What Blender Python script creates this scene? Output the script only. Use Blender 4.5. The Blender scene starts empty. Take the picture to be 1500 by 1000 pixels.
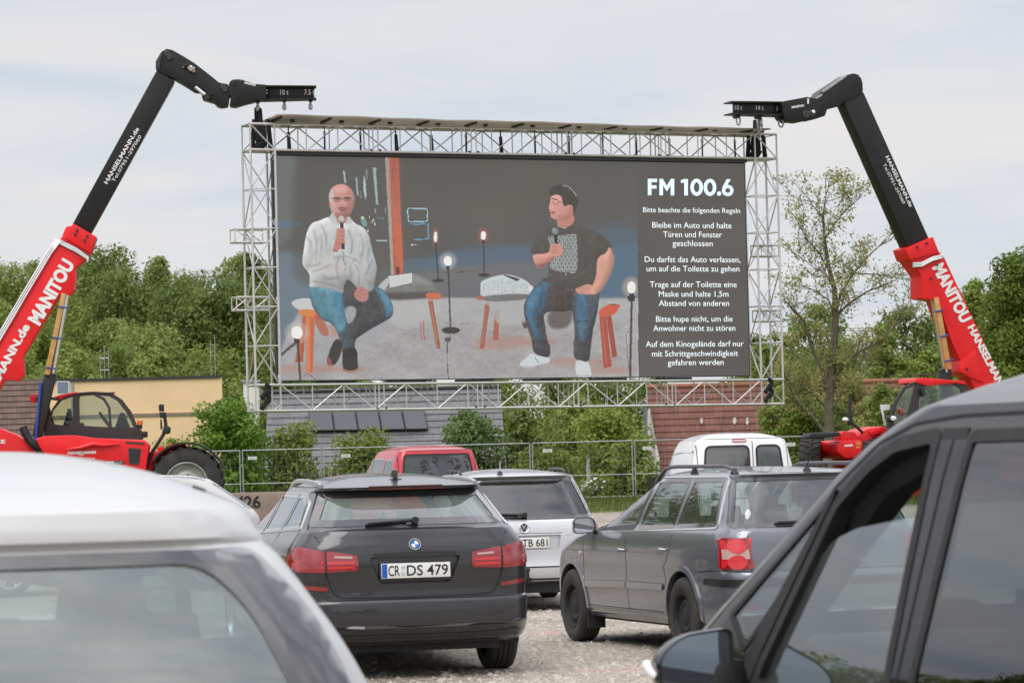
import bpy, bmesh, math, random
import numpy as np
from mathutils import Vector, Matrix
from mathutils.bvhtree import BVHTree

# ------------------------------------------------------------------ camera, sky, sun, exposure
S = bpy.context.scene
COL = S.collection
FPX = 5000.0                                    # focal length in photo pixels (photo is 1500 wide)
PITCH, ROLL = math.atan(164 / 5000), math.radians(-1.45)
EYE = Vector((0, 0, 1.65))
CM = Matrix.Rotation(math.pi / 2 + PITCH, 3, 'X') @ Matrix.Rotation(ROLL, 3, 'Z')
cam = bpy.data.cameras.new('camera')
cam.sensor_fit = 'HORIZONTAL'
cam.sensor_width = 22.3
cam.lens = FPX / 1500 * 22.3
cam.clip_start, cam.clip_end = 0.5, 8000
cam.dof.use_dof = True
cam.dof.focus_distance = 52
cam.dof.aperture_fstop = 7.1
cam_o = bpy.data.objects.new('camera', cam)
cam_o.matrix_world = Matrix.Translation(EYE) @ CM.to_4x4()
COL.objects.link(cam_o)
S.camera = cam_o
S.view_settings.view_transform = 'Standard'
S.view_settings.look = 'None'
S.view_settings.gamma = 1
S.view_settings.exposure = 0.0
S.view_settings.use_curve_mapping = False
S.cycles.use_denoising = True
S.cycles.max_bounces = 10
S.cycles.transparent_max_bounces = 16
S.cycles.caustics_reflective = False
S.cycles.caustics_refractive = False

SUN_EL, SUN_AZ = math.radians(52), math.radians(205)   # azimuth clockwise from +Y
W = bpy.data.worlds.new('World')
S.world = W
W.use_nodes = True
nt = W.node_tree
nt.nodes.clear()
def N(t, kind, **kw):
    n = t.nodes.new(kind)
    for k, v in kw.items():
        if k.startswith('i_'):
            n.inputs[k[2:].replace('_', ' ')].default_value = v
        else:
            setattr(n, k, v)
    return n
out = N(nt, 'ShaderNodeOutputWorld')
bg = N(nt, 'ShaderNodeBackground')
sky = N(nt, 'ShaderNodeTexSky', sky_type='NISHITA', sun_disc=False, sun_elevation=SUN_EL, sun_rotation=SUN_AZ)
skb = N(nt, 'ShaderNodeVectorMath', operation='SCALE')
skb.inputs['Scale'].default_value = 0.10
tc = N(nt, 'ShaderNodeTexCoord')
mp = N(nt, 'ShaderNodeMapping')
mp.inputs['Scale'].default_value = (4.0, 4.0, 27.0)
mp.inputs['Rotation'].default_value = (0, math.radians(2.0), 0)
no = N(nt, 'ShaderNodeTexNoise')
no.inputs['Scale'].default_value = 1.3
no.inputs['Detail'].default_value = 5
no.inputs['Roughness'].default_value = 0.55
no.inputs['Distortion'].default_value = 0.6
rp_ = N(nt, 'ShaderNodeValToRGB')
e = rp_.color_ramp.elements
e[0].position, e[0].color = 0.30, (0.605, 0.675, 0.785, 1)
e[1].position, e[1].color = 0.72, (0.870, 0.825, 0.800, 1)
m_ = rp_.color_ramp.elements.new(0.50); m_.color = (0.745, 0.767, 0.808, 1)
# broad overcast brightness: greyer heavy cloud away from the thin bright part near the view
mp2 = N(nt, 'ShaderNodeMapping'); mp2.inputs['Scale'].default_value = (1.6, 1.6, 3.4)
no2 = N(nt, 'ShaderNodeTexNoise'); no2.inputs['Scale'].default_value = 1.5; no2.inputs['Detail'].default_value = 6
rp2 = N(nt, 'ShaderNodeValToRGB')
e2 = rp2.color_ramp.elements
e2[0].position, e2[0].color = 0.33, (0.50, 0.52, 0.57, 1)
e2[1].position, e2[1].color = 0.62, (1.42, 1.38, 1.34, 1)
sp = N(nt, 'ShaderNodeSeparateXYZ')
mr = N(nt, 'ShaderNodeMapRange'); mr.inputs['From Min'].default_value = 0.80; mr.inputs['From Max'].default_value = 0.97
mm = N(nt, 'ShaderNodeMix', data_type='RGBA'); mm.inputs[7].default_value = (1, 1, 1, 1)
ml = N(nt, 'ShaderNodeMix', data_type='RGBA', blend_type='MULTIPLY'); ml.inputs[0].default_value = 1
mx = N(nt, 'ShaderNodeMix', data_type='RGBA'); mx.inputs[0].default_value = 0.93
L = nt.links.new
L(tc.outputs['Generated'], mp.inputs['Vector']); L(mp.outputs['Vector'], no.inputs['Vector'])
L(no.outputs['Fac'], rp_.inputs['Fac'])
L(tc.outputs['Generated'], mp2.inputs['Vector']); L(mp2.outputs['Vector'], no2.inputs['Vector'])
L(no2.outputs['Fac'], rp2.inputs['Fac'])
L(tc.outputs['Generated'], sp.inputs['Vector']); L(sp.outputs['Y'], mr.inputs['Value'])
L(mr.outputs['Result'], mm.inputs[0]); L(rp2.outputs['Color'], mm.inputs[6])
L(rp_.outputs['Color'], ml.inputs[6]); L(mm.outputs[2], ml.inputs[7])
L(sky.outputs['Color'], skb.inputs[0])
L(skb.outputs[0], mx.inputs[6]); L(ml.outputs[2], mx.inputs[7])
zr = N(nt, 'ShaderNodeMapRange'); zr.inputs['From Min'].default_value = .15; zr.inputs['From Max'].default_value = .9; zr.inputs['To Min'].default_value = 1.0; zr.inputs['To Max'].default_value = 2.25
zs_ = N(nt, 'ShaderNodeVectorMath', operation='SCALE')   # an overcast sky is brightest overhead
L(sp.outputs['Z'], zr.inputs['Value']); L(zr.outputs['Result'], zs_.inputs['Scale']); L(mx.outputs[2], zs_.inputs[0])
L(zs_.outputs[0], bg.inputs['Color']); L(bg.outputs['Background'], out.inputs['Surface'])
bg.inputs['Strength'].default_value = 1.0

sun = bpy.data.lights.new('sun', 'SUN')
sun.energy = 1.5
sun.angle = math.radians(35)
sun.color = (1.0, 0.96, 0.9)
sun_o = bpy.data.objects.new('sun', sun)
sd = Vector((math.sin(SUN_AZ) * math.cos(SUN_EL), math.cos(SUN_AZ) * math.cos(SUN_EL), math.sin(SUN_EL)))
sun_o.rotation_euler = (-sd).to_track_quat('-Z', 'Y').to_euler()
COL.objects.link(sun_o)

# ------------------------------------------------------------------ helpers
def ray(px, py):
    return CM @ Vector(((px - 750) / FPX, -(py - 500) / FPX, -1))
def at(px, py, Y):
    r = ray(px, py)
    return EYE + r * (Y / r.y)
def smooth(a, b, x):
    t = min(1, max(0, (x - a) / (b - a)))
    return t * t * (3 - 2 * t)
def gz(x, y):
    z = 0.16 * smooth(62, 86, y) * (1 - smooth(100, 113, y))
    z -= 3.0 * smooth(121, 134, y)
    ang = x / max(y, 1)
    top = 13.5 + (5.0 - 13.5) * smooth(-0.075, 0.02, ang)
    top += (9 - 5) * smooth(0.11, 0.16, ang)
    z += (top + 3) * smooth(215, 430, y)
    return z

class Plane:
    """a vertical plane in the world: pixel -> point on it, and its own axes"""
    def __init__(s, p, yaw):
        s.o = Vector(p)
        s.u = Vector((math.cos(yaw), math.sin(yaw), 0))
        s.n = Vector((-math.sin(yaw), math.cos(yaw), 0))     # away from the camera
        s.w = Vector((0, 0, 1))
    def p(s, px, py, dn=0.0):
        r = ray(px, py)
        t = (s.o + s.n * dn - EYE).dot(s.n) / r.dot(s.n)
        return EYE + r * t
    def uw(s, px, py, dn=0.0):
        q = s.p(px, py, dn) - s.o
        return q.dot(s.u), q.z
    def at(s, u, w, n=0.0):
        return s.o + s.u * u + s.w * w + s.n * n

class MB:
    def __init__(s):
        s.v, s.f, s.m = [], [], []
        s.mi = 0
    def add(s, vs, fs):
        b = len(s.v)
        s.v += [tuple(v) for v in vs]
        s.f += [tuple(i + b for i in f) for f in fs]
        s.m += [s.mi] * len(fs)
    def box(s, c, d, rot=None):
        c = Vector(c); hx, hy, hz = d[0] / 2, d[1] / 2, d[2] / 2
        vs = [Vector((x, y, z)) for x in (-hx, hx) for y in (-hy, hy) for z in (-hz, hz)]
        if rot is not None: vs = [rot @ v for v in vs]
        s.add([c + v for v in vs], [(0, 1, 3, 2), (4, 6, 7, 5), (0, 4, 5, 1), (2, 3, 7, 6), (0, 2, 6, 4), (1, 5, 7, 3)])
    def frustum(s, c, d, top, h):
        """box with a smaller top: c bottom centre"""
        x, y, z = c; a, b = d[0] / 2, d[1] / 2; p, q = top[0] / 2, top[1] / 2
        vs = [(x - a, y - b, z), (x + a, y - b, z), (x + a, y + b, z), (x - a, y + b, z),
              (x - p, y - q, z + h), (x + p, y - q, z + h), (x + p, y + q, z + h), (x - p, y + q, z + h)]
        s.add(vs, [(3, 2, 1, 0), (4, 5, 6, 7), (0, 1, 5, 4), (1, 2, 6, 5), (2, 3, 7, 6), (3, 0, 4, 7)])
    def tube(s, a, b, r, n=6, r2=None, cap=True):
        a, b = Vector(a), Vector(b)
        d = (b - a)
        if d.length < 1e-6: return
        d.normalize()
        u = d.orthogonal().normalized(); w = d.cross(u)
        r2 = r if r2 is None else r2
        vs = []
        for p, q in ((a, r), (b, r2)):
            for i in range(n):
                t = 2 * math.pi * i / n
                vs.append(p + (u * math.cos(t) + w * math.sin(t)) * q)
        fs = [(i, (i + 1) % n, n + (i + 1) % n, n + i) for i in range(n)]
        if cap: fs += [tuple(range(n - 1, -1, -1)), tuple(range(n, 2 * n))]
        s.add(vs, fs)
    def path(s, pts, r, n=6, rs=None):
        pts = [Vector(p) for p in pts]
        rings = []
        u = None
        for i, p in enumerate(pts):
            d = (pts[min(i + 1, len(pts) - 1)] - pts[max(i - 1, 0)]).normalized()
            if u is None: u = d.orthogonal().normalized()
            u = (u - d * u.dot(d)).normalized(); w = d.cross(u)
            q = rs[i] if rs else r
            rings.append([p + (u * math.cos(2 * math.pi * k / n) + w * math.sin(2 * math.pi * k / n)) * q for k in range(n)])
        vs = [v for rg in rings for v in rg]
        fs = []
        for i in range(len(pts) - 1):
            for k in range(n):
                fs.append((i * n + k, i * n + (k + 1) % n, (i + 1) * n + (k + 1) % n, (i + 1) * n + k))
        fs += [tuple(range(n - 1, -1, -1)), tuple(range((len(pts) - 1) * n, len(pts) * n))]
        s.add(vs, fs)
    def prism(s, poly, d):
        """poly: 3-D points of an outline; extruded by vector d"""
        poly = [Vector(p) for p in poly]; d = Vector(d); n = len(poly)
        vs = poly + [p + d for p in poly]
        fs = [tuple(range(n)), tuple(range(2 * n - 1, n - 1, -1))] + [(i, i + n, (i + 1) % n + n, (i + 1) % n) for i in range(n)]
        s.add(vs, fs)
    def lathe(s, prof, c, ax, n=28, close=False):
        """prof: (radius, offset along ax)"""
        c, ax = Vector(c), Vector(ax).normalized()
        u = ax.orthogonal().normalized(); w = ax.cross(u)
        k = len(prof); vs = []
        for i in range(n):
            t = 2 * math.pi * i / n
            for r, o in prof: vs.append(c + ax * o + (u * math.cos(t) + w * math.sin(t)) * r)
        fs = []
        for i in range(n):
            j = (i + 1) % n
            for q in range(k - 1): fs.append((i * k + q, j * k + q, j * k + q + 1, i * k + q + 1))
        s.add(vs, fs)
    def ball(s, c, r, nu=10, nv=7):
        if not hasattr(r, '__len__'): r = (r, r, r)
        c = Vector(c); vs = []
        for j in range(nv + 1):
            ph = math.pi * j / nv
            for i in range(nu):
                th = 2 * math.pi * i / nu
                vs.append(c + Vector((r[0] * math.sin(ph) * math.cos(th), r[1] * math.sin(ph) * math.sin(th), r[2] * math.cos(ph))))
        fs = [(j * nu + i, (j + 1) * nu + i, (j + 1) * nu + (i + 1) % nu, j * nu + (i + 1) % nu) for j in range(nv) for i in range(nu)]
        s.add(vs, fs)
    def build(s, name, mat, parent=None, bevel=0, smooth_=False, world=False):
        me = bpy.data.meshes.new(name)
        vs = s.v
        if world and parent is not None:
            o = Vector(); q = parent
            while q is not None: o = o + q.location; q = q.parent
            vs = [(v[0] - o.x, v[1] - o.y, v[2] - o.z) for v in vs]
        me.from_pydata(vs, [], s.f)
        mats = mat if isinstance(mat, (list, tuple)) else [mat]
        for m in mats: me.materials.append(m)
        if len(mats) > 1: me.polygons.foreach_set('material_index', s.m)
        me.update()
        if bevel or smooth_:
            bm = bmesh.new(); bm.from_mesh(me)
            if bevel:
                bmesh.ops.remove_doubles(bm, verts=bm.verts, dist=1e-5)
                ed = [e for e in bm.edges if len(e.link_faces) == 2 and e.calc_face_angle(0) > 0.5]
                bmesh.ops.bevel(bm, geom=ed, offset=bevel, segments=2, affect='EDGES', profile=0.6, clamp_overlap=True)
            bmesh.ops.recalc_face_normals(bm, faces=bm.faces)
            bm.to_mesh(me); bm.free()
            for p in me.polygons: p.use_smooth = True
            me.set_sharp_from_angle(angle=math.radians(38))
        return link(name, me, parent)

def link(name, me, parent=None):
    o = bpy.data.objects.new(name, me)
    COL.objects.link(o)
    if parent is not None: o.parent = parent
    return o
def thing(name, label, cat, loc=(0, 0, 0), rz=0, group=None):
    o = link(name, None)
    o.empty_display_size = 0.2
    o.location = loc; o.rotation_euler = (0, 0, rz)
    return tag(o, label, cat, group)
def tag(o, label, cat, group=None, kind=None):
    if label: o['label'] = label
    if cat: o['category'] = cat
    if group: o['group'] = group
    if kind: o['kind'] = kind
    return o
def np_mesh(name, v, quads, mats, smooth_=False):
    me = bpy.data.meshes.new(name)
    v = np.asarray(v, np.float32); quads = np.asarray(quads, np.int32)
    k = quads.shape[1]
    me.vertices.add(len(v)); me.vertices.foreach_set('co', v.ravel())
    me.loops.add(quads.size); me.loops.foreach_set('vertex_index', quads.ravel())
    me.polygons.add(len(quads))
    me.polygons.foreach_set('loop_start', np.arange(0, quads.size, k, dtype=np.int32))
    me.polygons.foreach_set('loop_total', np.full(len(quads), k, np.int32))
    if smooth_: me.polygons.foreach_set('use_smooth', np.ones(len(quads), bool))
    me.update(calc_edges=True)
    for m in (mats if isinstance(mats, (list, tuple)) else [mats]): me.materials.append(m)
    return me

# ------------------------------------------------------------------ materials
def sl(c):
    """sRGB 0-255 -> linear"""
    return tuple((x / 255 / 12.92) if x / 255 <= 0.04045 else ((x / 255 + 0.055) / 1.055) ** 2.4 for x in c)
def pbr(name, col, rough=0.5, metal=0.0, coat=0.0, var=0.0, vscale=3.0, bump=0.0, bscale=40.0, spec=0.5, back=None, emit=0.0, col2=None, rvar=0.0):
    m = bpy.data.materials.new(name); m.use_nodes = True
    t = m.node_tree; b = t.nodes['Principled BSDF']
    c = tuple(col) + (1,)
    b.inputs['Base Color'].default_value = c
    b.inputs['Roughness'].default_value = rough
    b.inputs['Metallic'].default_value = metal
    b.inputs['Coat Weight'].default_value = coat
    b.inputs['Coat Roughness'].default_value = 0.04
    b.inputs['Specular IOR Level'].default_value = spec
    if emit:
        b.inputs['Emission Color'].default_value = c; b.inputs['Emission Strength'].default_value = emit
    o = N(t, 'ShaderNodeTexCoord')
    if var or col2 or rvar:
        n = N(t, 'ShaderNodeTexNoise'); n.inputs['Scale'].default_value = vscale; n.inputs['Detail'].default_value = 6
        n.inputs['Roughness'].default_value = 0.6
        t.links.new(o.outputs['Object'], n.inputs['Vector'])
        if var or col2:
            r = N(t, 'ShaderNodeValToRGB'); el = r.color_ramp.elements
            el[0].position, el[1].position = 0.32, 0.68
            lo = col2 if col2 else tuple(x * (1 - var) for x in col)
            el[0].color = tuple(lo) + (1,); el[1].color = tuple(min(1, x * (1 + (0 if col2 else var))) for x in col) + (1,)
            t.links.new(n.outputs['Fac'], r.inputs['Fac']); t.links.new(r.outputs['Color'], b.inputs['Base Color'])
        if rvar:
            q = N(t, 'ShaderNodeMapRange'); q.inputs['To Min'].default_value = max(0, rough - rvar); q.inputs['To Max'].default_value = rough + rvar
            t.links.new(n.outputs['Fac'], q.inputs['Value']); t.links.new(q.outputs['Result'], b.inputs['Roughness'])
    if bump:
        n2 = N(t, 'ShaderNodeTexNoise'); n2.inputs['Scale'].default_value = bscale; n2.inputs['Detail'].default_value = 5
        bp = N(t, 'ShaderNodeBump'); bp.inputs['Strength'].default_value = bump; bp.inputs['Distance'].default_value = 0.02
        t.links.new(o.outputs['Object'], n2.inputs['Vector']); t.links.new(n2.outputs['Fac'], bp.inputs['Height'])
        t.links.new(bp.outputs['Normal'], b.inputs['Normal'])
    if back is not None:
        g = N(t, 'ShaderNodeNewGeometry'); d = N(t, 'ShaderNodeBsdfDiffuse'); d.inputs['Color'].default_value = tuple(back) + (1,)
        x = N(t, 'ShaderNodeMixShader'); mo = t.nodes['Material Output']
        t.links.new(g.outputs['Backfacing'], x.inputs[0]); t.links.new(b.outputs[0], x.inputs[1]); t.links.new(d.outputs[0], x.inputs[2])
        t.links.new(x.outputs[0], mo.inputs['Surface'])
    return m
def glass(name, tint, f0=0.09, rough=0.0, dust=0.0, dcol=(.50, .57, .54)):
    m = bpy.data.materials.new(name); m.use_nodes = True
    t = m.node_tree; t.nodes.clear()
    o = N(t, 'ShaderNodeOutputMaterial'); tr = N(t, 'ShaderNodeBsdfTransparent'); tr.inputs['Color'].default_value = tuple(tint) + (1,)
    gl = N(t, 'ShaderNodeBsdfGlossy'); gl.inputs['Roughness'].default_value = rough; gl.inputs['Color'].default_value = (.95, .97, 1, 1)
    lw = N(t, 'ShaderNodeLayerWeight'); lw.inputs['Blend'].default_value = 0.5
    p = N(t, 'ShaderNodeMath', operation='POWER'); p.inputs[1].default_value = 4.0
    q = N(t, 'ShaderNodeMath', operation='MULTIPLY_ADD'); q.inputs[1].default_value = 0.85; q.inputs[2].default_value = f0; q.use_clamp = True
    x = N(t, 'ShaderNodeMixShader')
    k = t.links.new
    k(lw.outputs['Facing'], p.inputs[0]); k(p.outputs[0], q.inputs[0]); k(q.outputs[0], x.inputs[0])
    k(tr.outputs[0], x.inputs[1]); k(gl.outputs[0], x.inputs[2])
    if dust:
        df = N(t, 'ShaderNodeBsdfDiffuse'); df.inputs['Color'].default_value = tuple(dcol) + (1,); x2 = N(t, 'ShaderNodeMixShader')
        tcx = N(t, 'ShaderNodeTexCoord'); dn = N(t, 'ShaderNodeTexNoise'); dn.inputs['Scale'].default_value = 3; dn.inputs['Detail'].default_value = 6; dr = N(t, 'ShaderNodeMapRange'); dr.inputs['To Min'].default_value = dust * .5; dr.inputs['To Max'].default_value = dust * 1.5
        k(tcx.outputs['Object'], dn.inputs['Vector']); k(dn.outputs['Fac'], dr.inputs['Value']); k(dr.outputs['Result'], x2.inputs[0]); k(x.outputs[0], x2.inputs[1]); k(df.outputs[0], x2.inputs[2]); x = x2
    k(x.outputs[0], o.inputs['Surface'])
    return m
def leafmat(name, dark, light, trans=0.35, scale=0.6):
    m = bpy.data.materials.new(name); m.use_nodes = True
    t = m.node_tree; t.nodes.clear()
    o = N(t, 'ShaderNodeOutputMaterial'); d = N(t, 'ShaderNodeBsdfPrincipled'); d.inputs['Roughness'].default_value = 0.55
    d.inputs['Specular IOR Level'].default_value = 0.25
    tl = N(t, 'ShaderNodeBsdfTranslucent'); x = N(t, 'ShaderNodeMixShader'); x.inputs[0].default_value = trans
    c = N(t, 'ShaderNodeTexCoord'); n = N(t, 'ShaderNodeTexNoise'); n.inputs['Scale'].default_value = scale; n.inputs['Detail'].default_value = 3
    oi = N(t, 'ShaderNodeObjectInfo'); ad = N(t, 'ShaderNodeMath', operation='MULTIPLY_ADD'); ad.inputs[1].default_value = 0.5; ad.inputs[2].default_value = -0.25
    a2 = N(t, 'ShaderNodeMath', operation='ADD')
    r = N(t, 'ShaderNodeValToRGB'); el = r.color_ramp.elements
    el[0].position, el[0].color = 0.25, tuple(dark) + (1,); el[1].position, el[1].color = 0.75, tuple(light) + (1,)
    k = t.links.new
    k(c.outputs['Object'], n.inputs['Vector']); k(oi.outputs['Random'], ad.inputs[0]); k(ad.outputs[0], a2.inputs[0]); k(n.outputs['Fac'], a2.inputs[1])
    k(a2.outputs[0], r.inputs['Fac']); k(r.outputs['Color'], d.inputs['Base Color']); k(r.outputs['Color'], tl.inputs['Color'])
    k(d.outputs[0], x.inputs[1]); k(tl.outputs[0], x.inputs[2]); k(x.outputs[0], o.inputs['Surface'])
    return m

M = {}
M['alu'] = pbr('truss_aluminium', (.60, .595, .575), .42, .6, var=.10, vscale=2)
M['steel'] = pbr('galvanised_steel', (.42, .43, .44), .5, .8, var=.15, vscale=5)
M['zinc'] = pbr('zinc_wire', (.33, .34, .34), .55, .6)
M['black'] = pbr('black_plastic', (.014, .014, .015), .45, bump=.05, bscale=200)
M['rubber'] = pbr('black_rubber', (.017, .017, .018), .72, var=.3, vscale=8, bump=.2, bscale=60)
M['tyre'] = pbr('dusty_tyre', (.022, .021, .020), .85, col2=(.055, .05, .045), vscale=4, bump=.3, bscale=50)
M['cloth'] = pbr('black_cloth', (.010, .010, .011), .9, bump=.4, bscale=30)
M['white'] = pbr('white_marking', (.78, .78, .77), .55)
M['white_worn'] = pbr('worn_white_letters', (.66, .66, .65), .6, var=.15, vscale=6)
M['chrome'] = pbr('chrome', (.78, .79, .80), .08, 1.0)
M['mirror'] = pbr('mirror_glass', (.80, .84, .86), .015, 1.0)
M['red'] = pbr('red_machine_paint', (.76, .014, .018), .42, coat=.15, spec=.3, var=.10, vscale=1.5, rvar=.12)
M['boomblack'] = pbr('black_boom_paint', (.009, .009, .010), .42, coat=.1, spec=.3, col2=(.016, .0155, .015), vscale=1.4, rvar=.15)
M['wood'] = pbr('timber_prop', (.52, .30, .10), .7, var=.2, vscale=6)
M['darkgrey'] = pbr('dark_grey_plastic', (.035, .033, .034), .5, var=.15, vscale=4)
M['interior'] = pbr('interior_trim', (.022, .022, .024), .85)
M['seatfab'] = pbr('seat_fabric', (.045, .045, .05), .9, var=.2, vscale=20)
M['glass'] = glass('clear_green_glass', (.66, .76, .72), .10)
M['glass_tint'] = glass('tinted_glass', (.40, .47, .46), .12, dust=.05)
M['glass_suv'] = glass('dusty_tinted_glass', (.50, .62, .59), .15, dust=.20)
M['glass_side'] = glass('lowered_pane_glass', (.70, .82, .78), .15, dust=.08)
M['glass_dark'] = glass('privacy_glass', (.13, .15, .155), .10)
M['cabglass'] = glass('cab_glass', (.72, .80, .76), .08)
M['frit'] = pbr('black_glass_edge', (.030, .030, .032), .05, coat=1.0, spec=.8)
M['lamp_red'] = pbr('red_lamp_lens', (.27, .006, .010), .10, coat=1.0, spec=.7)
M['lamp_redd'] = pbr('deep_red_lens', (.20, .004, .008), .12, coat=1.0)
M['lamp_redl'] = pbr('bright_red_lens', (.62, .022, .03), .12, coat=1.0)
M['lamp_clear'] = pbr('clear_lamp_lens', (.52, .34, .32), .12, coat=1.0)
M['plate'] = pbr('plate_white', (.74, .74, .72), .4, bump=.02)
M['plate_blue'] = pbr('plate_blue', (.01, .09, .42), .4)
M['ink'] = pbr('plate_black', (.012, .012, .012), .5)
M['seam'] = pbr('panel_gap', (.006, .006, .006), .9)
M['amber'] = pbr('amber_lens', (.75, .16, .01), .15, coat=1.0)
M['concrete'] = pbr('brown_concrete', (.24, .19, .15), .9, var=.2, vscale=3, bump=.3, bscale=30)
M['yellowplaster'] = pbr('yellow_plaster', (.82, .585, .34), .85, var=.05, vscale=.7, bump=.15, bscale=40)
M['bark'] = pbr('bark', (.075, .055, .04), .9, var=.35, vscale=4, bump=.6, bscale=12)
M['barklight'] = pbr('mossy_bark', (.13, .11, .075), .9, var=.35, vscale=4, bump=.6, bscale=12)
def paint(name, col, metal=.35, rough=.33, coat=.8, var=.04):
    return pbr(name, col, rough, metal * .9, coat=coat, spec=.5, var=var, vscale=1.2, back=(.02, .02, .021), rvar=.04)

# ------------------------------------------------------------------ lettering
_glyph = {}
CAP = [1.0]
def letters(s, bold=0.0):
    """2-D mesh of a text: verts (x, y) with cap height 1, faces, width"""
    key = (s, bold)
    if key in _glyph: return _glyph[key]
    c = bpy.data.curves.new('lettering', 'FONT'); c.body = s; c.size = 1.0; c.fill_mode = 'FRONT'
    c.offset = bold; c.resolution_u = 3
    o = bpy.data.objects.new('lettering', c); COL.objects.link(o)
    dg = bpy.context.evaluated_depsgraph_get(); dg.update()
    me = bpy.data.meshes.new_from_object(o.evaluated_get(dg))
    v = np.array([x.co[:2] for x in me.vertices]); f = [tuple(p.vertices) for p in me.polygons]
    bpy.data.objects.remove(o); bpy.data.curves.remove(c); bpy.data.meshes.remove(me)
    x0 = v[:, 0].min(); v[:, 0] -= x0
    if s != 'H': v /= CAP[0]
    else: CAP[0] = v[:, 1].max()
    r = (v, f, v[:, 0].max())
    _glyph[key] = r
    return r
def text_on(mb, s, place, width=None, cap=None, bold=0.0, align=0.5):
    """place(x, y) -> 3-D point; x centred (align .5), baseline at y=0; given width and/or cap height"""
    v, f, w = letters(s, bold)
    sx = (width / w) if width else cap
    sy = cap if cap else sx
    mb.add([place((x - w * align) * sx, y * sy) for x, y in v], f)

letters('H')
# ------------------------------------------------------------------ car builder
def pchip(xk, yk, x):
    xk = np.array(xk, float); yk = np.array(yk, float)
    h = np.diff(xk); d = np.diff(yk) / h
    m = np.zeros(len(xk)); m[0], m[-1] = d[0], d[-1]
    for i in range(1, len(xk) - 1):
        if d[i - 1] * d[i] > 0:
            w1, w2 = 2 * h[i] + h[i - 1], h[i] + 2 * h[i - 1]
            m[i] = (w1 + w2) / (w1 / d[i - 1] + w2 / d[i])
    i = np.clip(np.searchsorted(xk, x, side='right') - 1, 0, len(xk) - 2)
    t = (x - xk[i]) / h[i]
    return ((2*t**3 - 3*t**2 + 1) * yk[i] + (t**3 - 2*t**2 + t) * h[i] * m[i] + (-2*t**3 + 3*t**2) * yk[i+1] + (t**3 - t**2) * h[i] * m[i+1])
def inset(poly, d):
    """offset a 2-D polygon inwards by d"""
    n = len(poly); a = 0
    for i in range(n): a += poly[i][0] * poly[(i+1) % n][1] - poly[(i+1) % n][0] * poly[i][1]
    sg = 1 if a > 0 else -1
    res = []
    for i in range(n):
        p0, p1, p2 = Vector(poly[i-1]), Vector(poly[i]), Vector(poly[(i+1) % n])
        e1, e2 = (p1 - p0).normalized(), (p2 - p1).normalized()
        n1, n2 = Vector((-e1.y, e1.x)) * sg, Vector((-e2.y, e2.x)) * sg
        k = 1 + n1.dot(n2)
        res.append(tuple(p1 + (n1 + n2) * (d / max(k, .3))))
    return res
def rounded(poly, r, n=5, dens=0.0):
    """round the corners (r one value or one per corner); straight runs subdivided to dens"""
    res = []; m = len(poly)
    rs = r if hasattr(r, '__len__') else [r] * m
    for i in range(m):
        p0, p1, p2 = Vector(poly[i-1]), Vector(poly[i]), Vector(poly[(i+1) % m])
        a, b = (p0 - p1), (p2 - p1)
        q = min(rs[i], a.length * .48, b.length * .48)
        s, e = p1 + a.normalized() * q, p1 + b.normalized() * q
        for k in range(n + 1):
            t = k / n
            res.append(tuple(s * (1-t)**2 + p1 * 2*t*(1-t) + e * t*t))
    if dens:
        o = []
        for i in range(len(res)):
            p, q = Vector(res[i]), Vector(res[(i+1) % len(res)])
            k = max(1, int(round((q - p).length / dens)))
            o += [tuple(p.lerp(q, j / k)) for j in range(k)]
        res = o
    return res
def inside(poly, x, y):
    c = False; n = len(poly)
    for i in range(n):
        x1, y1 = poly[i]; x2, y2 = poly[i-1]
        if (y1 > y) != (y2 > y) and x < (x2 - x1) * (y - y1) / (y2 - y1) + x1: c = not c
    return c
AX = {  # ray direction, and 2-D (u, v) -> 3-D
    'rear': (Vector((0, 1, 0)), lambda u, v, d: Vector((u, d, v)), lambda p: (p.x, p.z)),
    'front': (Vector((0, -1, 0)), lambda u, v, d: Vector((u, -d, v)), lambda p: (p.x, p.z)),
    'left': (Vector((1, 0, 0)), lambda u, v, d: Vector((d, u, v)), lambda p: (p.y, p.z)),
    'right': (Vector((-1, 0, 0)), lambda u, v, d: Vector((-d, u, v)), lambda p: (p.y, p.z)),
    'top': (Vector((0, 0, -1)), lambda u, v, d: Vector((u, v, -d)), lambda p: (p.x, p.y)),
}
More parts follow.
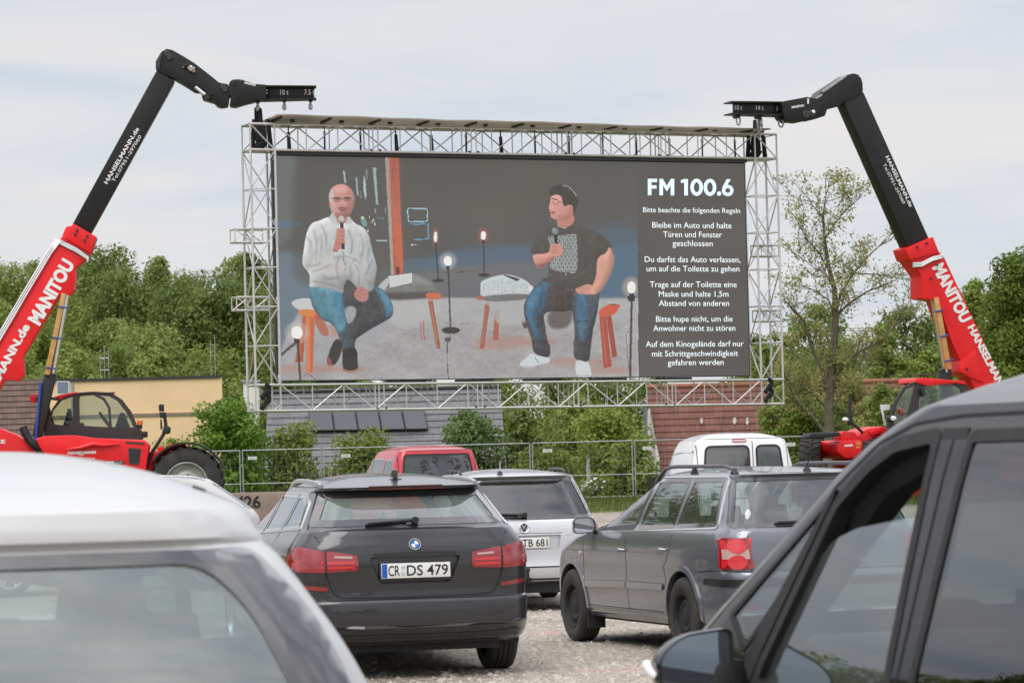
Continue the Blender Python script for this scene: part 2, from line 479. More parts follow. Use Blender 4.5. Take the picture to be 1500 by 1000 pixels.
class Car:
    def __init__(s, name, label, cat, loc, heading, levels, H, yc, rr=.28, rf=.45, bow=.07, taper=(.05, .09), zc=.05, dome_p=2.3, group=None):
        """levels: (z, half width, rear y, front y[, rear corner radius]); heading in degrees, positive to the left"""
        s.root = thing(name, label, cat, loc, math.radians(heading), group)
        lv = np.array([tuple(l) + ((rr,) if len(l) == 4 else ()) for l in levels], float)
        z0, z1 = lv[0, 0], lv[-1, 0]
        zs = sorted(set([round(z, 4) for z in lv[:, 0]] + [round(z, 4) for z in np.arange(z0, z1, .045)]))
        zz = [zs[0]]
        for z in zs[1:]:
            if z - zz[-1] > .012 or any(abs(z - q) < 1e-4 for q in lv[:, 0]): zz.append(z)
        zz = np.array(zz)
        g = [pchip(lv[:, 0], lv[:, k], zz) for k in range(1, 5)]
        ym = (lv[:, 2].min() + lv[:, 3].max()) / 2; hl = ym - lv[:, 2].min()
        bm = bmesh.new(); rings = []
        def ring(z, w, r, f, q, sc=1.0):
            q = min(q, w * .7); qf = min(rf, w * .75, (f - r) * .4); nb, nc, ns = 8, 7, 46
            h = []
            for i in range(nb): h.append((i / nb * (w - q), r))
            for i in range(nc): t = i / nc * math.pi / 2; h.append((w - q + q * math.sin(t), r + q * 1.15 * (1 - math.cos(t))))
            a, b = r + q * 1.15, f - qf * 1.2
            for i in range(ns): h.append((w, a + (b - a) * i / ns))
            for i in range(nc): t = i / nc * math.pi / 2; h.append((w - qf + qf * math.cos(t), b + qf * 1.2 * math.sin(t)))
            for i in range(nb): h.append(((w - qf) * (1 - i / nb), f))
            h.append((0, f))
            o = []
            for x, y in h:
                u = (x / w) ** 2
                y2 = y + bow * u * max(0, 1 - (y - r) / .9) - bow * 1.6 * u * max(0, 1 - (f - y) / .9)
                k = 1 - taper[0] * max(0, (ym - y2) / hl - .25) ** 2 - taper[1] * max(0, (y2 - ym) / hl - .3) ** 2
                o.append((x * k * sc, yc + (y2 - yc) * sc))
            pts = o + [(-x, y) for x, y in o[-2:0:-1]]
            return [bm.verts.new((x, y, z)) for x, y in pts]
        for i, z in enumerate(zz): rings.append(ring(z, g[0][i], g[1][i], g[2][i], g[3][i]))
        w, r, f, q = (g[k][-1] for k in range(4))
        for sc in (.965, .91, .82, .70, .56, .40, .24, .10):
            rings.append(ring(z1 + (H - z1) * (1 - sc ** dome_p), w, r, f, q, sc))
        n = len(rings[0])
        for a, b in zip(rings, rings[1:]):
            for i in range(n):
                j = (i + 1) % n
                bm.faces.new((a[i], a[j], b[j], b[i]))
        bm.faces.new(rings[-1])
        bmesh.ops.recalc_face_normals(bm, faces=bm.faces)
        top = max(bm.faces, key=lambda p: p.calc_center_median().z)
        if top.normal.z < 0: bmesh.ops.reverse_faces(bm, faces=bm.faces)
        s.bm = bm
        s.bvh = BVHTree.FromBMesh(bm)
    def hit(s, axis, u, v):
        d, f, _ = AX[axis]
        for k in (0, .004, -.004, .012, -.012, .03, -.03):
            o = f(u * (1 + k * .5), v + k, -12.0)
            h = s.bvh.ray_cast(o, d)
            if h[0] is not None:
                p = Vector(h[0])
                n = h[1] if h[1].dot(d) < 0 else -h[1]
                return p, n
        h = s.bvh.find_nearest(f(u, v, -0.6))
        return Vector(h[0]), h[1] if h[1].dot(d) < 0 else -h[1]
    def cut(s, axis, poly, keep=False):
        """remove the part of the body that lies inside the outline seen along the axis"""
        d, f, uv = AX[axis]; bm = s.bm
        us = [p[0] for p in poly]; vs = [p[1] for p in poly]
        u0, u1, v0, v1 = min(us) - .12, max(us) + .12, min(vs) - .12, max(vs) + .12
        fs = []
        for q in bm.faces:
            if q.normal.dot(d) > -.04: continue
            c = q.calc_center_median()
            if axis == 'left' and c.x > 0 or axis == 'right' and c.x < 0: continue
            a, b = uv(c)
            if u0 < a < u1 and v0 < b < v1: fs.append(q)
        n = len(poly)
        for i in range(n):
            p, q = Vector(poly[i]), Vector(poly[(i + 1) % n])
            if (q - p).length < 1e-5: continue
            co = f(p.x, p.y, 0); dr = f(q.x, q.y, 0) - co
            no = dr.cross(d).normalized()
            # only faces near this edge's extent need the cut
            mid = (p + q) / 2; L2 = (q - p).length / 2 + .13
            near = []; far = []
            for x in fs:
                a, b = uv(x.calc_center_median())
                (near if (a - mid.x) ** 2 + (b - mid.y) ** 2 < L2 * L2 else far).append(x)
            if not near: continue
            geom = list({v for x in near for v in x.verts}) + list({e for x in near for e in x.edges}) + near
            r = bmesh.ops.bisect_plane(bm, geom=geom, dist=1e-6, plane_co=co, plane_no=no)
            fs = [x for x in far if x.is_valid] + [x for x in r['geom'] if isinstance(x, bmesh.types.BMFace) and x.is_valid]
        fs = list(set(fs))
        kill = [x for x in fs if inside(poly, *uv(x.calc_center_median()))]
        bmesh.ops.delete(bm, geom=kill, context='FACES')
    def patch(s, name, axis, poly, mat, off=.004, rim=.012, grid=.06, parent=None, hole=None):
        d, f, uv = AX[axis]
        bm = bmesh.new()
        bm.faces.new([bm.verts.new((p[0], p[1], 0)) for p in poly])
        if hole:
            for p, q in zip(hole, hole[1:] + hole[:1]):
                bmesh.ops.bisect_plane(bm, geom=bm.verts[:] + bm.edges[:] + bm.faces[:], dist=1e-6, plane_co=(p[0], p[1], 0), plane_no=(q[1] - p[1], p[0] - q[0], 0))
            bmesh.ops.delete(bm, geom=[x for x in bm.faces if inside(hole, *x.calc_center_median().xy)], context='FACES')
        us = [p[0] for p in poly]; vs = [p[1] for p in poly]
        for lo, hi, no in ((min(us), max(us), (1, 0, 0)), (min(vs), max(vs), (0, 1, 0))):
            k = int((hi - lo) / grid)
            for i in range(1, k + 1):
                c = lo + (hi - lo) * i / (k + 1)
                bmesh.ops.bisect_plane(bm, geom=bm.verts[:] + bm.edges[:] + bm.faces[:], dist=1e-6,
                                       plane_co=(c if no[0] else 0, c if no[1] else 0, 0), plane_no=no)
        big = [x for x in bm.faces if len(x.verts) > 4]
        if big: bmesh.ops.triangulate(bm, faces=big)
        for v in bm.verts:
            p, n = s.hit(axis, v.co.x, v.co.y)
            v.co = p + n * off
        bm.normal_update()
        a = sum((x.normal * x.calc_area() for x in bm.faces), Vector())
        if a.dot(d) > 0: bmesh.ops.reverse_faces(bm, faces=bm.faces)
        if rim:
            ed = [e for e in bm.edges if e.is_boundary]
            r = bmesh.ops.extrude_edge_only(bm, edges=ed)
            for v in [x for x in r['geom'] if isinstance(x, bmesh.types.BMVert)]: v.co += d * rim
        me = bpy.data.meshes.new(name); bm.to_mesh(me); bm.free()
        for p in me.polygons: p.use_smooth = True
        me.set_sharp_from_angle(angle=math.radians(42)); me.materials.append(mat)
        return link(name, me, parent or s.root)
    def band(s, name, axis, outer, inner, mat, off=.004, rim=.012, parent=None, closed=True):
        """a strip between two outlines with the same number of points"""
        d, f, uv = AX[axis]; n = len(outer)
        vs, fs = [], []
        for p, q in zip(outer, inner):
            a, na = s.hit(axis, *p); b, nb = s.hit(axis, *q)
            na = (na + nb).normalized()
            vs += [a + d * rim, a + na * off, b + na * off, b + d * rim]
        for i in range(n if closed else n - 1):
            j = (i + 1) % n
            for k in range(3): fs.append((i*4 + k, j*4 + k, j*4 + k + 1, i*4 + k + 1))
        mb = MB(); mb.add(vs, fs)
        return mb.build(name, mat, parent or s.root, smooth_=True)
    def ring(s, name, axis, poly, w, r, mat, off=.004, rim=.012, parent=None, w_out=0.0):
        a = rounded(inset(poly, -w_out), r, 5); b = rounded(inset(poly, w), max(.005, r - w) if not hasattr(r, '__len__') else [max(.005, x - w) for x in r], 5)
        def den(x, y):
            X, Y = [], []
            for i in range(len(x)):
                j = (i + 1) % len(x)
                p, q = Vector(x[i]), Vector(x[j]); P, Q = Vector(y[i]), Vector(y[j])
                k = max(1, int((q - p).length / .07))
                for t in range(k): X.append(tuple(p.lerp(q, t / k))); Y.append(tuple(P.lerp(Q, t / k)))
            return X, Y
        a, b = den(a, b)
        return s.band(name, axis, a, b, mat, off, rim, parent)
    def seam(s, axis, pts, w=.007, mat=None, name='panel_gap', off=.0012, parent=None):
        P = []
        for i in range(len(pts) - 1):
            p, q = Vector(pts[i]), Vector(pts[i+1]); k = max(1, int((q - p).length / .05))
            P += [p.lerp(q, t / k) for t in range(k)]
        P.append(Vector(pts[-1])); A, B = [], []
        for i, p in enumerate(P):
            t = (P[min(i+1, len(P)-1)] - P[max(i-1, 0)]).normalized(); n = Vector((-t.y, t.x)) * w / 2
            A.append(tuple(p + n)); B.append(tuple(p - n))
        return s.band(name, axis, A, B, mat or M['seam'], off, .001, parent, closed=False)
    def window(s, axis, poly, r, frame_w, frame_mat, glass_mat, name='window', frame_name='window_frame', frame_off=.003, glass=None, seal=None):
        """a real opening with a pane in it and a frame round it"""
        op = rounded(poly, r, 4)
        s.cut(axis, op)
        g = rounded(glass, r, 4) if glass else op
        w = s.patch(name, axis, g, glass_mat, off=-.002, rim=0)
        s.ring(frame_name, axis, poly, frame_w, r, frame_mat, off=frame_off, rim=.02, parent=w, w_out=.008)
        if seal: s.ring('window_seal', axis, inset(poly, frame_w), seal, max(.01, r - frame_w) if not hasattr(r, '__len__') else r, M['rubber'], off=frame_off * .5, rim=.02, parent=w)
        return w
    def arches(s, wheels, ra, lip, lipmat):
        for y, r in wheels:
            for ax in ('left', 'right'):
                c = [(y + ra * math.cos(t), r + ra * math.sin(t)) for t in np.linspace(0, 2 * math.pi, 28, endpoint=False)]
                s.cut(ax, c)
    def wells(s, wheels, ra, W):
        mb = MB()
        for y, r in wheels:
            for sx in (-1, 1):
                a = np.linspace(-.3, math.pi + .3, 15)
                vs = []
                for t in a:
                    for x in (W - .02, W - .34): vs.append((sx * x, y + (ra + .006) * math.cos(t), r + (ra + .006) * math.sin(t)))
                mb.add(vs, [(2*i, 2*i+1, 2*i+3, 2*i+2) for i in range(14)])
                mb.add([(sx * (W - .34), y + (ra + .006) * math.cos(t), r + (ra + .006) * math.sin(t)) for t in a], [tuple(range(15))])
        return mb.build('wheel_arch_liner', M['rubber'], s.root)
    def lips(s, wheels, ra, w, mat, t0=-.25, off=.006, name='arch_lip'):
        for y, r in wheels:
            for ax in ('left', 'right'):
                A = [(y + (ra + w) * math.cos(t), r + (ra + w) * math.sin(t)) for t in np.linspace(t0, math.pi - t0, 30)]
                B = [(y + ra * math.cos(t), r + ra * math.sin(t)) for t in np.linspace(t0, math.pi - t0, 30)]
                A = [(u, max(v, s.zmin)) for u, v in A]; B = [(u, max(v, s.zmin)) for u, v in B]
                s.band(name, ax, A, B, mat, off, .03, closed=False)
    zmin = .215
    def wheel(s, x, y, r, w=.205, rim_r=None, style='steel', mat=None, hub=None):
        sx = 1 if x > 0 else -1
        rr = rim_r or r * .66
        mb = MB(); h = w / 2
        prof = [(rr, -h * .8), (rr + .012, -h * .92), (r - .045, -h), (r - .012, -h * .86), (r - .003, -h * .7)]
        for k in (-.5, -.17, .17, .5):
            prof += [(r, h * (k - .13)), (r, h * (k + .10)), (r - .009, h * (k + .11)), (r - .009, h * (k + .15))]
        prof += [(r, h * .62), (r - .003, h * .7), (r - .012, h * .86), (r - .045, h), (rr + .012, h * .92), (rr, h * .8)]
        mb.lathe(prof, (x - sx * h, y, r), (sx, 0, 0), 40)
        t = mb.build('wheel', M['tyre'], s.root, smooth_=True)
        rm = MB(); o = x - sx * h
        def P(a, rad, dx): return (o + sx * dx, y + rad * math.cos(a), r + rad * math.sin(a))
        rm.lathe([(rr + .004, h * .8), (rr + .006, h * .93), (rr - .012, h * .9), (rr - .03, h * .5), (rr - .035, -h * .6)], (o, y, r), (sx, 0, 0), 32)
        if style == 'steel':
            rm.lathe([(rr - .03, h * .30), (rr * .80, h * .42), (rr * .62, h * .68), (rr * .40, h * .55), (rr * .34, h * .62), (.001, h * .64)], (o, y, r), (sx, 0, 0), 32)
        else:
            nsp = 5 if style == 'alloy' else 7
            for k in range(nsp):
                a = 2 * math.pi * k / nsp + .3; da = .17
                for q in (-1, 1) if style == 'alloy' else (0,):
                    b = a + q * .16
                    rm.add([P(b - da * .5, .05, h * .7), P(b + da * .5, .05, h * .7), P(b + da * .55, rr - .01, h * .72), P(b - da * .55, rr - .01, h * .72),
                            P(b - da * .5, .05, h * .3), P(b + da * .5, .05, h * .3), P(b + da * .55, rr - .01, h * .35), P(b - da * .55, rr - .01, h * .35)],
                           [(0, 1, 2, 3), (0, 3, 7, 4), (1, 5, 6, 2), (7, 6, 5, 4)])
            rm.lathe([(.075, h * .3), (.075, h * .74), (.03, h * .8), (.001, h * .8)], (o, y, r), (sx, 0, 0), 20)
            dk = MB(); dk.lathe([(rr - .03, 0), (.001, 0)], (o, y, r), (sx, 0, 0), 24); dk.build('brake_disc', M['darkgrey'], t)
        rm.build('rim', mat or M['black'], t, smooth_=True)
        if style == 'steel':
            hh = MB()
            for k in range(8):
                a = 2 * math.pi * k / 8
                c = Vector(P(a, rr * .76, h * .455)); hh.lathe([(.022, 0), (.022, .004), (.001, .004)], c, (sx, 0, 0), 10)
            hh.build('vent_hole', M['seam'], t)
        return t
    def seats(s, rows, z0=.35, hz=.62, tilt=.10, mat=None):
        """rows: (y of backrest, [x ...], height)"""
        for y, xs, h in rows:
            for x in xs:
                mb = MB()
                wd = .46
                mb.box((x, y + .27, z0 + .10), (wd, .52, .16))
                mb.frustum((x, y - .02, z0 + .1), (wd, .14), (wd * .86, .10), h)
                mb.frustum((x, y - .05, z0 + .1 + h + .035), (.26, .10), (.22, .07), .17)
                for q in (-.07, .07): mb.tube((x + q, y - .05, z0 + .1 + h - .02), (x + q, y - .05, z0 + .1 + h + .06), .008, 5)
                mb.build('seat', mat or M['seatfab'], s.root, bevel=.03)
    def finish(s, mat, name='body'):
        bm = s.bm
        me = bpy.data.meshes.new(name); bm.to_mesh(me); bm.free()
        for p in me.polygons: p.use_smooth = True
        me.set_sharp_from_angle(angle=math.radians(32)); me.materials.append(mat)
        s.body = link(name, me, s.root)
        return s.body
    def floor(s, y0, y1, w, z=.34, zt=.22):
        mb = MB(); mb.box((0, (y0 + y1) / 2, (z + zt) / 2), (w * 2, y1 - y0, z - zt))
        return mb.build('underbody', M['rubber'], s.root)
    def plate(s, axis, u, v, text, w=.52, h=.11, y=None, out=.012, parent=None, holder=True, tw=.40, gap=None):
        """a German number plate standing just off the body"""
        p, n = s.hit(axis, u, v)
        base = p.y - out if y is None else y
        mb = MB()
        if holder:
            mb.prism([(u - w/2 - .012, base + .012, v - h/2 - .022), (u + w/2 + .012, base + .012, v - h/2 - .022), (u + w/2 + .012, base + .012, v + h/2 + .008), (u - w/2 - .012, base + .012, v + h/2 + .008)], (0, -.008, 0))
            hd = mb.build('plate_holder', M['black'], parent or s.root, bevel=.003); par = hd
        else: par = parent or s.root
        mb = MB(); mb.prism([(u - w/2, base + .004, v - h/2), (u + w/2, base + .004, v - h/2), (u + w/2, base + .004, v + h/2), (u - w/2, base + .004, v + h/2)], (0, -.006, 0))
        pl = mb.build('number_plate', M['plate'], par, bevel=.002)
        if par is not s.root:
            pl.parent = s.root; 
            if holder: hd.parent = pl
        mb = MB(); mb.prism([(u - w/2 + .004, base - .002, v - h/2 + .004), (u - w/2 + .044, base - .002, v - h/2 + .004), (u - w/2 + .044, base - .002, v + h/2 - .004), (u - w/2 + .004, base - .002, v + h/2 - .004)], (0, -.0015, 0))
        mb.build('country_band', M['plate_blue'], pl)
        mb = MB()
        a, b = text
        xl = u - w/2 + .052; cap = h * .68; zb = v - cap / 2
        # group before the seals, then group after
        wa = .047 * len(a.replace(' ', '')); wb = (w - .052 - .012) - wa - .05
        text_on(mb, a, lambda x, z: (xl + x, base - .0035, zb + z), width=wa - .008, cap=cap, bold=.012, align=0)
        text_on(mb, b, lambda x, z: (xl + wa + .045 + x, base - .0035, zb + z), width=wb, cap=cap, bold=.012, align=0)
        mb.build('plate_lettering', M['ink'], pl)
        mb = MB(); cx = xl + wa + .018
        for zz, rd in ((v + .022, .016), (v - .022, .017)):
            mb.lathe([(rd, 0), (rd, .001), (.0005, .001)], (cx, base - .0022, zz), (0, -1, 0), 16)
        mb.build('seal_sticker', M['sticker'], pl)
        return pl
M['sticker'] = pbr('seal_sticker', (.30, .42, .60), .4, col2=(.6, .6, .45), vscale=30)
def wing_mirror(c, x, y, z, sx, cap_mat, size=(.20, .15), depth=.10, arm=.06, gm='mirror'):
    """exterior mirror; x,z of housing centre"""
    mb = MB(); w, h = size
    P = rounded([(-w/2, -h/2 * .8), (w/2, -h/2), (w/2 * .95, h/2), (-w/2 * .85, h/2 * .95)], .05, 4)
    P = [(p[0] * (1 if sx > 0 else -1), p[1]) for p in P]
    k = len(P); vs = []
    for f, d in ((1, 0), (1.0, .02), (.93, depth * .6), (.6, depth), ):
        for p in P: vs.append((x + p[0] * f, y + d, z + p[1] * f))
    fs = [(j*k + i, j*k + (i+1) % k, (j+1)*k + (i+1) % k, (j+1)*k + i) for j in range(3) for i in range(k)] + [tuple(range(3*k, 4*k))]
    mb.add(vs, fs)
    ho = mb.build('wing_mirror', cap_mat, c.root, smooth_=True)
    mb = MB(); mb.add([(x + p[0] * .9, y + .006, z + p[1] * .9) for p in P], [tuple(range(k))])
    g = mb.build('mirror_glass', M[gm], ho)
    mb = MB(); mb.add([(x + p[0] * .995, y + .010, z + p[1] * .995) for p in P], [tuple(range(k))])
    mb.tube((x - sx * w * .45, y + .05, z - h * .35), (x - sx * (w * .5 + arm), y + .06, z - h * .55), .022, 8)
    mb.build('mirror_arm', M['black'], ho)
    return ho
def roof_rail(c, x, y0, y1, mat, h=.045, r=.014, flush=False):
    for sx in (-1, 1):
        mb = MB(); pts = []
        for i in range(15):
            t = i / 14; y = y0 + (y1 - y0) * t
            p, n = c.hit('top', sx * x, y)
            k = min(1, math.sin(math.pi * t) * 3.2) if not flush else math.sin(math.pi * t) ** .6
            pts.append(p + Vector((0, 0, h * k + .004)))
        mb.path(pts, r, 8)
        rl = mb.build('roof_rail', mat, c.root, smooth_=True)
        if not flush:
            mb = MB()
            for t in (.03, .5, .97):
                y = y0 + (y1 - y0) * t; p, n = c.hit('top', sx * x, y)
                mb.frustum((p.x, p.y, p.z - .01), (.03, .14), (.02, .05), h)
            mb.build('rail_foot', M['black'], rl, bevel=.004)
def wiper(c, pts, z_off=.02, w=.02):
    """rear wiper: pivot -> tip, given in rear (x, z)"""
    mb = MB(); P = []
    for u, v in pts:
        p, n = c.hit('rear', u, v); P.append(p + n * .03)
    a, b = P[0], P[-1]
    mb.tube(a + Vector((0, .03, 0)), a + Vector((0, -.02, 0)), .026, 12)
    mb.path([a, a.lerp(b, .3) + Vector((0, -.008, 0)), b], .012, 6, rs=[.017, .013, .006])
    o = mb.build('rear_wiper', M['black'], c.root, smooth_=True)
    mb = MB(); p0 = a.lerp(b, .18); mb.tube(p0 + Vector((0, .016, -.012)), b + (b - a) * .04 + Vector((0, .016, -.012)), .008, 5)
    mb.build('wiper_blade', M['rubber'], o)
    return o
def door_handle(c, axis, y, z, mat, w=.20):
    p, n = c.hit(axis, y, z)
    mb = MB()
    mb.path([p + Vector((0, -w/2, -.004)) - n * .01, p + Vector((0, -w*.36, 0)) + n * .032, p + Vector((0, w*.36, .004)) + n * .034, p + Vector((0, w/2, 0)) - n * .01], .013, 8)
    return mb.build('door_handle', mat, c.root, smooth_=True)
# ------------------------------------------------------------------ the cars
M['p_anth'] = paint('anthracite_paint', (.026, .026, .030), .3, .28, .7)
M['p_silver'] = paint('silver_paint', (.64, .65, .67), .55, .34, .8)
M['p_grey'] = paint('mid_grey_paint', (.165, .175, .200), .45, .22, .9)
M['p_red'] = paint('red_van_paint', (.50, .012, .030), .05, .35, .7)
M['p_white'] = paint('white_van_paint', (.74, .75, .76), .0, .38, .7)
M['p_cream'] = paint('warm_white_paint', (.48, .477, .468), .05, .35, .8)
M['p_dark'] = pbr('dark_slate_paint', (.009, .009, .011), .10, .06, coat=.12, spec=.34, var=.04, back=(.02, .02, .021))
M['lipsheen'] = pbr('painted_lip_sheen', (.20, .20, .205), .35, .5)  # grey for the ground reflection painted on the dark estate's bumper
M['satin'] = pbr('satin_aluminium_trim', (.62, .63, .64), .28, 1.0)
M['railgrey'] = pbr('grey_rail', (.12, .12, .13), .35, .7)
M['headlining'] = pbr('pale_headlining', (.30, .29, .27), .9)
mirr = lambda pts: [(-x, y) for x, y in pts][::-1]

def bmw():
    O = (-.752, 25.351, 0)
    lv = [(.25, .84, .16, 4.72), (.285, .88, .04, 4.84), (.33, .900, .005, 4.88), (.385, .908, -.010, 4.90), (.40, .910, -.030, 4.90), (.50, .916, -.035, 4.90),
          (.575, .918, -.030, 4.90), (.59, .917, -.018, 4.89), (.602, .916, .030, 4.89), (.66, .922, .034, 4.87), (.74, .928, .030, 4.83), (.84, .928, .022, 4.72), (.93, .918, .028, 4.45), (.99, .90, .040, 4.05),
          (1.04, .868, .060, 3.72), (1.085, .835, .075, 3.50), (1.105, .822, .085, 3.43), (1.120, .812, .140, 3.39), (1.14, .80, .165, 3.34), (1.25, .738, .300, 3.02), (1.34, .690, .415, 2.75),
          (1.392, .658, .480, 2.58), (1.398, .654, .450, 2.57), (1.404, .650, .375, 2.55), (1.425, .635, .345, 2.50)]
    c = Car('estate_car', 'dark anthracite estate car with plate CR DS 479, rear nearest the camera', 'car', O, 12, lv, 1.525, 2.0, rr=.26, bow=.10)
    r = .325; wh = [(.95, r), (3.92, r)]
    c.arches(wh, .365, .02, None)
    dlo = [[(.50, 1.135), (1.22, 1.105), (1.22, 1.365), (1.02, 1.37), (.72, 1.30)], [(1.30, 1.10), (2.12, 1.075), (2.12, 1.375), (1.30, 1.37)], [(2.20, 1.073), (3.12, 1.05), (2.98, 1.13), (2.62, 1.30), (2.42, 1.365), (2.20, 1.375)]]
    for ax in ('left', 'right'):
        for i, p in enumerate(dlo):
            c.window(ax, p, .03, .022, M['frit'] if i else M['frit'], M['glass_tint'], frame_off=.002)
        outline = [(.44, 1.115), (3.2, 1.035), (3.0, 1.145), (2.62, 1.325), (2.42, 1.392), (1.0, 1.395), (.66, 1.325)]
        c.ring('chrome_trim', ax, outline, .022, .05, M['satin'], off=.004)
    w = c.window('rear', [(-.735, 1.145), (.735, 1.145), (.60, 1.388), (-.60, 1.388)], [.04, .04, .02, .02], .042, M['frit'], M['glass_suv'], name='rear_window')
    c.window('front', [(-.70, 1.09), (.70, 1.09), (.58, 1.38), (-.58, 1.38)], .04, .03, M['frit'], M['glass'], name='windscreen')
    # third brake light in the spoiler edge
    c.patch('third_brake_light', 'rear', rounded([(-.30, 1.409), (.30, 1.409), (.28, 1.427), (-.28, 1.427)], .006, 3), M['lamp_redd'], off=.006, rim=.01)
    rec = rounded([(-.345, .90), (-.27, .725), (-.245, .712), (.245, .712), (.27, .725), (.345, .90), (.30, .912), (-.30, .912)], .02, 3)
    c.cut('rear', rec)
    c.patch('plate_recess', 'rear', rec, M['p_anth'], off=-.038, rim=-.04)
    c.finish(M['p_anth'])
    c.band('recess_handle', 'rear', [(-.31, .935), (0, .94), (.31, .935)], [(-.31, .905), (0, .905), (.31, .905)], M['black'], .006, .03, closed=False)
    c.plate('rear', 0, .805, ('CR', 'DS 479'), y=.018)
    for sx in (-1, 1):
        f = (lambda q: q) if sx > 0 else mirr
        inner = f([(.43, .925), (.425, .832), (.44, .815), (.655, .805), (.658, .955), (.64, .962)])
        outer = f([(.668, .958), (.668, .803), (.86, .812), (.885, .90), (.872, .985), (.82, .992)])
        a = c.patch('tail_lamp', 'rear', rounded(inner, .012, 3), M['lamp_red'], off=.010, rim=.02)
        for z in (.838, .873):
            c.band('light_strip', 'rear', f([(.45, z + .010), (.65, z + .009)]), f([(.45, z - .008), (.65, z - .009)]), M['lamp_redl'], .014, .006, a, closed=False)
        c.patch('reversing_lens', 'rear', rounded(f([(.47, .902), (.60, .91), (.60, .926), (.47, .918)]), .004, 2), M['lamp_clear'], off=.014, rim=.006, parent=a)
        b = c.patch('tail_lamp', 'rear', rounded(outer, .012, 3), M['lamp_red'], off=.010, rim=.02)
        for z in (.842, .880):
            c.band('light_strip', 'rear', f([(.68, z + .010), (.855, z + .014)]), f([(.68, z - .009), (.855, z - .006)]), M['lamp_redl'], .014, .006, b, closed=False)
        c.patch('tail_lamp', 'left' if sx < 0 else 'right', rounded([(.19, .815), (.44, .86), (.47, .90), (.19, .985)], .02, 3), M['lamp_red'], off=.010, rim=.02)
        c.patch('reflector', 'rear', rounded(f([(.655, .668), (.86, .685), (.86, .715), (.655, .695)]), .006, 2), M['lamp_red'], off=.006, rim=.01)
        c.seam('rear', f([(.662, .80), (.635, .70), (.61, .645), (.57, .620), (.50, .612), (0, .607)]))
        c.seam('rear', f([(.662, .955), (.70, 1.03), (.755, 1.12), (.62, 1.39)]))
        c.seam('rear', f([(.67, .80), (.66, .74), (.665, .72), (.87, .735)]), .005)
        for y in (1.26, 2.16): c.seam('left' if sx < 0 else 'right', [(y, .28), (y, 1.10)])
        wing_mirror(c, sx * .98, 2.95, 1.06, sx, M['p_anth'])
    c.band('lip_sheen_strip', 'rear', [(-.80, .425), (-.4, .405), (.4, .405), (.80, .425)], [(-.74, .405), (-.4, .385), (.3, .385), (.74, .412)], M['lipsheen'], .014, .01, closed=False)  # strip coloured as the ground's reflection on the lower lip
    c.patch('bumper_lower_panel', 'rear', rounded([(-.78, .26), (.78, .26), (.80, .355), (.5, .335), (-.5, .335), (-.80, .355)], .02, 3), M['darkgrey'], off=.006)
    # roundel
    p, n = c.hit('rear', 0, .995)
    mb = MB(); mb.lathe([(.044, .0), (.044, .006), (.041, .009), (.029, .008), (.001, .008)], p, n, 28); em = mb.build('emblem', M['ink'], c.root, smooth_=True)
    mb = MB(); mb.lathe([(.044, .006), (.044, .010), (.0405, .010)], p, n, 28); mb.build('emblem_ring', M['chrome'], em, smooth_=True)
    u = Vector((1, 0, 0)); v = n.cross(u).normalized(); v = v if v.z > 0 else -v
    for k, m in ((0, 'white'), (1, 'bmblue'), (2, 'white'), (3, 'bmblue')):
        mb = MB(); ang = [math.pi / 2 * (k + t / 6) for t in range(7)]
        mb.add([p + n * .0095] + [p + n * .0095 + (u * math.cos(t) + v * math.sin(t)) * .028 for t in ang], [tuple(range(8))])
        mb.build('emblem_field', M[m], em)
    wiper(c, [(.03, 1.150), (-.33, 1.135)])
    for sx in (-1, 1):
        p, n = c.hit('rear', sx * .0, 1.0)
    roof_rail(c, .595, .66, 2.6, M['satin'], h=.032, r=.019, flush=True)
    p, n = c.hit('top', 0, .88)
    mb = MB(); q = [(0, .12, 0), (0, -.09, 0), (0, -.085, .07), (0, -.05, .075)]
    mb.prism([p + Vector((-.018, y, z - .004)) for _, y, z in q], (.036, 0, 0)); mb.frustum((p.x, p.y, p.z - .006), (.10, .22), (.03, .12), .02)
    mb.build('shark_fin_aerial', M['p_anth'], c.root, bevel=.006)
    c.wells(wh, .365, .91)
    c.lips(wh, .365, .022, M['p_anth'])
    c.floor(.22, 4.6, .66, .36, .20)
    for y, q in wh:
        for sx in (-1, 1): c.wheel(sx * .905, y, q, .235, .215, 'alloy', M['satin'])
    c.seats([(1.25, (-.42, 0, .42), .50), (2.35, (-.38, .38), .55)], .36)
    mb = MB(); mb.box((0, .75, .85), (1.2, .75, .42)); mb.build('luggage_cover', M['interior'], c.root, bevel=.03)
    mb = MB(); mb.box((0, 3.05, .88), (1.35, .45, .30)); mb.build('dashboard', M['interior'], c.root, bevel=.06)
    return c
M['bmblue'] = pbr('emblem_blue', (.03, .22, .62), .25)

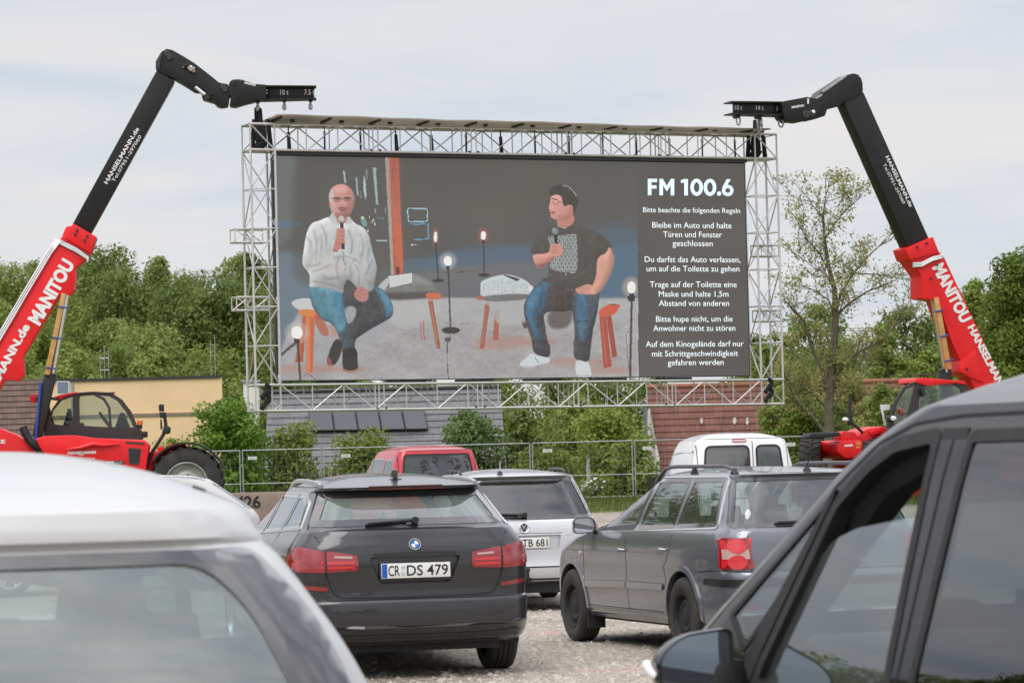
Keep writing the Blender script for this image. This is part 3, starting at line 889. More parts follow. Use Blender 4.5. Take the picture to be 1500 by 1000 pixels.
def golf():
    O = (.082, 35.65, 0)
    lv = [(.27, .79, .14, 4.25), (.32, .83, .02, 4.36), (.40, .842, -.015, 4.39), (.455, .845, -.02, 4.40), (.468, .842, .015, 4.39), (.60, .862, .03, 4.36), (.74, .866, .03, 4.25), (.84, .856, .038, 4.0), (.90, .838, .048, 3.6), (.935, .815, .06, 3.42), (.95, .802, .085, 3.36),
          (1.1, .752, .20, 3.0), (1.25, .695, .315, 2.65), (1.385, .638, .415, 2.40), (1.394, .632, .385, 2.38), (1.41, .622, .35, 2.34)]
    c = Car('estate_car', 'silver estate car with black roof rails, plate ending A TB 681', 'car', O, 8, lv, 1.485, 1.95, rr=.22, bow=.09)
    r = .31; wh = [(.92, r), (3.44, r)]
    c.arches(wh, .35, .02, None)
    for ax in ('left', 'right'):
        for p in ([(.55, 1.0), (1.35, .97), (1.35, 1.345), (.86, 1.34)], [(1.43, .968), (2.25, .955), (2.25, 1.35), (1.43, 1.345)], [(2.33, .953), (3.15, .945), (2.95, 1.04), (2.52, 1.28), (2.38, 1.35), (2.33, 1.35)]):
            c.window(ax, p, .03, .03, M['frit'], M['glass_tint'])
    w = c.window('rear', [(-.765, .962), (.765, .962), (.605, 1.378), (-.605, 1.378)], [.05, .05, .03, .03], .03, M['frit'], M['glass_dark'], name='rear_window')
    c.window('front', [(-.70, .97), (.70, .97), (.58, 1.36), (-.58, 1.36)], .04, .03, M['frit'], M['glass'], name='windscreen')
    rec = rounded([(-.39, .792), (-.36, .645), (.36, .645), (.39, .792)], .015, 3)
    c.cut('rear', rec); c.patch('plate_recess', 'rear', rec, M['p_silver'], off=-.03, rim=-.032)
    c.finish(M['p_silver'])
    c.band('plate_trim', 'rear', [(-.50, .815), (.50, .815)], [(-.50, .790), (.50, .790)], M['p_silver'], .012, .03, closed=False)
    c.plate('rear', 0, .715, ('SHA', 'TB 681'), y=.03, holder=False)
    for sx in (-1, 1):
        f = (lambda q: q) if sx > 0 else mirr
        a = c.patch('tail_lamp', 'rear', rounded(f([(.66, .62), (.81, .62), (.835, .86), (.775, .945), (.70, .90)]), .02, 3), M['lamp_red'], off=.010, rim=.02)
        c.patch('tail_lamp', 'left' if sx < 0 else 'right', rounded([(.14, .62), (.30, .63), (.34, .86), (.20, .93)], .02, 3), M['lamp_red'], off=.008)
        c.seam('rear', f([(.80, .945), (.70, .90), (.66, .62), (.64, .48)]))
        c.seam('rear', f([(0, .814), (.66, .812)]), .005)
        wing_mirror(c, sx * .96, 2.95, .99, sx, M['p_silver'])
    c.seam('rear', [(-.8, .462), (.8, .462)], .014)
    c.patch('bumper_lower_panel', 'rear', rounded([(-.80, .275), (.80, .275), (.82, .345), (-.82, .345)], .02, 3), M['darkgrey'], off=.006)
    p, n = c.hit('rear', 0, .872)
    u = Vector((1, 0, 0)); v = n.cross(u).normalized(); v = v if v.z > 0 else -v
    mb = MB()
    ringp = [p + n * .008 + (u * math.cos(t) + v * math.sin(t)) * .050 for t in np.linspace(0, 2 * math.pi, 29)]
    mb.path(ringp, .006, 5)
    for poly in ([(-.026, .040), (0, -.002), (.026, .040)], [(-.043, .022), (-.019, -.042), (0, .004), (.019, -.042), (.043, .022)]):
        mb.path([p + n * .009 + u * a + v * b for a, b in poly], .006, 5)
    em = mb.build('emblem', M['chrome'], c.root, smooth_=True)
    mb = MB(); mb.lathe([(.05, .002), (.05, .004), (.001, .004)], p, n, 24); mb.build('emblem_ground', M['darkgrey'], em)
    mb = MB(); p2, n2 = c.hit('rear', .575, .838); text_on(mb, 'TDI', lambda x, z: p2 + n2 * .006 + Vector((x, 0, z)), width=.13, cap=.034, bold=.02); mb.build('model_lettering', M['satin'], c.root)
    p, n = c.hit('rear', .60, .665)
    mb = MB(); mb.lathe([(.062, .001), (.062, .003), (.043, .003)], p, n, 24); st = mb.build('round_sticker', M['sticker_red'], c.root)
    mb = MB(); mb.lathe([(.043, .0028), (.001, .0028)], p, n, 24); mb.build('sticker_ground', M['plate'], st)
    mb = MB()
    for q in ([(-.03, -.012), (-.01, .012), (.012, -.004), (.03, .016)], [(-.02, -.022), (.02, -.018)], [(0, -.02), (.0, .022)]):
        mb.path([p + n * .005 + Vector((a, 0, b)) for a, b in q], .004, 4)
    mb.build('sticker_marks', M['sticker_red'], st)
    wiper(c, [(.02, .985), (-.40, 1.010)])
    roof_rail(c, .56, .75, 2.35, M['black'], h=.045, r=.013)
    p, n = c.hit('top', -.17, .56)
    mb = MB(); mb.frustum((p.x, p.y, p.z - .01), (.07, .09), (.03, .03), .05); ae = mb.build('aerial', M['black'], c.root, bevel=.01)
    mb = MB(); mb.tube(p + Vector((0, 0, .03)), p + Vector((0, -.05, .14)), .006, 6, .004); mb.build('aerial_rod', M['white_worn'], ae)
    mb = MB(); mb.path([(0, .25, .36), (0, -.02, .33), (0, -.10, .36), (0, -.10, .42)], .024, 8); mb.ball((0, -.10, .44), .034)
    mb.box((.0, .04, .36), (.12, .08, .13)); mb.build('tow_hitch', M['rubber'], c.root, smooth_=True)
    c.wells(wh, .35, .86); c.floor(.1, 4.1, .64, .38, .19)
    for y, q in wh:
        for sx in (-1, 1): c.wheel(sx * .85, y, q, .20, .195, 'alloy', M['satin'])
    c.seats([(1.25, (-.40, 0, .40), .52), (2.3, (-.36, .36), .56)], .34)
    mb = MB(); mb.box((0, .72, .72), (1.1, .7, .4)); mb.build('luggage_cover', M['interior'], c.root, bevel=.03)
    return c
M['sticker_red'] = pbr('orange_red_sticker', (.70, .10, .04), .4)

def passat():
    O = (2.4626, 26.555, .0)
    lv = [(.235, .78, .16, 4.46), (.28, .832, .04, 4.60), (.40, .848, .0, 4.66), (.52, .858, -.02, 4.68), (.57, .860, -.022, 4.68), (.66, .862, -.02, 4.67), (.685, .862, -.005, 4.66), (.70, .862, .045, 4.65), (.80, .868, .05, 4.55), (.88, .866, .055, 4.30), (.95, .855, .065, 3.95),
          (.99, .838, .075, 3.62), (1.015, .822, .085, 3.50), (1.03, .812, .105, 3.44), (1.15, .762, .180, 3.14), (1.30, .696, .275, 2.78), (1.412, .642, .345, 2.53), (1.420, .638, .325, 2.51), (1.44, .622, .300, 2.46)]
    c = Car('estate_car', 'grey estate car seen from its left side, black steel wheels and grey roof rails', 'car', O, 18.1, lv, 1.495, 1.95, rr=.20, bow=.08)
    r = .316; wh = [(1.105, r), (3.80, r)]
    c.arches(wh, .365, .02, None)
    dlo = [[(.50, 1.045), (1.285, 1.025), (1.285, 1.405), (.66, 1.405)], [(1.37, 1.022), (2.15, 1.002), (2.07, 1.405), (1.37, 1.405)], [(2.24, 1.0), (3.30, .975), (3.05, 1.10), (2.72, 1.27), (2.50, 1.36), (2.36, 1.40), (2.15, 1.405)]]
    for ax in ('left', 'right'):
        for i, p in enumerate(dlo):
            c.window(ax, p, .035, .024 if i < 2 else .04, M['frit'] if i < 2 else M['black'], M['glass_tint'], frame_off=.002)
        outline = [(.42, 1.020), (3.42, .948), (3.08, 1.118), (2.72, 1.300), (2.50, 1.392), (2.36, 1.428), (.58, 1.432)]
        c.ring('chrome_trim', ax, outline, .013, .05, M['satin'], off=.006)
    c.window('rear', [(-.765, 1.035), (.765, 1.035), (.625, 1.408), (-.625, 1.408)], [.05, .05, .03, .03], .022, M['frit'], M['glass_tint'], name='rear_window')
    c.window('front', [(-.70, 1.04), (.70, 1.04), (.58, 1.39), (-.58, 1.39)], .04, .03, M['frit'], M['glass'], name='windscreen')
    c.finish(M['p_grey'])
    for sx in (-1, 1):
        f = (lambda q: q) if sx > 0 else mirr; ax = 'left' if sx < 0 else 'right'
        lamp = c.patch('tail_lamp', 'rear', rounded(f([(.640, .712), (.838, .712), (.838, .95), (.672, .95)]), .02, 3), M['lamp_red'], off=.014, rim=.03)
        c.patch('lamp_side', ax, rounded([(.095, .712), (.285, .712), (.29, .95), (.115, .95)], .015, 3), M['lamp_redl'], off=.012, rim=.02, parent=lamp)
        c.patch('reversing_lens', 'rear', rounded(f([(.665, .79), (.83, .79), (.83, .865), (.675, .865)]), .006, 2), M['lamp_clear'], off=.0165, rim=.004, parent=lamp)
        for z in (.765, .888):
            c.patch('lamp_dome', 'rear', [(sx * .745 + .058 * math.cos(t), z + .056 * math.sin(t)) for t in np.linspace(0, 2 * math.pi, 22, endpoint=False)], M['lamp_redl'], off=.020, rim=.006, parent=lamp)
        c.patch('reflector', 'rear', rounded(f([(.60, .40), (.80, .40), (.80, .44), (.60, .44)]), .006, 2), M['lamp_red'], off=.006)
        c.patch('bumper_strip', 'rear', rounded(f([(0.02, .575), (.80, .575), (.80, .635), (0.02, .635)]), .012, 3), M['black'], off=.010)
        c.patch('bumper_strip', ax, rounded([(.12, .58), (.62, .585), (.60, .635), (.12, .635)], .015, 3), M['black'], off=.010)
        c.patch('side_moulding', ax, rounded([(1.52, .515), (2.36, .512), (2.36, .565), (1.50, .565)], .012, 3), M['p_grey'], off=.018)
        c.patch('side_moulding', ax, rounded([(2.385, .512), (3.40, .495), (3.40, .548), (2.385, .565)], .012, 3), M['p_grey'], off=.018)
        c.seam(ax, [(2.375, .26), (2.375, .985)]); c.seam(ax, [(1.50, .72), (1.46, .62), (1.44, .45), (1.42, .28)]); c.seam(ax, [(1.30, 1.01), (1.34, .84), (1.46, .72)])
        c.seam(ax, [(3.44, .94), (3.46, .6), (3.42, .30)]); c.seam(ax, [(.13, .695), (.60, .692), (.72, .68)]); c.seam(ax, [(1.45, .335), (3.42, .335)], .006)
        c.band('sill_panel', ax, [(1.50, .325), (3.40, .325)], [(1.50, .245), (3.40, .245)], M['p_grey'], .012, .02, closed=False)
        door_handle(c, ax, 1.53, .845, M['p_grey']); door_handle(c, ax, 2.50, .825, M['p_grey'])
        p, n = c.hit(ax, 3.53, .775); mb = MB(); mb.ball(p, (.012, .035, .022)); mb.build('side_indicator', M['lamp_clear'], c.root, smooth_=True)
        wing_mirror(c, sx * .965, 3.10, 1.02, sx, M['p_grey'], size=(.21, .145))
        c.seam('rear', f([(.665, .96), (.655, .70)])); c.seam('rear', f([(.78, 1.0), (.67, .96)]))
    c.seam('rear', [(-.66, .695), (.66, .695)])
    c.plate('rear', 0, .80, ('SHA', 'N 724'))
    wiper(c, [(0, 1.045), (-.42, 1.050)])
    roof_rail(c, .575, .55, 2.40, M['railgrey'], h=.055, r=.016)
    p, n = c.hit('top', -.0, .50)
    mb = MB(); mb.frustum((p.x, p.y, p.z - .01), (.06, .09), (.03, .03), .045); ae = mb.build('aerial', M['black'], c.root, bevel=.01)
    mb = MB(); mb.tube(p + Vector((0, 0, .03)), p + Vector((.0, -.22, .36)), .005, 6, .003); mb.build('aerial_rod', M['black'], ae)
    c.wells(wh, .365, .86)
    c.lips(wh, .365, .045, M['p_grey'], t0=-.15, off=.012)
    c.floor(.15, 4.4, .64, .36, .20)
    for y, q in wh:
        for sx in (-1, 1): c.wheel(sx * .868, y, q, .20, .195, 'steel', M['rubber'])
    for sx in (-1, 1):
        mb = MB(); mb.box((sx * .77, 3.42, .215), (.16, .02, .17)); mb.build('mud_flap', M['rubber'], c.root)
    c.seats([(1.30, (-.40, 0, .40), .52), (2.35, (-.36, .36), .58)], .36)
    mb = MB(); mb.box((0, .75, .75), (1.15, .7, .42)); mb.build('luggage_cover', M['interior'], c.root, bevel=.03)
    mb = MB(); mb.box((0, 3.05, .84), (1.3, .45, .25)); mb.build('dashboard', M['interior'], c.root, bevel=.06)
    return c

def berlingo():
    O = (3.488, 51.863, 0)
    lv = [(.27, .78, .16, 3.9), (.33, .83, .02, 4.05), (.50, .85, -.01, 4.1), (.62, .85, -.01, 4.1), (.64, .85, .04, 4.09), (.80, .862, .045, 4.0), (1.0, .862, .05, 3.7), (1.12, .85, .055, 3.3), (1.18, .835, .06, 3.15),
          (1.4, .79, .09, 2.85), (1.6, .745, .12, 2.55), (1.72, .715, .145, 2.35), (1.765, .695, .16, 2.25)]
    c = Car('delivery_van', 'white panel van with twin rear doors and small rounded rear windows', 'van', O, 7, lv, 1.885, 1.4, rr=.14, bow=.04, dome_p=3.2)
    r = .31; wh = [(.75, r), (3.4, r)]
    c.arches(wh, .35, .02, None)
    for ax in ('left', 'right'):
        c.window(ax, [(2.1, 1.16), (2.95, 1.12), (2.78, 1.32), (2.45, 1.58), (2.1, 1.62)], .06, .03, M['frit'], M['glass_tint'])
    c.window('rear', [(-.625, 1.18), (.095, 1.18), (.095, 1.685), (-.575, 1.685)], .10, .022, M['rubber'], M['glass_tint'], name='rear_window')
    c.window('rear', [(.20, 1.18), (.625, 1.18), (.575, 1.685), (.20, 1.685)], .10, .022, M['rubber'], M['glass_tint'], name='rear_window')
    c.window('front', [(-.70, 1.2), (.70, 1.2), (.60, 1.66), (-.60, 1.66)], .06, .03, M['frit'], M['glass'], name='windscreen')
    c.finish(M['p_white'])
    c.seam('rear', [(.148, .66), (.148, 1.80)], .012); c.seam('rear', [(-.70, .66), (-.70, 1.70), (-.62, 1.79), (.60, 1.79), (.69, 1.70), (.70, .66)], .01)
    for ax in ('left', 'right'):
        c.band('side_pressing', ax, [(.35, 1.62), (1.9, 1.62), (1.95, 1.60)], [(.35, 1.595), (1.9, 1.595), (1.95, 1.58)], M['p_white'], .012, .01, closed=False)
        c.seam(ax, [(2.02, .35), (2.02, 1.68)])
        c.seam(ax, [(.30, 1.22), (.30, 1.60), (1.1, 1.60), (1.95, 1.56), (1.95, 1.22), (.30, 1.22)], .008)
    c.patch('third_brake_light', 'rear', rounded([(-.16, 1.735), (.06, 1.735), (.06, 1.775), (-.16, 1.775)], .018, 4), M['lamp_red'], off=.012)
    for sx in (-1, 1):
        f = (lambda q: q) if sx > 0 else mirr
        c.patch('tail_lamp', 'rear', rounded(f([(.72, .80), (.83, .80), (.80, 1.18), (.72, 1.18)]), .02, 3), M['lamp_red'], off=.01)
        wing_mirror(c, sx * .98, 2.75, 1.12, sx, M['black'], size=(.17, .20), gm='black')
    c.plate('rear', -.25, .95, ('SHA', 'KP 31'))
    p, n = c.hit('rear', .05, 1.2)
    mb = MB(); mb.path([p + n * .03, p + n * .035 + Vector((-.01, -.0, .30))], .010, 5); mb.build('rear_wiper', M['black'], c.root)
    c.wells(wh, .35, .85); c.floor(.1, 3.9, .62, .38, .20)
    for y, q in wh:
        for sx in (-1, 1): c.wheel(sx * .84, y, q, .19, .19, 'steel', M['steel'])
    c.seats([(2.0, (-.4, .4), .60)], .5)
    p, n = c.hit('top', 0, 1.9)
    mb = MB(); mb.tube(p, p + Vector((0, -.2, .3)), .006, 5); mb.build('aerial', M['black'], c.root)
    return c

def redvan():
    O = (-1.329, 59.855, 0)
    lv = [(.27, .78, .16, 4.1), (.33, .83, .02, 4.25), (.50, .85, -.01, 4.3), (.62, .85, -.01, 4.3), (.64, .85, .04, 4.29), (.80, .868, .045, 4.2), (1.0, .868, .05, 3.9), (1.12, .85, .055, 3.5), (1.18, .835, .06, 3.35),
          (1.4, .78, .10, 2.95), (1.6, .73, .14, 2.6), (1.70, .695, .165, 2.4), (1.74, .675, .18, 2.3)]
    c = Car('delivery_van', 'red high-roofed van with black figure stickers on its rear window', 'van', O, 14.6, lv, 1.835, 1.5, rr=.13, bow=.04, dome_p=3.2)
    r = .32; wh = [(.8, r), (3.55, r)]
    c.arches(wh, .36, .02, None)
    for ax in ('left', 'right'):
        for p in ([(.38, 1.20), (1.05, 1.18), (1.05, 1.60), (.46, 1.60)], [(1.15, 1.18), (2.05, 1.16), (2.05, 1.62), (1.15, 1.62)], [(2.15, 1.16), (3.15, 1.12), (2.75, 1.40), (2.45, 1.58), (2.15, 1.62)]):
            c.window(ax, p, .06, .03, M['frit'], M['glass_dark'])
    rw = c.window('rear', [(-.66, 1.15), (.66, 1.15), (.585, 1.675), (-.585, 1.675)], .07, .025, M['rubber'], M['glass_dark'], name='rear_window')
    c.window('front', [(-.70, 1.2), (.70, 1.2), (.60, 1.63), (-.60, 1.63)], .06, .03, M['frit'], M['glass'], name='windscreen')
    c.finish(M['p_red'])
    rnd = random.Random(4)
    for cx in (-.15, .42):
        mb = MB()
        for k in range(16):
            a = (cx + rnd.uniform(-.16, .13), 1.46 + rnd.uniform(-.14, .12)); t = rnd.uniform(0, 6.3); l = rnd.uniform(.05, .13); w = rnd.uniform(.012, .03)
            P = []
            for s_, q in ((0, 0), (.5, w), (1, 0), (.5, -w)):
                x = a[0] + math.cos(t) * l * s_ - math.sin(t) * q; z = a[1] + math.sin(t) * l * s_ + math.cos(t) * q
                p, n = c.hit('rear', x, z); P.append(p + n * .004)
            mb.add(P, [(0, 1, 2, 3)])
        arc = [c.hit('rear', cx + .10 + .05 * math.cos(t), 1.57 + .05 * math.sin(t))[0] + Vector((0, -.006, 0)) for t in np.linspace(-1.6, 2.2, 8)]
        mb.path(arc, .010, 4)
        mb.build('figure_sticker', M['ink'], rw)
    c.seam('rear', [(-.71, .66), (-.69, 1.66), (-.60, 1.745), (.60, 1.745), (.69, 1.66), (.71, .66)], .012)
    for sx in (-1, 1):
        f = (lambda q: q) if sx > 0 else mirr
        c.patch('tail_lamp', 'rear', rounded(f([(.735, .85), (.84, .85), (.80, 1.25), (.735, 1.25)]), .02, 3), M['lamp_red'], off=.01)
        wing_mirror(c, sx * 1.0, 2.95, 1.2, sx, M['black'], size=(.20, .22), gm='black')
    c.plate('rear', 0, .95, ('SHA', 'R 107'))
    wiper(c, [(0, 1.17), (-.35, 1.20)])
    c.wells(wh, .36, .85); c.floor(.1, 4.1, .62, .38, .20)
    for y, q in wh:
        for sx in (-1, 1): c.wheel(sx * .845, y, q, .19, .19, 'steel', M['steel'])
    c.seats([(1.2, (-.4, .4), .55), (2.2, (-.4, .4), .60)], .45)
    return c

def suv():
    """white car cut off at the lower left, close to the camera"""
    P = at(-8, 900, 7.0)
    O = (P.x, 7.0, 0)
    lv = [(.30, .80, .14, 4.3), (.40, .88, .02, 4.45), (.60, .91, -.03, 4.5), (.72, .91, -.02, 4.48), (.75, .905, .03, 4.45), (.90, .91, .03, 4.3), (1.0, .90, .035, 3.9), (1.08, .875, .05, 3.6), (1.15, .842, .075, 3.4),
          (1.25, .790, .125, 3.15), (1.35, .725, .185, 2.9), (1.44, .662, .245, 2.72), (1.470, .636, .270, 2.66, .22), (1.478, .632, .266, 2.65, .22), (1.484, .630, .254, 2.64, .24), (1.500, .622, .256, 2.61, .26), (1.545, .598, .282, 2.52, .28)]
    c = Car('parked_car', 'white car close to the camera, its roof and large rear window in view', 'car', O, 11, lv, 1.690, 1.75, rr=.20, bow=.12, dome_p=2.35)
    r = .34; wh = [(.9, r), (3.6, r)]
    c.arches(wh, .38, .02, None)
    for ax in ('left', 'right'):
        for p in ([(.75, 1.18), (1.5, 1.15), (1.5, 1.48), (1.0, 1.47)], [(1.6, 1.15), (2.4, 1.13), (2.4, 1.5), (1.6, 1.49)], [(2.5, 1.13), (3.3, 1.10), (2.85, 1.38), (2.5, 1.5)]): c.window(ax, p, .03, .03, M['frit'], M['glass_tint'])
    op = rounded([(-.69, 1.0), (.69, 1.0), (.635, 1.15), (.555, 1.33), (.455, 1.430), (-.455, 1.430), (-.555, 1.33), (-.635, 1.15)], [.03, .03, .1, .14, .06, .06, .14, .1], 5)
    c.cut('rear', op)
    gl = c.patch('rear_window', 'rear', op, M['glass_suv'], off=-.002, rim=0, grid=.05)
    big = rounded([(-.805, 1.0), (.805, 1.0), (.775, 1.15), (.698, 1.33), (.575, 1.458), (-.575, 1.458), (-.698, 1.33), (-.775, 1.15)], [.03, .03, .1, .14, .03, .03, .14, .1], 5)
    c.patch('window_edge_print', 'rear', big, M['frit'], off=.004, rim=.01, grid=.045, parent=gl, hole=op)
    c.window('front', [(-.70, 1.16), (.70, 1.16), (.58, 1.5), (-.58, 1.5)], .06, .03, M['frit'], M['glass'], name='windscreen')
    c.finish(M['p_cream'])
    for sx in (-1, 1):
        f = (lambda q: q) if sx > 0 else mirr
        c.patch('tail_lamp', 'rear', rounded(f([(.55, .82), (.84, .82), (.86, .97), (.56, .96)]), .03, 3), M['lamp_red'], off=.01)
        wing_mirror(c, sx * .98, 2.9, 1.0, sx, M['p_cream'])
        # dark roof gutter that runs forward along each side of the roof
        c.seam('top', f([(.50, .75), (.535, 1.1), (.55, 1.5), (.55, 2.2)]) if sx > 0 else f([(.50, .75), (.535, 1.1), (.55, 1.5), (.55, 2.2)])[::-1], .03, M['rubber'], name='roof_gutter', off=.003)
    c.plate('rear', 0, .70, ('SHA', 'LM 8'))
    c.wells(wh, .38, .9); c.floor(.2, 4.2, .66, .40, .22)
    for y, q in wh:
        for sx in (-1, 1): c.wheel(sx * .89, y, q, .22, .22, 'alloy', M['satin'])
    c.seats([(1.25, (-.42, 0.0, .42), .56), (2.35, (-.38, .38), .62)], .42)
    mb = MB(); mb.box((0, .80, .78), (1.2, .7, .4)); mb.build('luggage_cover', M['interior'], c.root, bevel=.03)
    return c

def mpv():
    """dark people carrier cut off at the lower right: its left windows, roof and door mirror"""
    O = (2.45446, 6.66363, 0)
    lv = [(.30, .82, .14, 4.3), (.40, .88, .02, 4.45), (.60, .915, -.01, 4.5), (.80, .92, .03, 4.48), (.95, .91, .04, 4.38), (1.05, .90, .05, 4.22), (1.10, .888, .06, 4.11), (1.19, .864, .08, 3.96), (1.30, .835, .12, 3.76), (1.45, .794, .20, 3.50), (1.56, .764, .27, 3.31), (1.65, .735, .34, 3.13), (1.705, .712, .38, 2.98), (1.745, .690, .41, 2.86)]
    c = Car('people_carrier', 'dark grey people carrier cut off at the picture edge, driver window half open', 'car', O, 17, lv, 1.900, 1.85, rr=.22, rf=.30, bow=.08, taper=(.05, .01), dome_p=2.0)
    r = .33; wh = [(.85, r), (3.65, r)]
    c.arches(wh, .37, .02, None)
    front = [(2.30, .98), (3.24, .98), (3.16, 1.09), (3.00, 1.33), (2.89, 1.50), (2.72, 1.60), (2.58, 1.652), (2.325, 1.676)]
    rear_ = [(1.10, .98), (2.165, .98), (2.125, 1.672), (1.15, 1.678)]
    tail = [(.35, 1.03), (1.0, .99), (1.04, 1.66), (.75, 1.64)]
    quarter = [(3.33, 1.085), (3.485, 1.175), (2.905, 1.515), (2.965, 1.455), (3.14, 1.24)]
    for ax in ('left', 'right'):
        c.window(ax, tail, .05, .035, M['frit'], M['glass_dark'])
        c.window(ax, rear_, .03, .024, M['rubber'], M['glass_dark'] if ax == 'left' else M['glass_tint'], seal=None)
        c.cut(ax, rounded(front, .05, 4))
        # half lowered pane
        gp = [(2.30, .98), (3.24, .98), (3.16, 1.09), (3.00, 1.325), (2.90, 1.40), (2.75, 1.435), (2.31, 1.475)] if ax == 'left' else front
        pane = c.patch('window', ax, rounded(gp, .03, 3), M['glass_side'] if ax == 'left' else M['glass'], off=-.018, rim=.004)
        c.ring('window_frame', ax, front, .024, .05, M['rubber'], off=.003, rim=.05, parent=pane, w_out=.014)
        c.window(ax, quarter, .012, .010, M['rubber'], M['glass'])
    c.window('rear', [(-.70, 1.05), (.70, 1.05), (.60, 1.64), (-.60, 1.64)], .06, .04, M['frit'], M['glass_dark'], name='rear_window')
    c.window('front', [(-.76, 1.12), (.76, 1.12), (.60, 1.66), (-.60, 1.66)], .08, .03, M['frit'], M['glass'], name='windscreen')
    c.finish(M['p_dark'])
    for ax in ('left', 'right'):
        sx = -1 if ax == 'left' else 1
        c.seam(ax, [(2.245, .35), (2.25, .95), (2.225, 1.685)], .012)
        c.seam(ax, [(3.40, .45), (3.36, .98), (3.27, 1.08), (3.06, 1.36), (2.925, 1.535), (2.70, 1.652), (2.50, 1.700), (2.225, 1.716), (1.1, 1.722)], .010)
        # glossy dark pillar trim between the doors
        c.band('pillar_trim', ax, [(2.285, .98), (2.307, 1.685)], [(2.185, .98), (2.149, 1.685)], M['pillar'], .004, .004, closed=False)
        c.band('door_frame_trim', ax, [(3.305, 1.06), (3.14, 1.255), (2.965, 1.47), (2.90, 1.53)], [(3.25, 1.00), (3.185, 1.09), (3.02, 1.34), (2.91, 1.505)], M['rubber'], .006, .006, closed=False)
        door_handle(c, ax, 2.42, .86, M['p_dark']); door_handle(c, ax, 1.3, .87, M['p_dark'])
    for sx in (-1, 1):
        f = (lambda q: q) if sx > 0 else mirr
        c.patch('tail_lamp', 'rear', rounded(f([(.62, .80), (.83, .80), (.82, 1.2), (.70, 1.2)]), .03, 3), M['lamp_red'], off=.01)
        # door mirror: big housing, glass towards the camera, clear side repeater
        mx_ = sx * 1.035
        mb = MB(); w, h = .27, .185
        Pm = rounded([(-.125, -.105), (.13, -.10), (.125, .085), (.10, .095), (-.05, .080), (-.135, .01)], [.03, .03, .015, .02, .06, .05], 6)
        Pm = [(-p[0] * sx * .86, p[1] * .9) for p in Pm]
        k = len(Pm); vs = []; cz = 1.062; cy = 3.32
        for fz, d in ((1.0, 0), (1.02, .02), (1.0, .05), (.9, .10), (.7, .14), (.4, .16)):
            for p in Pm: vs.append((mx_ + p[0] * fz, cy + d, cz + p[1] * fz))
        fs = [(j*k + i, j*k + (i+1) % k, (j+1)*k + (i+1) % k, (j+1)*k + i) for j in range(5) for i in range(k)] + [tuple(range(5*k, 6*k))]
        mb.add(vs, fs); ho = mb.build('door_mirror', M['p_dark'], c.root, smooth_=True)
        mb = MB(); mb.add([(mx_ + p[0] * .93, cy + .012, cz + p[1] * .92) for p in Pm], [tuple(range(k))]); mb.build('mirror_glass', M['mirror_blue'], ho)
        A = [(mx_ + p[0] * 1.0, cy, cz + p[1]) for p in Pm]; B = [(mx_ + p[0] * .925, cy + .011, cz + p[1] * .915) for p in Pm]
        mb = MB(); mb.add(A + B, [(i, (i+1) % k, k + (i+1) % k, k + i) for i in range(k)]); mb.build('mirror_rim', M['black'], ho)
        mb = MB(); mb.path([(mx_ + sx * .110, cy + .03, cz - .045), (mx_ + sx * .121, cy + .05, cz - .03), (mx_ + sx * .116, cy + .10, cz - .01)], .013, 8); mb.build('side_repeater', M['repeater'], ho, smooth_=True)
        mb = MB(); mb.frustum((sx * .935, cy + .05, cz - .14), (.14, .10), (.09, .08), .14); mb.build('mirror_foot', M['black'], ho, bevel=.02)
    c.plate('rear', 0, .70, ('SHA', 'HH 20'))
    c.wells(wh, .37, .9); c.floor(.2, 4.2, .66, .42, .22)
    for y, q in wh:
        for sx in (-1, 1): c.wheel(sx * .895, y, q, .22, .22, 'alloy', M['satin'])
    c.seats([(1.2, (-.42, .42), .62), (2.15, (-.40, .40), .68)], .50)
    mb = MB(); mb.box((0, 1.65, 1.665), (1.30, 2.0, .11)); mb.build('headlining', M['interior'], c.root, bevel=.03)
    for sx in (-1, 1):
        mb = MB(); mb.path([(sx * .77, 3.30, 1.12), (sx * .70, 3.02, 1.38), (sx * .655, 2.78, 1.56), (sx * .62, 2.5, 1.64), (sx * .60, 2.2, 1.655)], .06, 8, rs=[.05, .06, .065, .06, .05]); mb.build('pillar_lining', M['interior'], c.root, smooth_=True)
    mb = MB(); mb.box((0, 3.3, .98), (1.5, .55, .26)); mb.build('dashboard', M['interior'], c.root, bevel=.08)
    mb = MB(); mb.lathe([(.18, -.012), (.195, 0), (.18, .012), (.165, 0), (.18, -.012)], (-.40, 2.90, 1.05), (0, -.9, .45), 28)
    mb.tube((-.40, 2.90, 1.05), (-.40, 3.2, .95), .05, 8); mb.box((-.40, 2.905, 1.045), (.33, .03, .05)); mb.build('steering_wheel', M['interior'], c.root, smooth_=True)
    return c
M['pillar'] = pbr('gloss_pillar_trim', (.008, .008, .009), .08, spec=.16)
M['mirror_blue'] = pbr('blue_tinted_mirror', (.55, .62, .70), .02, 1.0)
M['repeater'] = pbr('clear_repeater', (.75, .76, .76), .15, coat=.6)

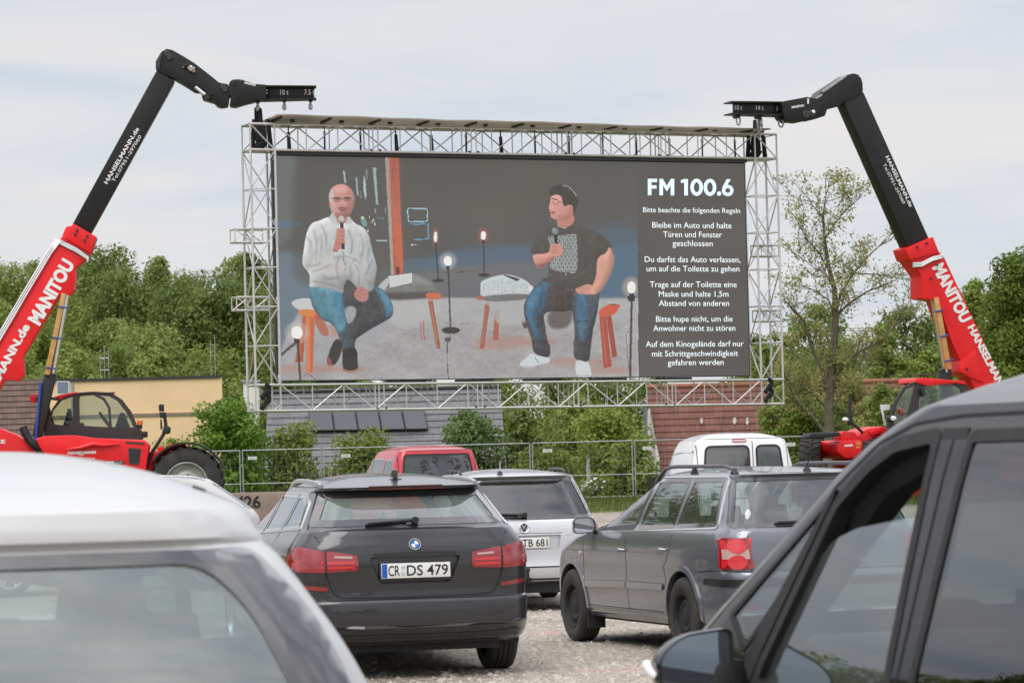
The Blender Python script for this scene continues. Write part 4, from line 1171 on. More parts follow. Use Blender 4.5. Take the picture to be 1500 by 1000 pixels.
def white_roof_car():
    """white car of which only the roof shows beyond the nearest white car"""
    P = at(372, 700, 45)
    lv = [(.28, .80, .1, 4.2), (.40, .86, 0, 4.35), (.60, .88, 0, 4.4), (.80, .88, .03, 4.2), (.92, .86, .05, 3.8), (1.0, .82, .1, 3.3), (1.2, .75, .35, 2.8), (1.38, .66, .6, 2.35), (1.42, .63, .66, 2.2)]
    c = Car('parked_car', 'white car behind the nearest white car, only its curved roof showing', 'car', (P.x, 45.0, 0), 108, lv, 1.50, 1.7, rr=.3)
    r = .31; wh = [(.85, r), (3.4, r)]
    c.arches(wh, .35, .02, None)
    for ax in ('left', 'right'):
        for p in ([(.85, 1.02), (1.55, 1.0), (1.55, 1.36), (1.1, 1.35)], [(1.65, 1.0), (2.85, .98), (2.4, 1.3), (1.65, 1.36)]): c.window(ax, p, .05, .03, M['frit'], M['glass_tint'])
    c.window('rear', [(-.68, 1.03), (.68, 1.03), (.56, 1.36), (-.56, 1.36)], .05, .03, M['frit'], M['glass_tint'], name='rear_window')
    c.window('front', [(-.70, 1.03), (.70, 1.03), (.58, 1.37), (-.58, 1.37)], .05, .03, M['frit'], M['glass_tint'], name='windscreen')
    c.finish(M['p_cream'])
    c.wells(wh, .35, .86); c.floor(.1, 4.1, .62, .38, .20)
    for y, q in wh:
        for sx in (-1, 1): c.wheel(sx * .86, y, q, .2, .2, 'alloy', M['satin'])
    for sx in (-1, 1): wing_mirror(c, sx * .98, 2.6, 1.02, sx, M['p_cream'])
    roof_rail(c, .56, .8, 2.2, M['satin'], h=.03, r=.014, flush=True)
    c.seats([(1.2, (-.4, .4), .52), (2.1, (-.38, .38), .56)], .36)
    return c
# ------------------------------------------------------------------ ground
def build_ground():
    xs = sorted(set([-2600, -1400, -800, -500, -330] + list(range(-240, 241, 6)) + [330, 500, 800, 1400, 2600]))
    ys = sorted(set([-400, -200, -100, -50, -20, 0, 8] + list(range(10, 60, 5)) + list(range(60, 140, 2)) + list(range(140, 460, 8)) + [480, 600, 900, 1500, 2600]))
    v = [(x, y, gz(x, y) if y < 455 else gz(x, 454) - .02 * (y - 454)) for y in ys for x in xs]
    n = len(xs)
    f = [(j*n + i, j*n + i + 1, (j+1)*n + i + 1, (j+1)*n + i) for j in range(len(ys) - 1) for i in range(n - 1)]
    m = bpy.data.materials.new('gravel_and_grass'); m.use_nodes = True
    t = m.node_tree; b = t.nodes['Principled BSDF']; b.inputs['Roughness'].default_value = .92; b.inputs['Specular IOR Level'].default_value = .2
    k = t.links.new
    o = N(t, 'ShaderNodeTexCoord')
    def noise(sc, det=6, rough=.6):
        q = N(t, 'ShaderNodeTexNoise'); q.inputs['Scale'].default_value = sc; q.inputs['Detail'].default_value = det; q.inputs['Roughness'].default_value = rough
        k(o.outputs['Object'], q.inputs['Vector']); return q
    def ramp(src, stops):
        q = N(t, 'ShaderNodeValToRGB'); el = q.color_ramp.elements
        el[0].position, el[0].color = stops[0][0], stops[0][1] + (1,); el[1].position, el[1].color = stops[-1][0], stops[-1][1] + (1,)
        for p, c in stops[1:-1]: z = el.new(p); z.color = c + (1,)
        k(src, q.inputs['Fac']); return q
    vo = N(t, 'ShaderNodeTexVoronoi'); vo.inputs['Scale'].default_value = 42; k(o.outputs['Object'], vo.inputs['Vector'])
    sep = N(t, 'ShaderNodeSeparateColor'); k(vo.outputs['Color'], sep.inputs[0])
    stones = ramp(sep.outputs[0], [(0, (.19, .168, .145)), (.4, (.375, .335, .29)), (.75, (.51, .465, .41)), (1, (.68, .635, .57))])
    big = ramp(noise(.35, 7, .65).outputs['Fac'], [(.3, (.60, .56, .52)), (.55, (.95, .92, .88)), (.75, (1.1, 1.07, 1.03))])
    mu = N(t, 'ShaderNodeMix', data_type='RGBA', blend_type='MULTIPLY'); mu.inputs[0].default_value = 1
    k(stones.outputs['Color'], mu.inputs[6]); k(big.outputs['Color'], mu.inputs[7])
    # pink spray marks sprayed on the gravel
    sepo = N(t, 'ShaderNodeSeparateXYZ'); k(o.outputs['Object'], sepo.inputs[0])
    acc = None
    for px, py, rx, ry in ((806, 926, .17, .45), (955, 975, .26, .16), (880, 982, .45, .10), (1000, 973, .6, .09), (1010, 1000, .5, .08)):
        r = ray(px, py); g = EYE + r * (-1.65 / r.z)
        p = N(t, 'ShaderNodeVectorMath', operation='SUBTRACT'); p.inputs[1].default_value = (g.x, g.y, 0); k(o.outputs['Object'], p.inputs[0])
        s_ = N(t, 'ShaderNodeVectorMath', operation='MULTIPLY'); s_.inputs[1].default_value = (1 / rx, 1 / ry, 0); k(p.outputs[0], s_.inputs[0])
        l = N(t, 'ShaderNodeVectorMath', operation='LENGTH'); k(s_.outputs[0], l.inputs[0])
        h = N(t, 'ShaderNodeMapRange'); h.inputs['From Min'].default_value = 1.0; h.inputs['From Max'].default_value = .25; k(l.outputs['Value'], h.inputs['Value'])
        if acc is None: acc = h.outputs['Result']
        else:
            a = N(t, 'ShaderNodeMath', operation='MAXIMUM'); k(acc, a.inputs[0]); k(h.outputs['Result'], a.inputs[1]); acc = a.outputs[0]
    nn = noise(14, 4); th = N(t, 'ShaderNodeMapRange'); th.inputs['From Min'].default_value = .40; th.inputs['From Max'].default_value = .62; k(nn.outputs['Fac'], th.inputs['Value'])
    pm = N(t, 'ShaderNodeMath', operation='MULTIPLY'); k(acc, pm.inputs[0]); k(th.outputs['Result'], pm.inputs[1])
    pk = N(t, 'ShaderNodeMix', data_type='RGBA'); pk.inputs[7].default_value = (.72, .22, .27, 1); k(pm.outputs[0], pk.inputs[0]); k(mu.outputs[2], pk.inputs[6])
    # grass beyond the gravel lot, ragged edge
    ne = noise(.5, 5); ed = N(t, 'ShaderNodeMath', operation='MULTIPLY_ADD'); ed.inputs[1].default_value = 5; k(ne.outputs['Fac'], ed.inputs[0]); k(sepo.outputs['Y'], ed.inputs[2])
    gm = N(t, 'ShaderNodeMapRange'); gm.inputs['From Min'].default_value = 85; gm.inputs['From Max'].default_value = 87; k(ed.outputs[0], gm.inputs['Value'])
    gr = ramp(noise(2.2, 6).outputs['Fac'], [(.3, (.045, .075, .014)), (.55, (.105, .14, .030)), (.75, (.17, .18, .055))])
    mg = N(t, 'ShaderNodeMix', data_type='RGBA'); k(gm.outputs['Result'], mg.inputs[0]); k(pk.outputs[2], mg.inputs[6]); k(gr.outputs['Color'], mg.inputs[7])
    k(mg.outputs[2], b.inputs['Base Color'])
    bp = N(t, 'ShaderNodeBump'); bp.inputs['Strength'].default_value = .9; bp.inputs['Distance'].default_value = .015; k(vo.outputs['Distance'], bp.inputs['Height'])
    k(bp.outputs['Normal'], b.inputs['Normal'])
    me = np_mesh('ground', v, f, m, True)
    tag(link('ground', me), 'grey gravel lot running into rough grass beyond', None, kind='structure')
    # loose stones on the part of the lot that is in view
    rng = np.random.default_rng(5)
    n = 14000
    d = 19 + 28 * rng.random(n) ** 1.4
    x = (-.045 + rng.random(n) * .125) * d
    s = rng.gamma(2.2, .006, n).clip(.004, .05)
    base = np.array([(1, 0, 0), (-.6, .8, 0), (-.6, -.8, 0), (.1, .1, .75), (.5, .9, .1), (.5, -.9, .1)])
    tri = np.array([(0, 4, 3), (4, 1, 3), (1, 2, 3), (2, 5, 3), (5, 0, 3)])
    an = rng.random(n) * 6.283; ca, sa = np.cos(an), np.sin(an)
    P = base[None] * s[:, None, None] * (0.7 + .6 * rng.random((n, 6, 1)))
    X = P[..., 0] * ca[:, None] - P[..., 1] * sa[:, None] + x[:, None]; Y = P[..., 0] * sa[:, None] + P[..., 1] * ca[:, None] + d[:, None]
    V = np.stack([X, Y, P[..., 2] - .002], -1).reshape(-1, 3)
    F = (tri[None] + 6 * np.arange(n)[:, None, None]).reshape(-1, 3)
    sm = pbr('loose_stone', (.58, .52, .45), .9, col2=(.22, .19, .16), vscale=25)
    tag(link('loose_gravel', np_mesh('loose_gravel', V, F, sm)), 'loose grey stones scattered over the gravel lot', 'gravel', kind='stuff')
    # rough grass in front of the fence
    n = 16000
    gx = -9 + 32 * rng.random(n); gy = 83 + 35 * rng.random(n) ** .9
    h = .07 + .16 * rng.random(n); w = .010 + .012 * rng.random(n); a = rng.random(n) * 6.283
    z = np.array([gz(p, q) for p, q in zip(gx, gy)])
    le = .5 * h * (rng.random((n)) - .3); dx, dy = np.cos(a), np.sin(a)
    A = np.stack([gx - dy * w, gy + dx * w, z - .01], -1); B = np.stack([gx + dy * w, gy - dx * w, z - .01], -1)
    C_ = np.stack([gx + dx * le + dy * w * .3, gy + dy * le - dx * w * .3, z + h], -1); D = np.stack([gx + dx * le - dy * w * .3, gy + dy * le + dx * w * .3, z + h], -1)
    V = np.stack([A, B, C_, D], 1).reshape(-1, 3); F = np.arange(4 * n).reshape(-1, 4)
    gmx = leafmat('grass_blade', (.06, .10, .018), (.17, .20, .05), .3, .8)
    tag(link('rough_grass', np_mesh('rough_grass', V, F, gmx)), 'rough pale green grass in front of the site fence', 'grass', kind='stuff')

# ------------------------------------------------------------------ trees and shrubs
def leaf_cloud(rng, C, R, n, size, flat=.5):
    """n leaf-sized rhombi in clumps: centres C (m,3), radii R (m,3)"""
    vol = R.prod(1) ** .66
    k = rng.choice(len(C), n, p=vol / vol.sum())
    d = rng.normal(size=(n, 3)); d /= np.linalg.norm(d, axis=1)[:, None]
    r = rng.random(n) ** .42
    r = np.where(rng.random(n) < .12, r * 1.22, r)
    P = C[k] + d * R[k] * r[:, None]
    nrm = d * .7 + rng.normal(size=(n, 3)) * .6 + np.array([0, 0, flat]); nrm /= np.linalg.norm(nrm, axis=1)[:, None]
    t = np.cross(nrm, rng.normal(size=(n, 3))); t /= np.linalg.norm(t, axis=1)[:, None]; b = np.cross(nrm, t)
    s = size * (.55 + .9 * rng.random(n))[:, None]
    V = np.stack([P - t * s, P + b * s * .55, P + t * s, P - b * s * .55], 1).reshape(-1, 3)
    return V, np.arange(4 * n).reshape(-1, 4)
def crown_clumps(rng, h, w, base, m, shape='round', cl=.30):
    C, R = [], []
    for i in range(m):
        t = (i + rng.random()) / m
        z = base + (h - base) * (.06 + .90 * t)
        if shape == 'round': prof = math.sin(math.pi * min(1, .18 + .80 * t)) ** .6
        elif shape == 'cone': prof = max(.12, 1.05 - t)
        else: prof = .95 - .45 * t ** 2
        a = i * 2.4 + rng.random(); q = (w / 2) * prof * (.35 + .6 * rng.random())
        rr = w * cl * (.6 + .6 * rng.random()) * (.6 + .4 * prof)
        C.append((math.cos(a) * q, math.sin(a) * q, z - rr * .3)); R.append((rr, rr, rr * (.62 + .3 * rng.random())))
    return np.array(C), np.array(R)
def tree_meshes(seed, h, w, base, m, n, size, leaf, bark, shape='round', cl=.30, tr=.03):
    rng = np.random.default_rng(seed)
    C, R = crown_clumps(rng, h, w, base, m, shape, cl)
    V, F = leaf_cloud(rng, C, R, n, size)
    crown = np_mesh('crown', V, F, leaf)
    mb = MB(); r0 = max(.03, h * tr)
    pts = [Vector((rng.normal() * .02 * h * i / 6, rng.normal() * .02 * h * i / 6, -.4 + (h * .86 + .4) * i / 6)) for i in range(7)]
    mb.path(pts, r0, 7, rs=[r0 * (1.15 - .95 * i / 6) for i in range(7)])
    for c in C[:min(len(C), 16)]:
        k = min(5, max(1, int(6 * (c[2] * .62) / (h * .86)))); a = pts[k]; b = Vector(c)
        mid = a.lerp(b, .5) + Vector((0, 0, -.05 * h)) ; q = r0 * .42
        mb.path([a, mid, b], q, 5, rs=[q, q * .7, q * .25])
    me = bpy.data.meshes.new('trunk'); me.from_pydata(mb.v, [], mb.f); me.materials.append(bark); me.update()
    for p in me.polygons: p.use_smooth = True
    return crown, me
def plant(name, label, cat, meshes, loc, s=1.0, rz=0.0, group=None, sz=None):
    r = thing(name, label, cat, loc, rz, group)
    r.scale = (s, s, sz or s)
    link('crown' if 'tree' in name else 'foliage', meshes[0], r); link('trunk' if 'tree' in name else 'stems', meshes[1], r)
    return r

def build_trees():
    L_ = {
        'deep': leafmat('deep_green_leaves', (.115, .160, .036), (.245, .305, .080), .38, .35),
        'mid': leafmat('mid_green_leaves', (.155, .208, .042), (.310, .370, .095), .40, .35),
        'fresh': leafmat('fresh_green_leaves', (.135, .190, .030), (.275, .345, .070), .38, .8),
        'pale': leafmat('pale_green_leaves', (.135, .195, .060), (.255, .32, .115), .35, .8),
        'brown': leafmat('bronze_young_leaves', (.20, .20, .065), (.40, .40, .15), .45, .8),
        'bright': leafmat('bright_green_leaves', (.125, .22, .025), (.26, .38, .055), .40, .8),
    }
    M.update({'leaf_' + k: v for k, v in L_.items()})
    rng = random.Random(11)
    # far wooded hillside: six kinds of tree, copied
    V = []
    for i, (leaf, shape, cl, w) in enumerate((('deep', 'round', .27, 9.5), ('mid', 'round', .25, 10.5), ('deep', 'round', .24, 8.5), ('mid', 'tall', .26, 8.5), ('mid', 'round', .23, 11.0), ('deep', 'cone', .26, 7.0), ('deep', 'tall', .25, 8.0))):
        V.append(tree_meshes(100 + i, 13.0, w, 2.0, 26, 8500, .21, L_[leaf], M['bark'], shape, cl, .014))
    kinds = ['dense dark green broadleaf tree on the far wooded hillside', 'mid green spreading tree on the far wooded hillside']
    def far(x, y, s, i):
        lab = 'dense dark green tree in the far hillside wood' if i in (0, 2, 5, 6) else 'lighter green rounded tree in the far hillside wood'
        plant('forest_tree', lab, 'tree', V[i], (x, y, gz(x, y) - .5), s, rng.uniform(0, 6.3), 'dark trees of the far hillside wood' if i in (0, 2, 5, 6) else 'lighter trees of the far hillside wood', s * rng.uniform(.9, 1.12))
    # left hill
    for y, step, s0 in ((236, 5.2, .62), (268, 5.6, .80), (300, 6.0, .88), (334, 6.2, .95), (366, 6.4, .98), (398, 6.6, 1.0), (428, 6.6, 1.0)):
        x = -.170 * y
        while x < -.058 * y:
            far(x + rng.uniform(-1.2, 1.2), y + rng.uniform(-8, 8), s0 * rng.uniform(.85, 1.15), rng.choice([0, 1, 2, 3, 4, 5, 6, 0, 2]))
            x += step * rng.uniform(.85, 1.15)
    # lower rise to the right, seen through the gaps beside the screen
    for y, step, s0 in ((240, 6.5, .50), (300, 7, .72), (350, 7, .85), (405, 7, .95)):
        x = .072 * y
        while x < .165 * y:
            far(x + rng.uniform(-1, 1), y + rng.uniform(-8, 8), s0 * rng.uniform(.8, 1.2), rng.choice([1, 3, 4, 0, 2, 6]))
            x += step * rng.uniform(.85, 1.2)
    for y in (260, 330):
        x = -.03 * y
        while x < .05 * y:
            far(x, y + rng.uniform(-8, 8), .8 * rng.uniform(.8, 1.2), rng.choice([1, 3, 4])); x += 7.5
    # shrubs and small trees just beyond the fence: (px left, px right, py top, depth, leaf, label, name)
    B = [
        (266, 398, 578, 119.5, 'bright', 'tall bright green shrub beside the left foot of the screen frame', 'shrub', 8, .30, 3),
        (384, 470, 618, 121, 'fresh', 'small loose shrub in front of the left end of the slate roof', 'shrub', 9, .40, 1),
        (470, 596, 628, 121, 'fresh', 'low green shrub under the solar panels', 'shrub', 10, .34, 1),
        (632, 748, 596, 121, 'pale', 'pale feathery willow shrub at the right end of the slate roof', 'willow_shrub', 11, .30, 2),
        (736, 800, 585, 140, 'deep', 'dark green tree right of the slate roof', 'small_tree', 12, .30, 3),
        (775, 905, 572, 146, 'mid', 'olive green tree behind the middle of the bottom truss', 'small_tree', 13, .28, 3),
        (742, 850, 655, 121, 'fresh', 'low leafy bush behind the silver estate car', 'shrub', 14, .34, 1),
        (832, 958, 596, 123, 'fresh', 'big fresh green bush left of the red tiled roof', 'shrub', 15, .30, 2),
        (880, 965, 640, 119.5, 'mid', 'bushy green shrub against the fence near the white gable edge', 'shrub', 16, .30, 1),
        (1112, 1215, 520, 126, 'mid', 'green bush behind the right foot of the screen frame', 'shrub', 17, .30, 2),
        (1170, 1300, 520, 128, 'brown', 'olive bush behind the sparse tree', 'shrub', 18, .30, 2),
        (1150, 1262, 590, 122, 'deep', 'dark low bush at the foot of the sparse tree', 'shrub', 19, .30, 1),
        (930, 1060, 575, 150, 'mid', 'green tree rising behind the red tiled roof', 'small_tree', 20, .28, 3),
        (1100, 1190, 470, 165, 'mid', 'mid green tree behind the right side of the screen frame', 'small_tree', 21, .28, 3),
        (1255, 1345, 465, 200, 'mid', 'rounded tree standing behind the sparse tree', 'small_tree', 22, .26, 3),
        (1322, 1402, 500, 215, 'fresh', 'light green rounded tree between sparse tree and right machine', 'small_tree', 23, .26, 3),
        (1425, 1560, 345, 135, 'fresh', 'large fresh green tree at the right picture edge', 'broadleaf_tree', 24, .36, 4),
        (1395, 1470, 400, 138, 'fresh', 'narrower green tree left of the large tree at the right edge', 'broadleaf_tree', 25, .34, 4),
        (560, 700, 560, 160, 'bright', 'yellow green tree top showing just under the screen', 'small_tree', 26, .28, 2),
        (380, 500, 520, 175, 'deep', 'dark tree behind the left foot of the screen frame', 'small_tree', 27, .28, 3),
        (40, 172, 497, 205, 'mid', 'pale rounded tree behind the brown tiled roof', 'small_tree', 28, .26, 3),
        (165, 290, 500, 215, 'mid', 'wide green tree above the yellow wall', 'small_tree', 29, .26, 3),
        (640, 780, 566, 165, 'mid', 'green tree behind the slate roof ridge', 'small_tree', 30, .28, 2),
        (1128, 1208, 566, 121, 'fresh', 'fresh green bush at the right end of the red tiled roof', 'shrub', 41, .30, 2),
        (1250, 1352, 556, 124, 'mid', 'rounded green bush beside the cab of the right machine', 'shrub', 42, .30, 2),
        (215, 300, 640, 124, 'fresh', 'low bush behind the front wheel of the left machine', 'shrub', 31, .34, 1),
    ]
    for l, r, top, d, leaf, lab, nm, seed, cl, q in B:
        a, b = at(l, 660, d), at(r, 660, d); x = (a.x + b.x) / 2; w = abs(b.x - a.x) * 1.04
        zb = gz(x, d); h = at((l + r) / 2, top, d).z - zb
        size = .00066 * d
        n = int(min(42000, max(3000, w * h * 5.0 / (size * size))))
        low = .02 if nm != 'broadleaf_tree' else .12
        me = tree_meshes(seed, h, w, h * low, 12 + 7 * q, n, size, L_[leaf], M['bark'], 'tall' if nm in ('shrub', 'willow_shrub') else 'round', cl * .8, .014)
        plant(nm, lab, 'tree' if 'tree' in nm else 'shrub', me, (x, d, zb))
    # trees on the left of the lot, outside the frame: the car windows mirror them
    for i in range(11):
        x, y = -15 - 3.6 * i + rng.uniform(-1, 1), 46 + rng.uniform(-3, 3); q = i % 7
        plant('lot_edge_tree', 'tree along the left edge of the lot, mirrored in the car windows', 'tree', V[q], (x, y, 0), .63 * rng.uniform(.75, 1.15), rng.uniform(0, 6), 'trees along the left edge of the lot')
    sparse_tree(L_)
    # a birch post of white bark and a white flowering bush by the fence
    p = at(863, 716, 117.5); t = thing('birch_tree', 'slim white birch stem among the bushes behind the silver car', 'tree', (p.x, p.y, gz(p.x, p.y)))
    mb = MB(); mb.path([(0, 0, -.2), (.03, 0, .5), (-.02, 0, 1.0), (.02, 0, 1.75)], .07, 8, rs=[.085, .075, .07, .05])
    mb.build('trunk', pbr('birch_bark', (.62, .61, .57), .8, col2=(.12, .11, .09), vscale=9), t, smooth_=True)
    r_ = np.random.default_rng(3); V2, F2 = leaf_cloud(r_, np.array([(0, 0, 1.8), (.2, 0, 1.5)]), np.array([(.35, .3, .3), (.25, .25, .2)]), 220, .07)
    link('crown', np_mesh('crown', V2, F2, L_['fresh']), t)
    for px, w, lab in ((865, .60, 'low white flowering bush under the birch stem'),):
        p = at(px, 720, 117.2); t = thing('flowering_bush', lab, 'shrub', (p.x, p.y, gz(p.x, p.y)))
        Cc = np.array([(r_.normal() * w * .4, r_.normal() * .3, .25 + r_.random() * .35) for _ in range(7)])
        V2, F2 = leaf_cloud(r_, Cc, np.full((7, 3), .22), 700, .06); link('foliage', np_mesh('foliage', V2, F2, L_['deep']), t)
        V2, F2 = leaf_cloud(r_, Cc + np.array([0, -.08, .06]), np.full((7, 3), .24), 230, .05); link('blossom', np_mesh('blossom', V2, F2, M['white_worn']), t)

def sparse_tree(L_):
    """the tall thin tree right of the screen: open branches with young leaves"""
    rng = random.Random(21)
    d = 118.5; base = at(1212, 700, d); z0 = gz(base.x, d)
    root = thing('sparse_tree', 'tall open tree with bare branches and few young leaves right of the screen', 'tree', (base.x, d, z0))
    def W2(px, py, dy=0.0): p = at(px, py, d); return Vector((p.x - base.x, dy, p.z - z0))
    mb = MB(); tips = []; ztop = W2(0, 288).z
    def limb(pts, r0, r1, depth):
        n = len(pts); mb.path(pts, r0, 7 if depth == 0 else 5, rs=[r0 + (r1 - r0) * i / (n - 1) for i in range(n)])
    def grow(a, dr, length, r, depth):
        if a.z > ztop: return
        pts = [a]; p = a; dd = dr.normalized()
        k = 5
        for i in range(k):
            dd = (dd + Vector((rng.gauss(0, .16), rng.gauss(0, .16), rng.gauss(.05, .10)))).normalized()
            if p.z > ztop and dd.z > 0: dd.z = -.1
            p = p + dd * (length / k); pts.append(p)
            if depth < 3 and i >= 1 and rng.random() < .80:
                s = (dd + Vector((rng.gauss(0, .65), rng.gauss(0, .65), rng.gauss(.08, .4)))).normalized()
                grow(p, s, length * rng.uniform(.42, .68), max(.007, r * .5 * (1 - i / k * .4)), depth + 1)
            if depth >= 2: tips.append((p, depth))
        limb(pts, r, max(.005, r * .35), depth)
        tips.append((p, depth))
    main = [W2(1212, 702), W2(1214, 640), W2(1216, 560, .1), W2(1222, 500, .05), W2(1224, 462), W2(1222, 425, -.1), W2(1214, 392), W2(1208, 350, .1), W2(1206, 315, .1), W2(1210, 285)]
    limb(main, .20, .015, 0)
    guides = [  # big limbs traced: pixel lines
        ([(1216, 575), (1205, 545), (1190, 510), (1178, 470), (1150, 442)], .085), ([(1224, 465), (1240, 448), (1268, 428), (1300, 415)], .06),
        ([(1224, 462), (1232, 430), (1250, 400), (1275, 372), (1296, 352)], .05), ([(1212, 392), (1200, 372), (1180, 350), (1168, 325)], .04),
        ([(1216, 560), (1250, 520), (1290, 498), (1318, 470), (1340, 445)], .06), ([(1208, 350), (1228, 320), (1248, 300), (1262, 288)], .03),
        ([(1222, 425), (1210, 400), (1190, 392), (1170, 372)], .03), ([(1206, 320), (1190, 300), (1180, 282)], .025), ([(1250, 400), (1290, 402), (1330, 410)], .03),
        ([(1214, 600), (1185, 570), (1160, 560)], .06), ([(1214, 640), (1190, 610), (1165, 585), (1150, 555)], .08), ([(1210, 285), (1214, 272), (1218, 266)], .012), ([(1214, 610), (1240, 560), (1262, 535)], .05), ([(1224, 470), (1214, 440), (1192, 425), (1160, 415)], .035)]
    for g, r in guides:
        P = [W2(x, y, rng.uniform(-.7, .7) * i / len(g)) for i, (x, y) in enumerate(g)]
        limb(P, r, r * .3, 1)
        for i in range(1, len(P)):
            for q in range(3):
                t = rng.random(); a = P[i-1].lerp(P[i], t); dr = (P[i] - P[i-1]).normalized() + Vector((rng.gauss(0, .6), rng.gauss(0, .7), rng.gauss(.25, .45)))
                grow(a, dr, rng.uniform(.7, 1.35), max(.010, r * .32), 2)
    for i in range(3, len(main)):
        for q in range(3):
            a = main[i-1].lerp(main[i], rng.random()); grow(a, Vector((rng.gauss(0, 1), rng.gauss(0, .8), rng.gauss(.5, .4))), rng.uniform(.7, 1.5), .014, 2)
    mb.build('trunk', M['barklight'], root, smooth_=True)
    r_ = np.random.default_rng(8)
    T = np.array([tuple(p) for p, dp in tips])
    low = T[:, 2] < W2(0, 500).z
    wgt = np.where(low, 2.0, .9); k = r_.choice(len(T), 11500, p=wgt / wgt.sum())
    C = T[k] + r_.normal(size=(len(k), 3)) * .10
    V, F = leaf_cloud(r_, C, np.full((len(C), 3), .12), len(C), .052)
    link('crown', np_mesh('crown', V, F, L_['brown']), root)

# ------------------------------------------------------------------ houses
def tile_mat(name, c1, c2, row=.34, col=.30, rough=.75, gap=.25, offs=.5):
    m = bpy.data.materials.new(name); m.use_nodes = True
    t = m.node_tree; b = t.nodes['Principled BSDF']; b.inputs['Roughness'].default_value = rough
    k = t.links.new; o = N(t, 'ShaderNodeUVMap')
    br = N(t, 'ShaderNodeTexBrick'); br.inputs['Scale'].default_value = 1; br.inputs['Brick Width'].default_value = col; br.inputs['Row Height'].default_value = row
    br.offset = offs; br.inputs['Mortar Size'].default_value = .007; br.inputs['Mortar Smooth'].default_value = .2; br.inputs['Bias'].default_value = 0
    br.inputs['Color1'].default_value = c1 + (1,); br.inputs['Color2'].default_value = c2 + (1,); br.inputs['Mortar'].default_value = tuple(x * gap for x in c1) + (1,)
    n = N(t, 'ShaderNodeTexNoise'); n.inputs['Scale'].default_value = 1.3; n.inputs['Detail'].default_value = 6
    r = N(t, 'ShaderNodeMapRange'); r.inputs['To Min'].default_value = .65; r.inputs['To Max'].default_value = 1.25
    mu = N(t, 'ShaderNodeMix', data_type='RGBA', blend_type='MULTIPLY'); mu.inputs[0].default_value = 1
    k(o.outputs['UV'], br.inputs['Vector']); k(o.outputs['UV'], n.inputs['Vector']); k(n.outputs['Fac'], r.inputs['Value'])
    k(br.outputs['Color'], mu.inputs[6]); k(r.outputs['Result'], mu.inputs[7]); k(mu.outputs[2], b.inputs['Base Color'])
    bp = N(t, 'ShaderNodeBump'); bp.inputs['Strength'].default_value = .6; bp.inputs['Distance'].default_value = .03
    k(br.outputs['Fac'], bp.inputs['Height']); bp.invert = True; k(bp.outputs['Normal'], b.inputs['Normal'])
    return m
def roof_slab(name, A, B, C, D, mat, parent, th=.14, seed=0, rows=True):
    """A ridge-left, B ridge-right, C eave-right, D eave-left (world); courses stand as small real steps"""
    A, B, C, D = map(Vector, (A, B, C, D))
    L1 = (D - A).length; nrow = max(3, int(L1 / .34))
    nrm = (B - A).cross(D - A).normalized(); nrm = nrm if nrm.z > 0 else -nrm
    vs, fs, uv = [], [], []
    wd = (B - A).length
    for i in range(nrow):
        t0, t1 = i / nrow, (i + 1) / nrow
        a, b = A.lerp(D, t0), B.lerp(C, t0); d, c = A.lerp(D, t1), B.lerp(C, t1)
        q = len(vs); up = nrm * .035; vs += [a, b, c + up, d + up, c, d]
        fs += [(q + 3, q + 2, q + 1, q), (q + 5, q + 4, q + 2, q + 3)]
        uv += [[(0, t1 * L1), (wd, t1 * L1), (wd, t0 * L1), (0, t0 * L1)], [(0, t1 * L1), (wd, t1 * L1), (wd, t1 * L1), (0, t1 * L1)]]
    q = len(vs); vs += [A, B, C, D] + [p - nrm * th for p in (A, B, C, D)]
    fs += [(q + 4, q + 5, q + 6, q + 7), (q, q + 1, q + 5, q + 4), (q + 2, q + 3, q + 7, q + 6), (q + 1, q + 2, q + 6, q + 5), (q + 3, q, q + 4, q + 7)]
    uv += [[(0, 0)] * 4] * 5
    o = parent.location
    me = bpy.data.meshes.new(name); me.from_pydata([tuple(v - o) for v in vs], [], fs); me.materials.append(mat)
    u = me.uv_layers.new(name='UVMap'); i = 0
    for f in uv:
        for p in f: u.data[i].uv = p; i += 1
    me.update(); return link(name, me, parent)
def house_walls(parent, xa, xb, ya, yb, z0, z1, mat, name='wall'):
    mb = MB(); o = parent.location
    mb.box(((xa + xb) / 2 - o.x, (ya + yb) / 2 - o.y, (z0 + z1) / 2 - o.z), (xb - xa, yb - ya, z1 - z0)); return mb.build(name, mat, parent)

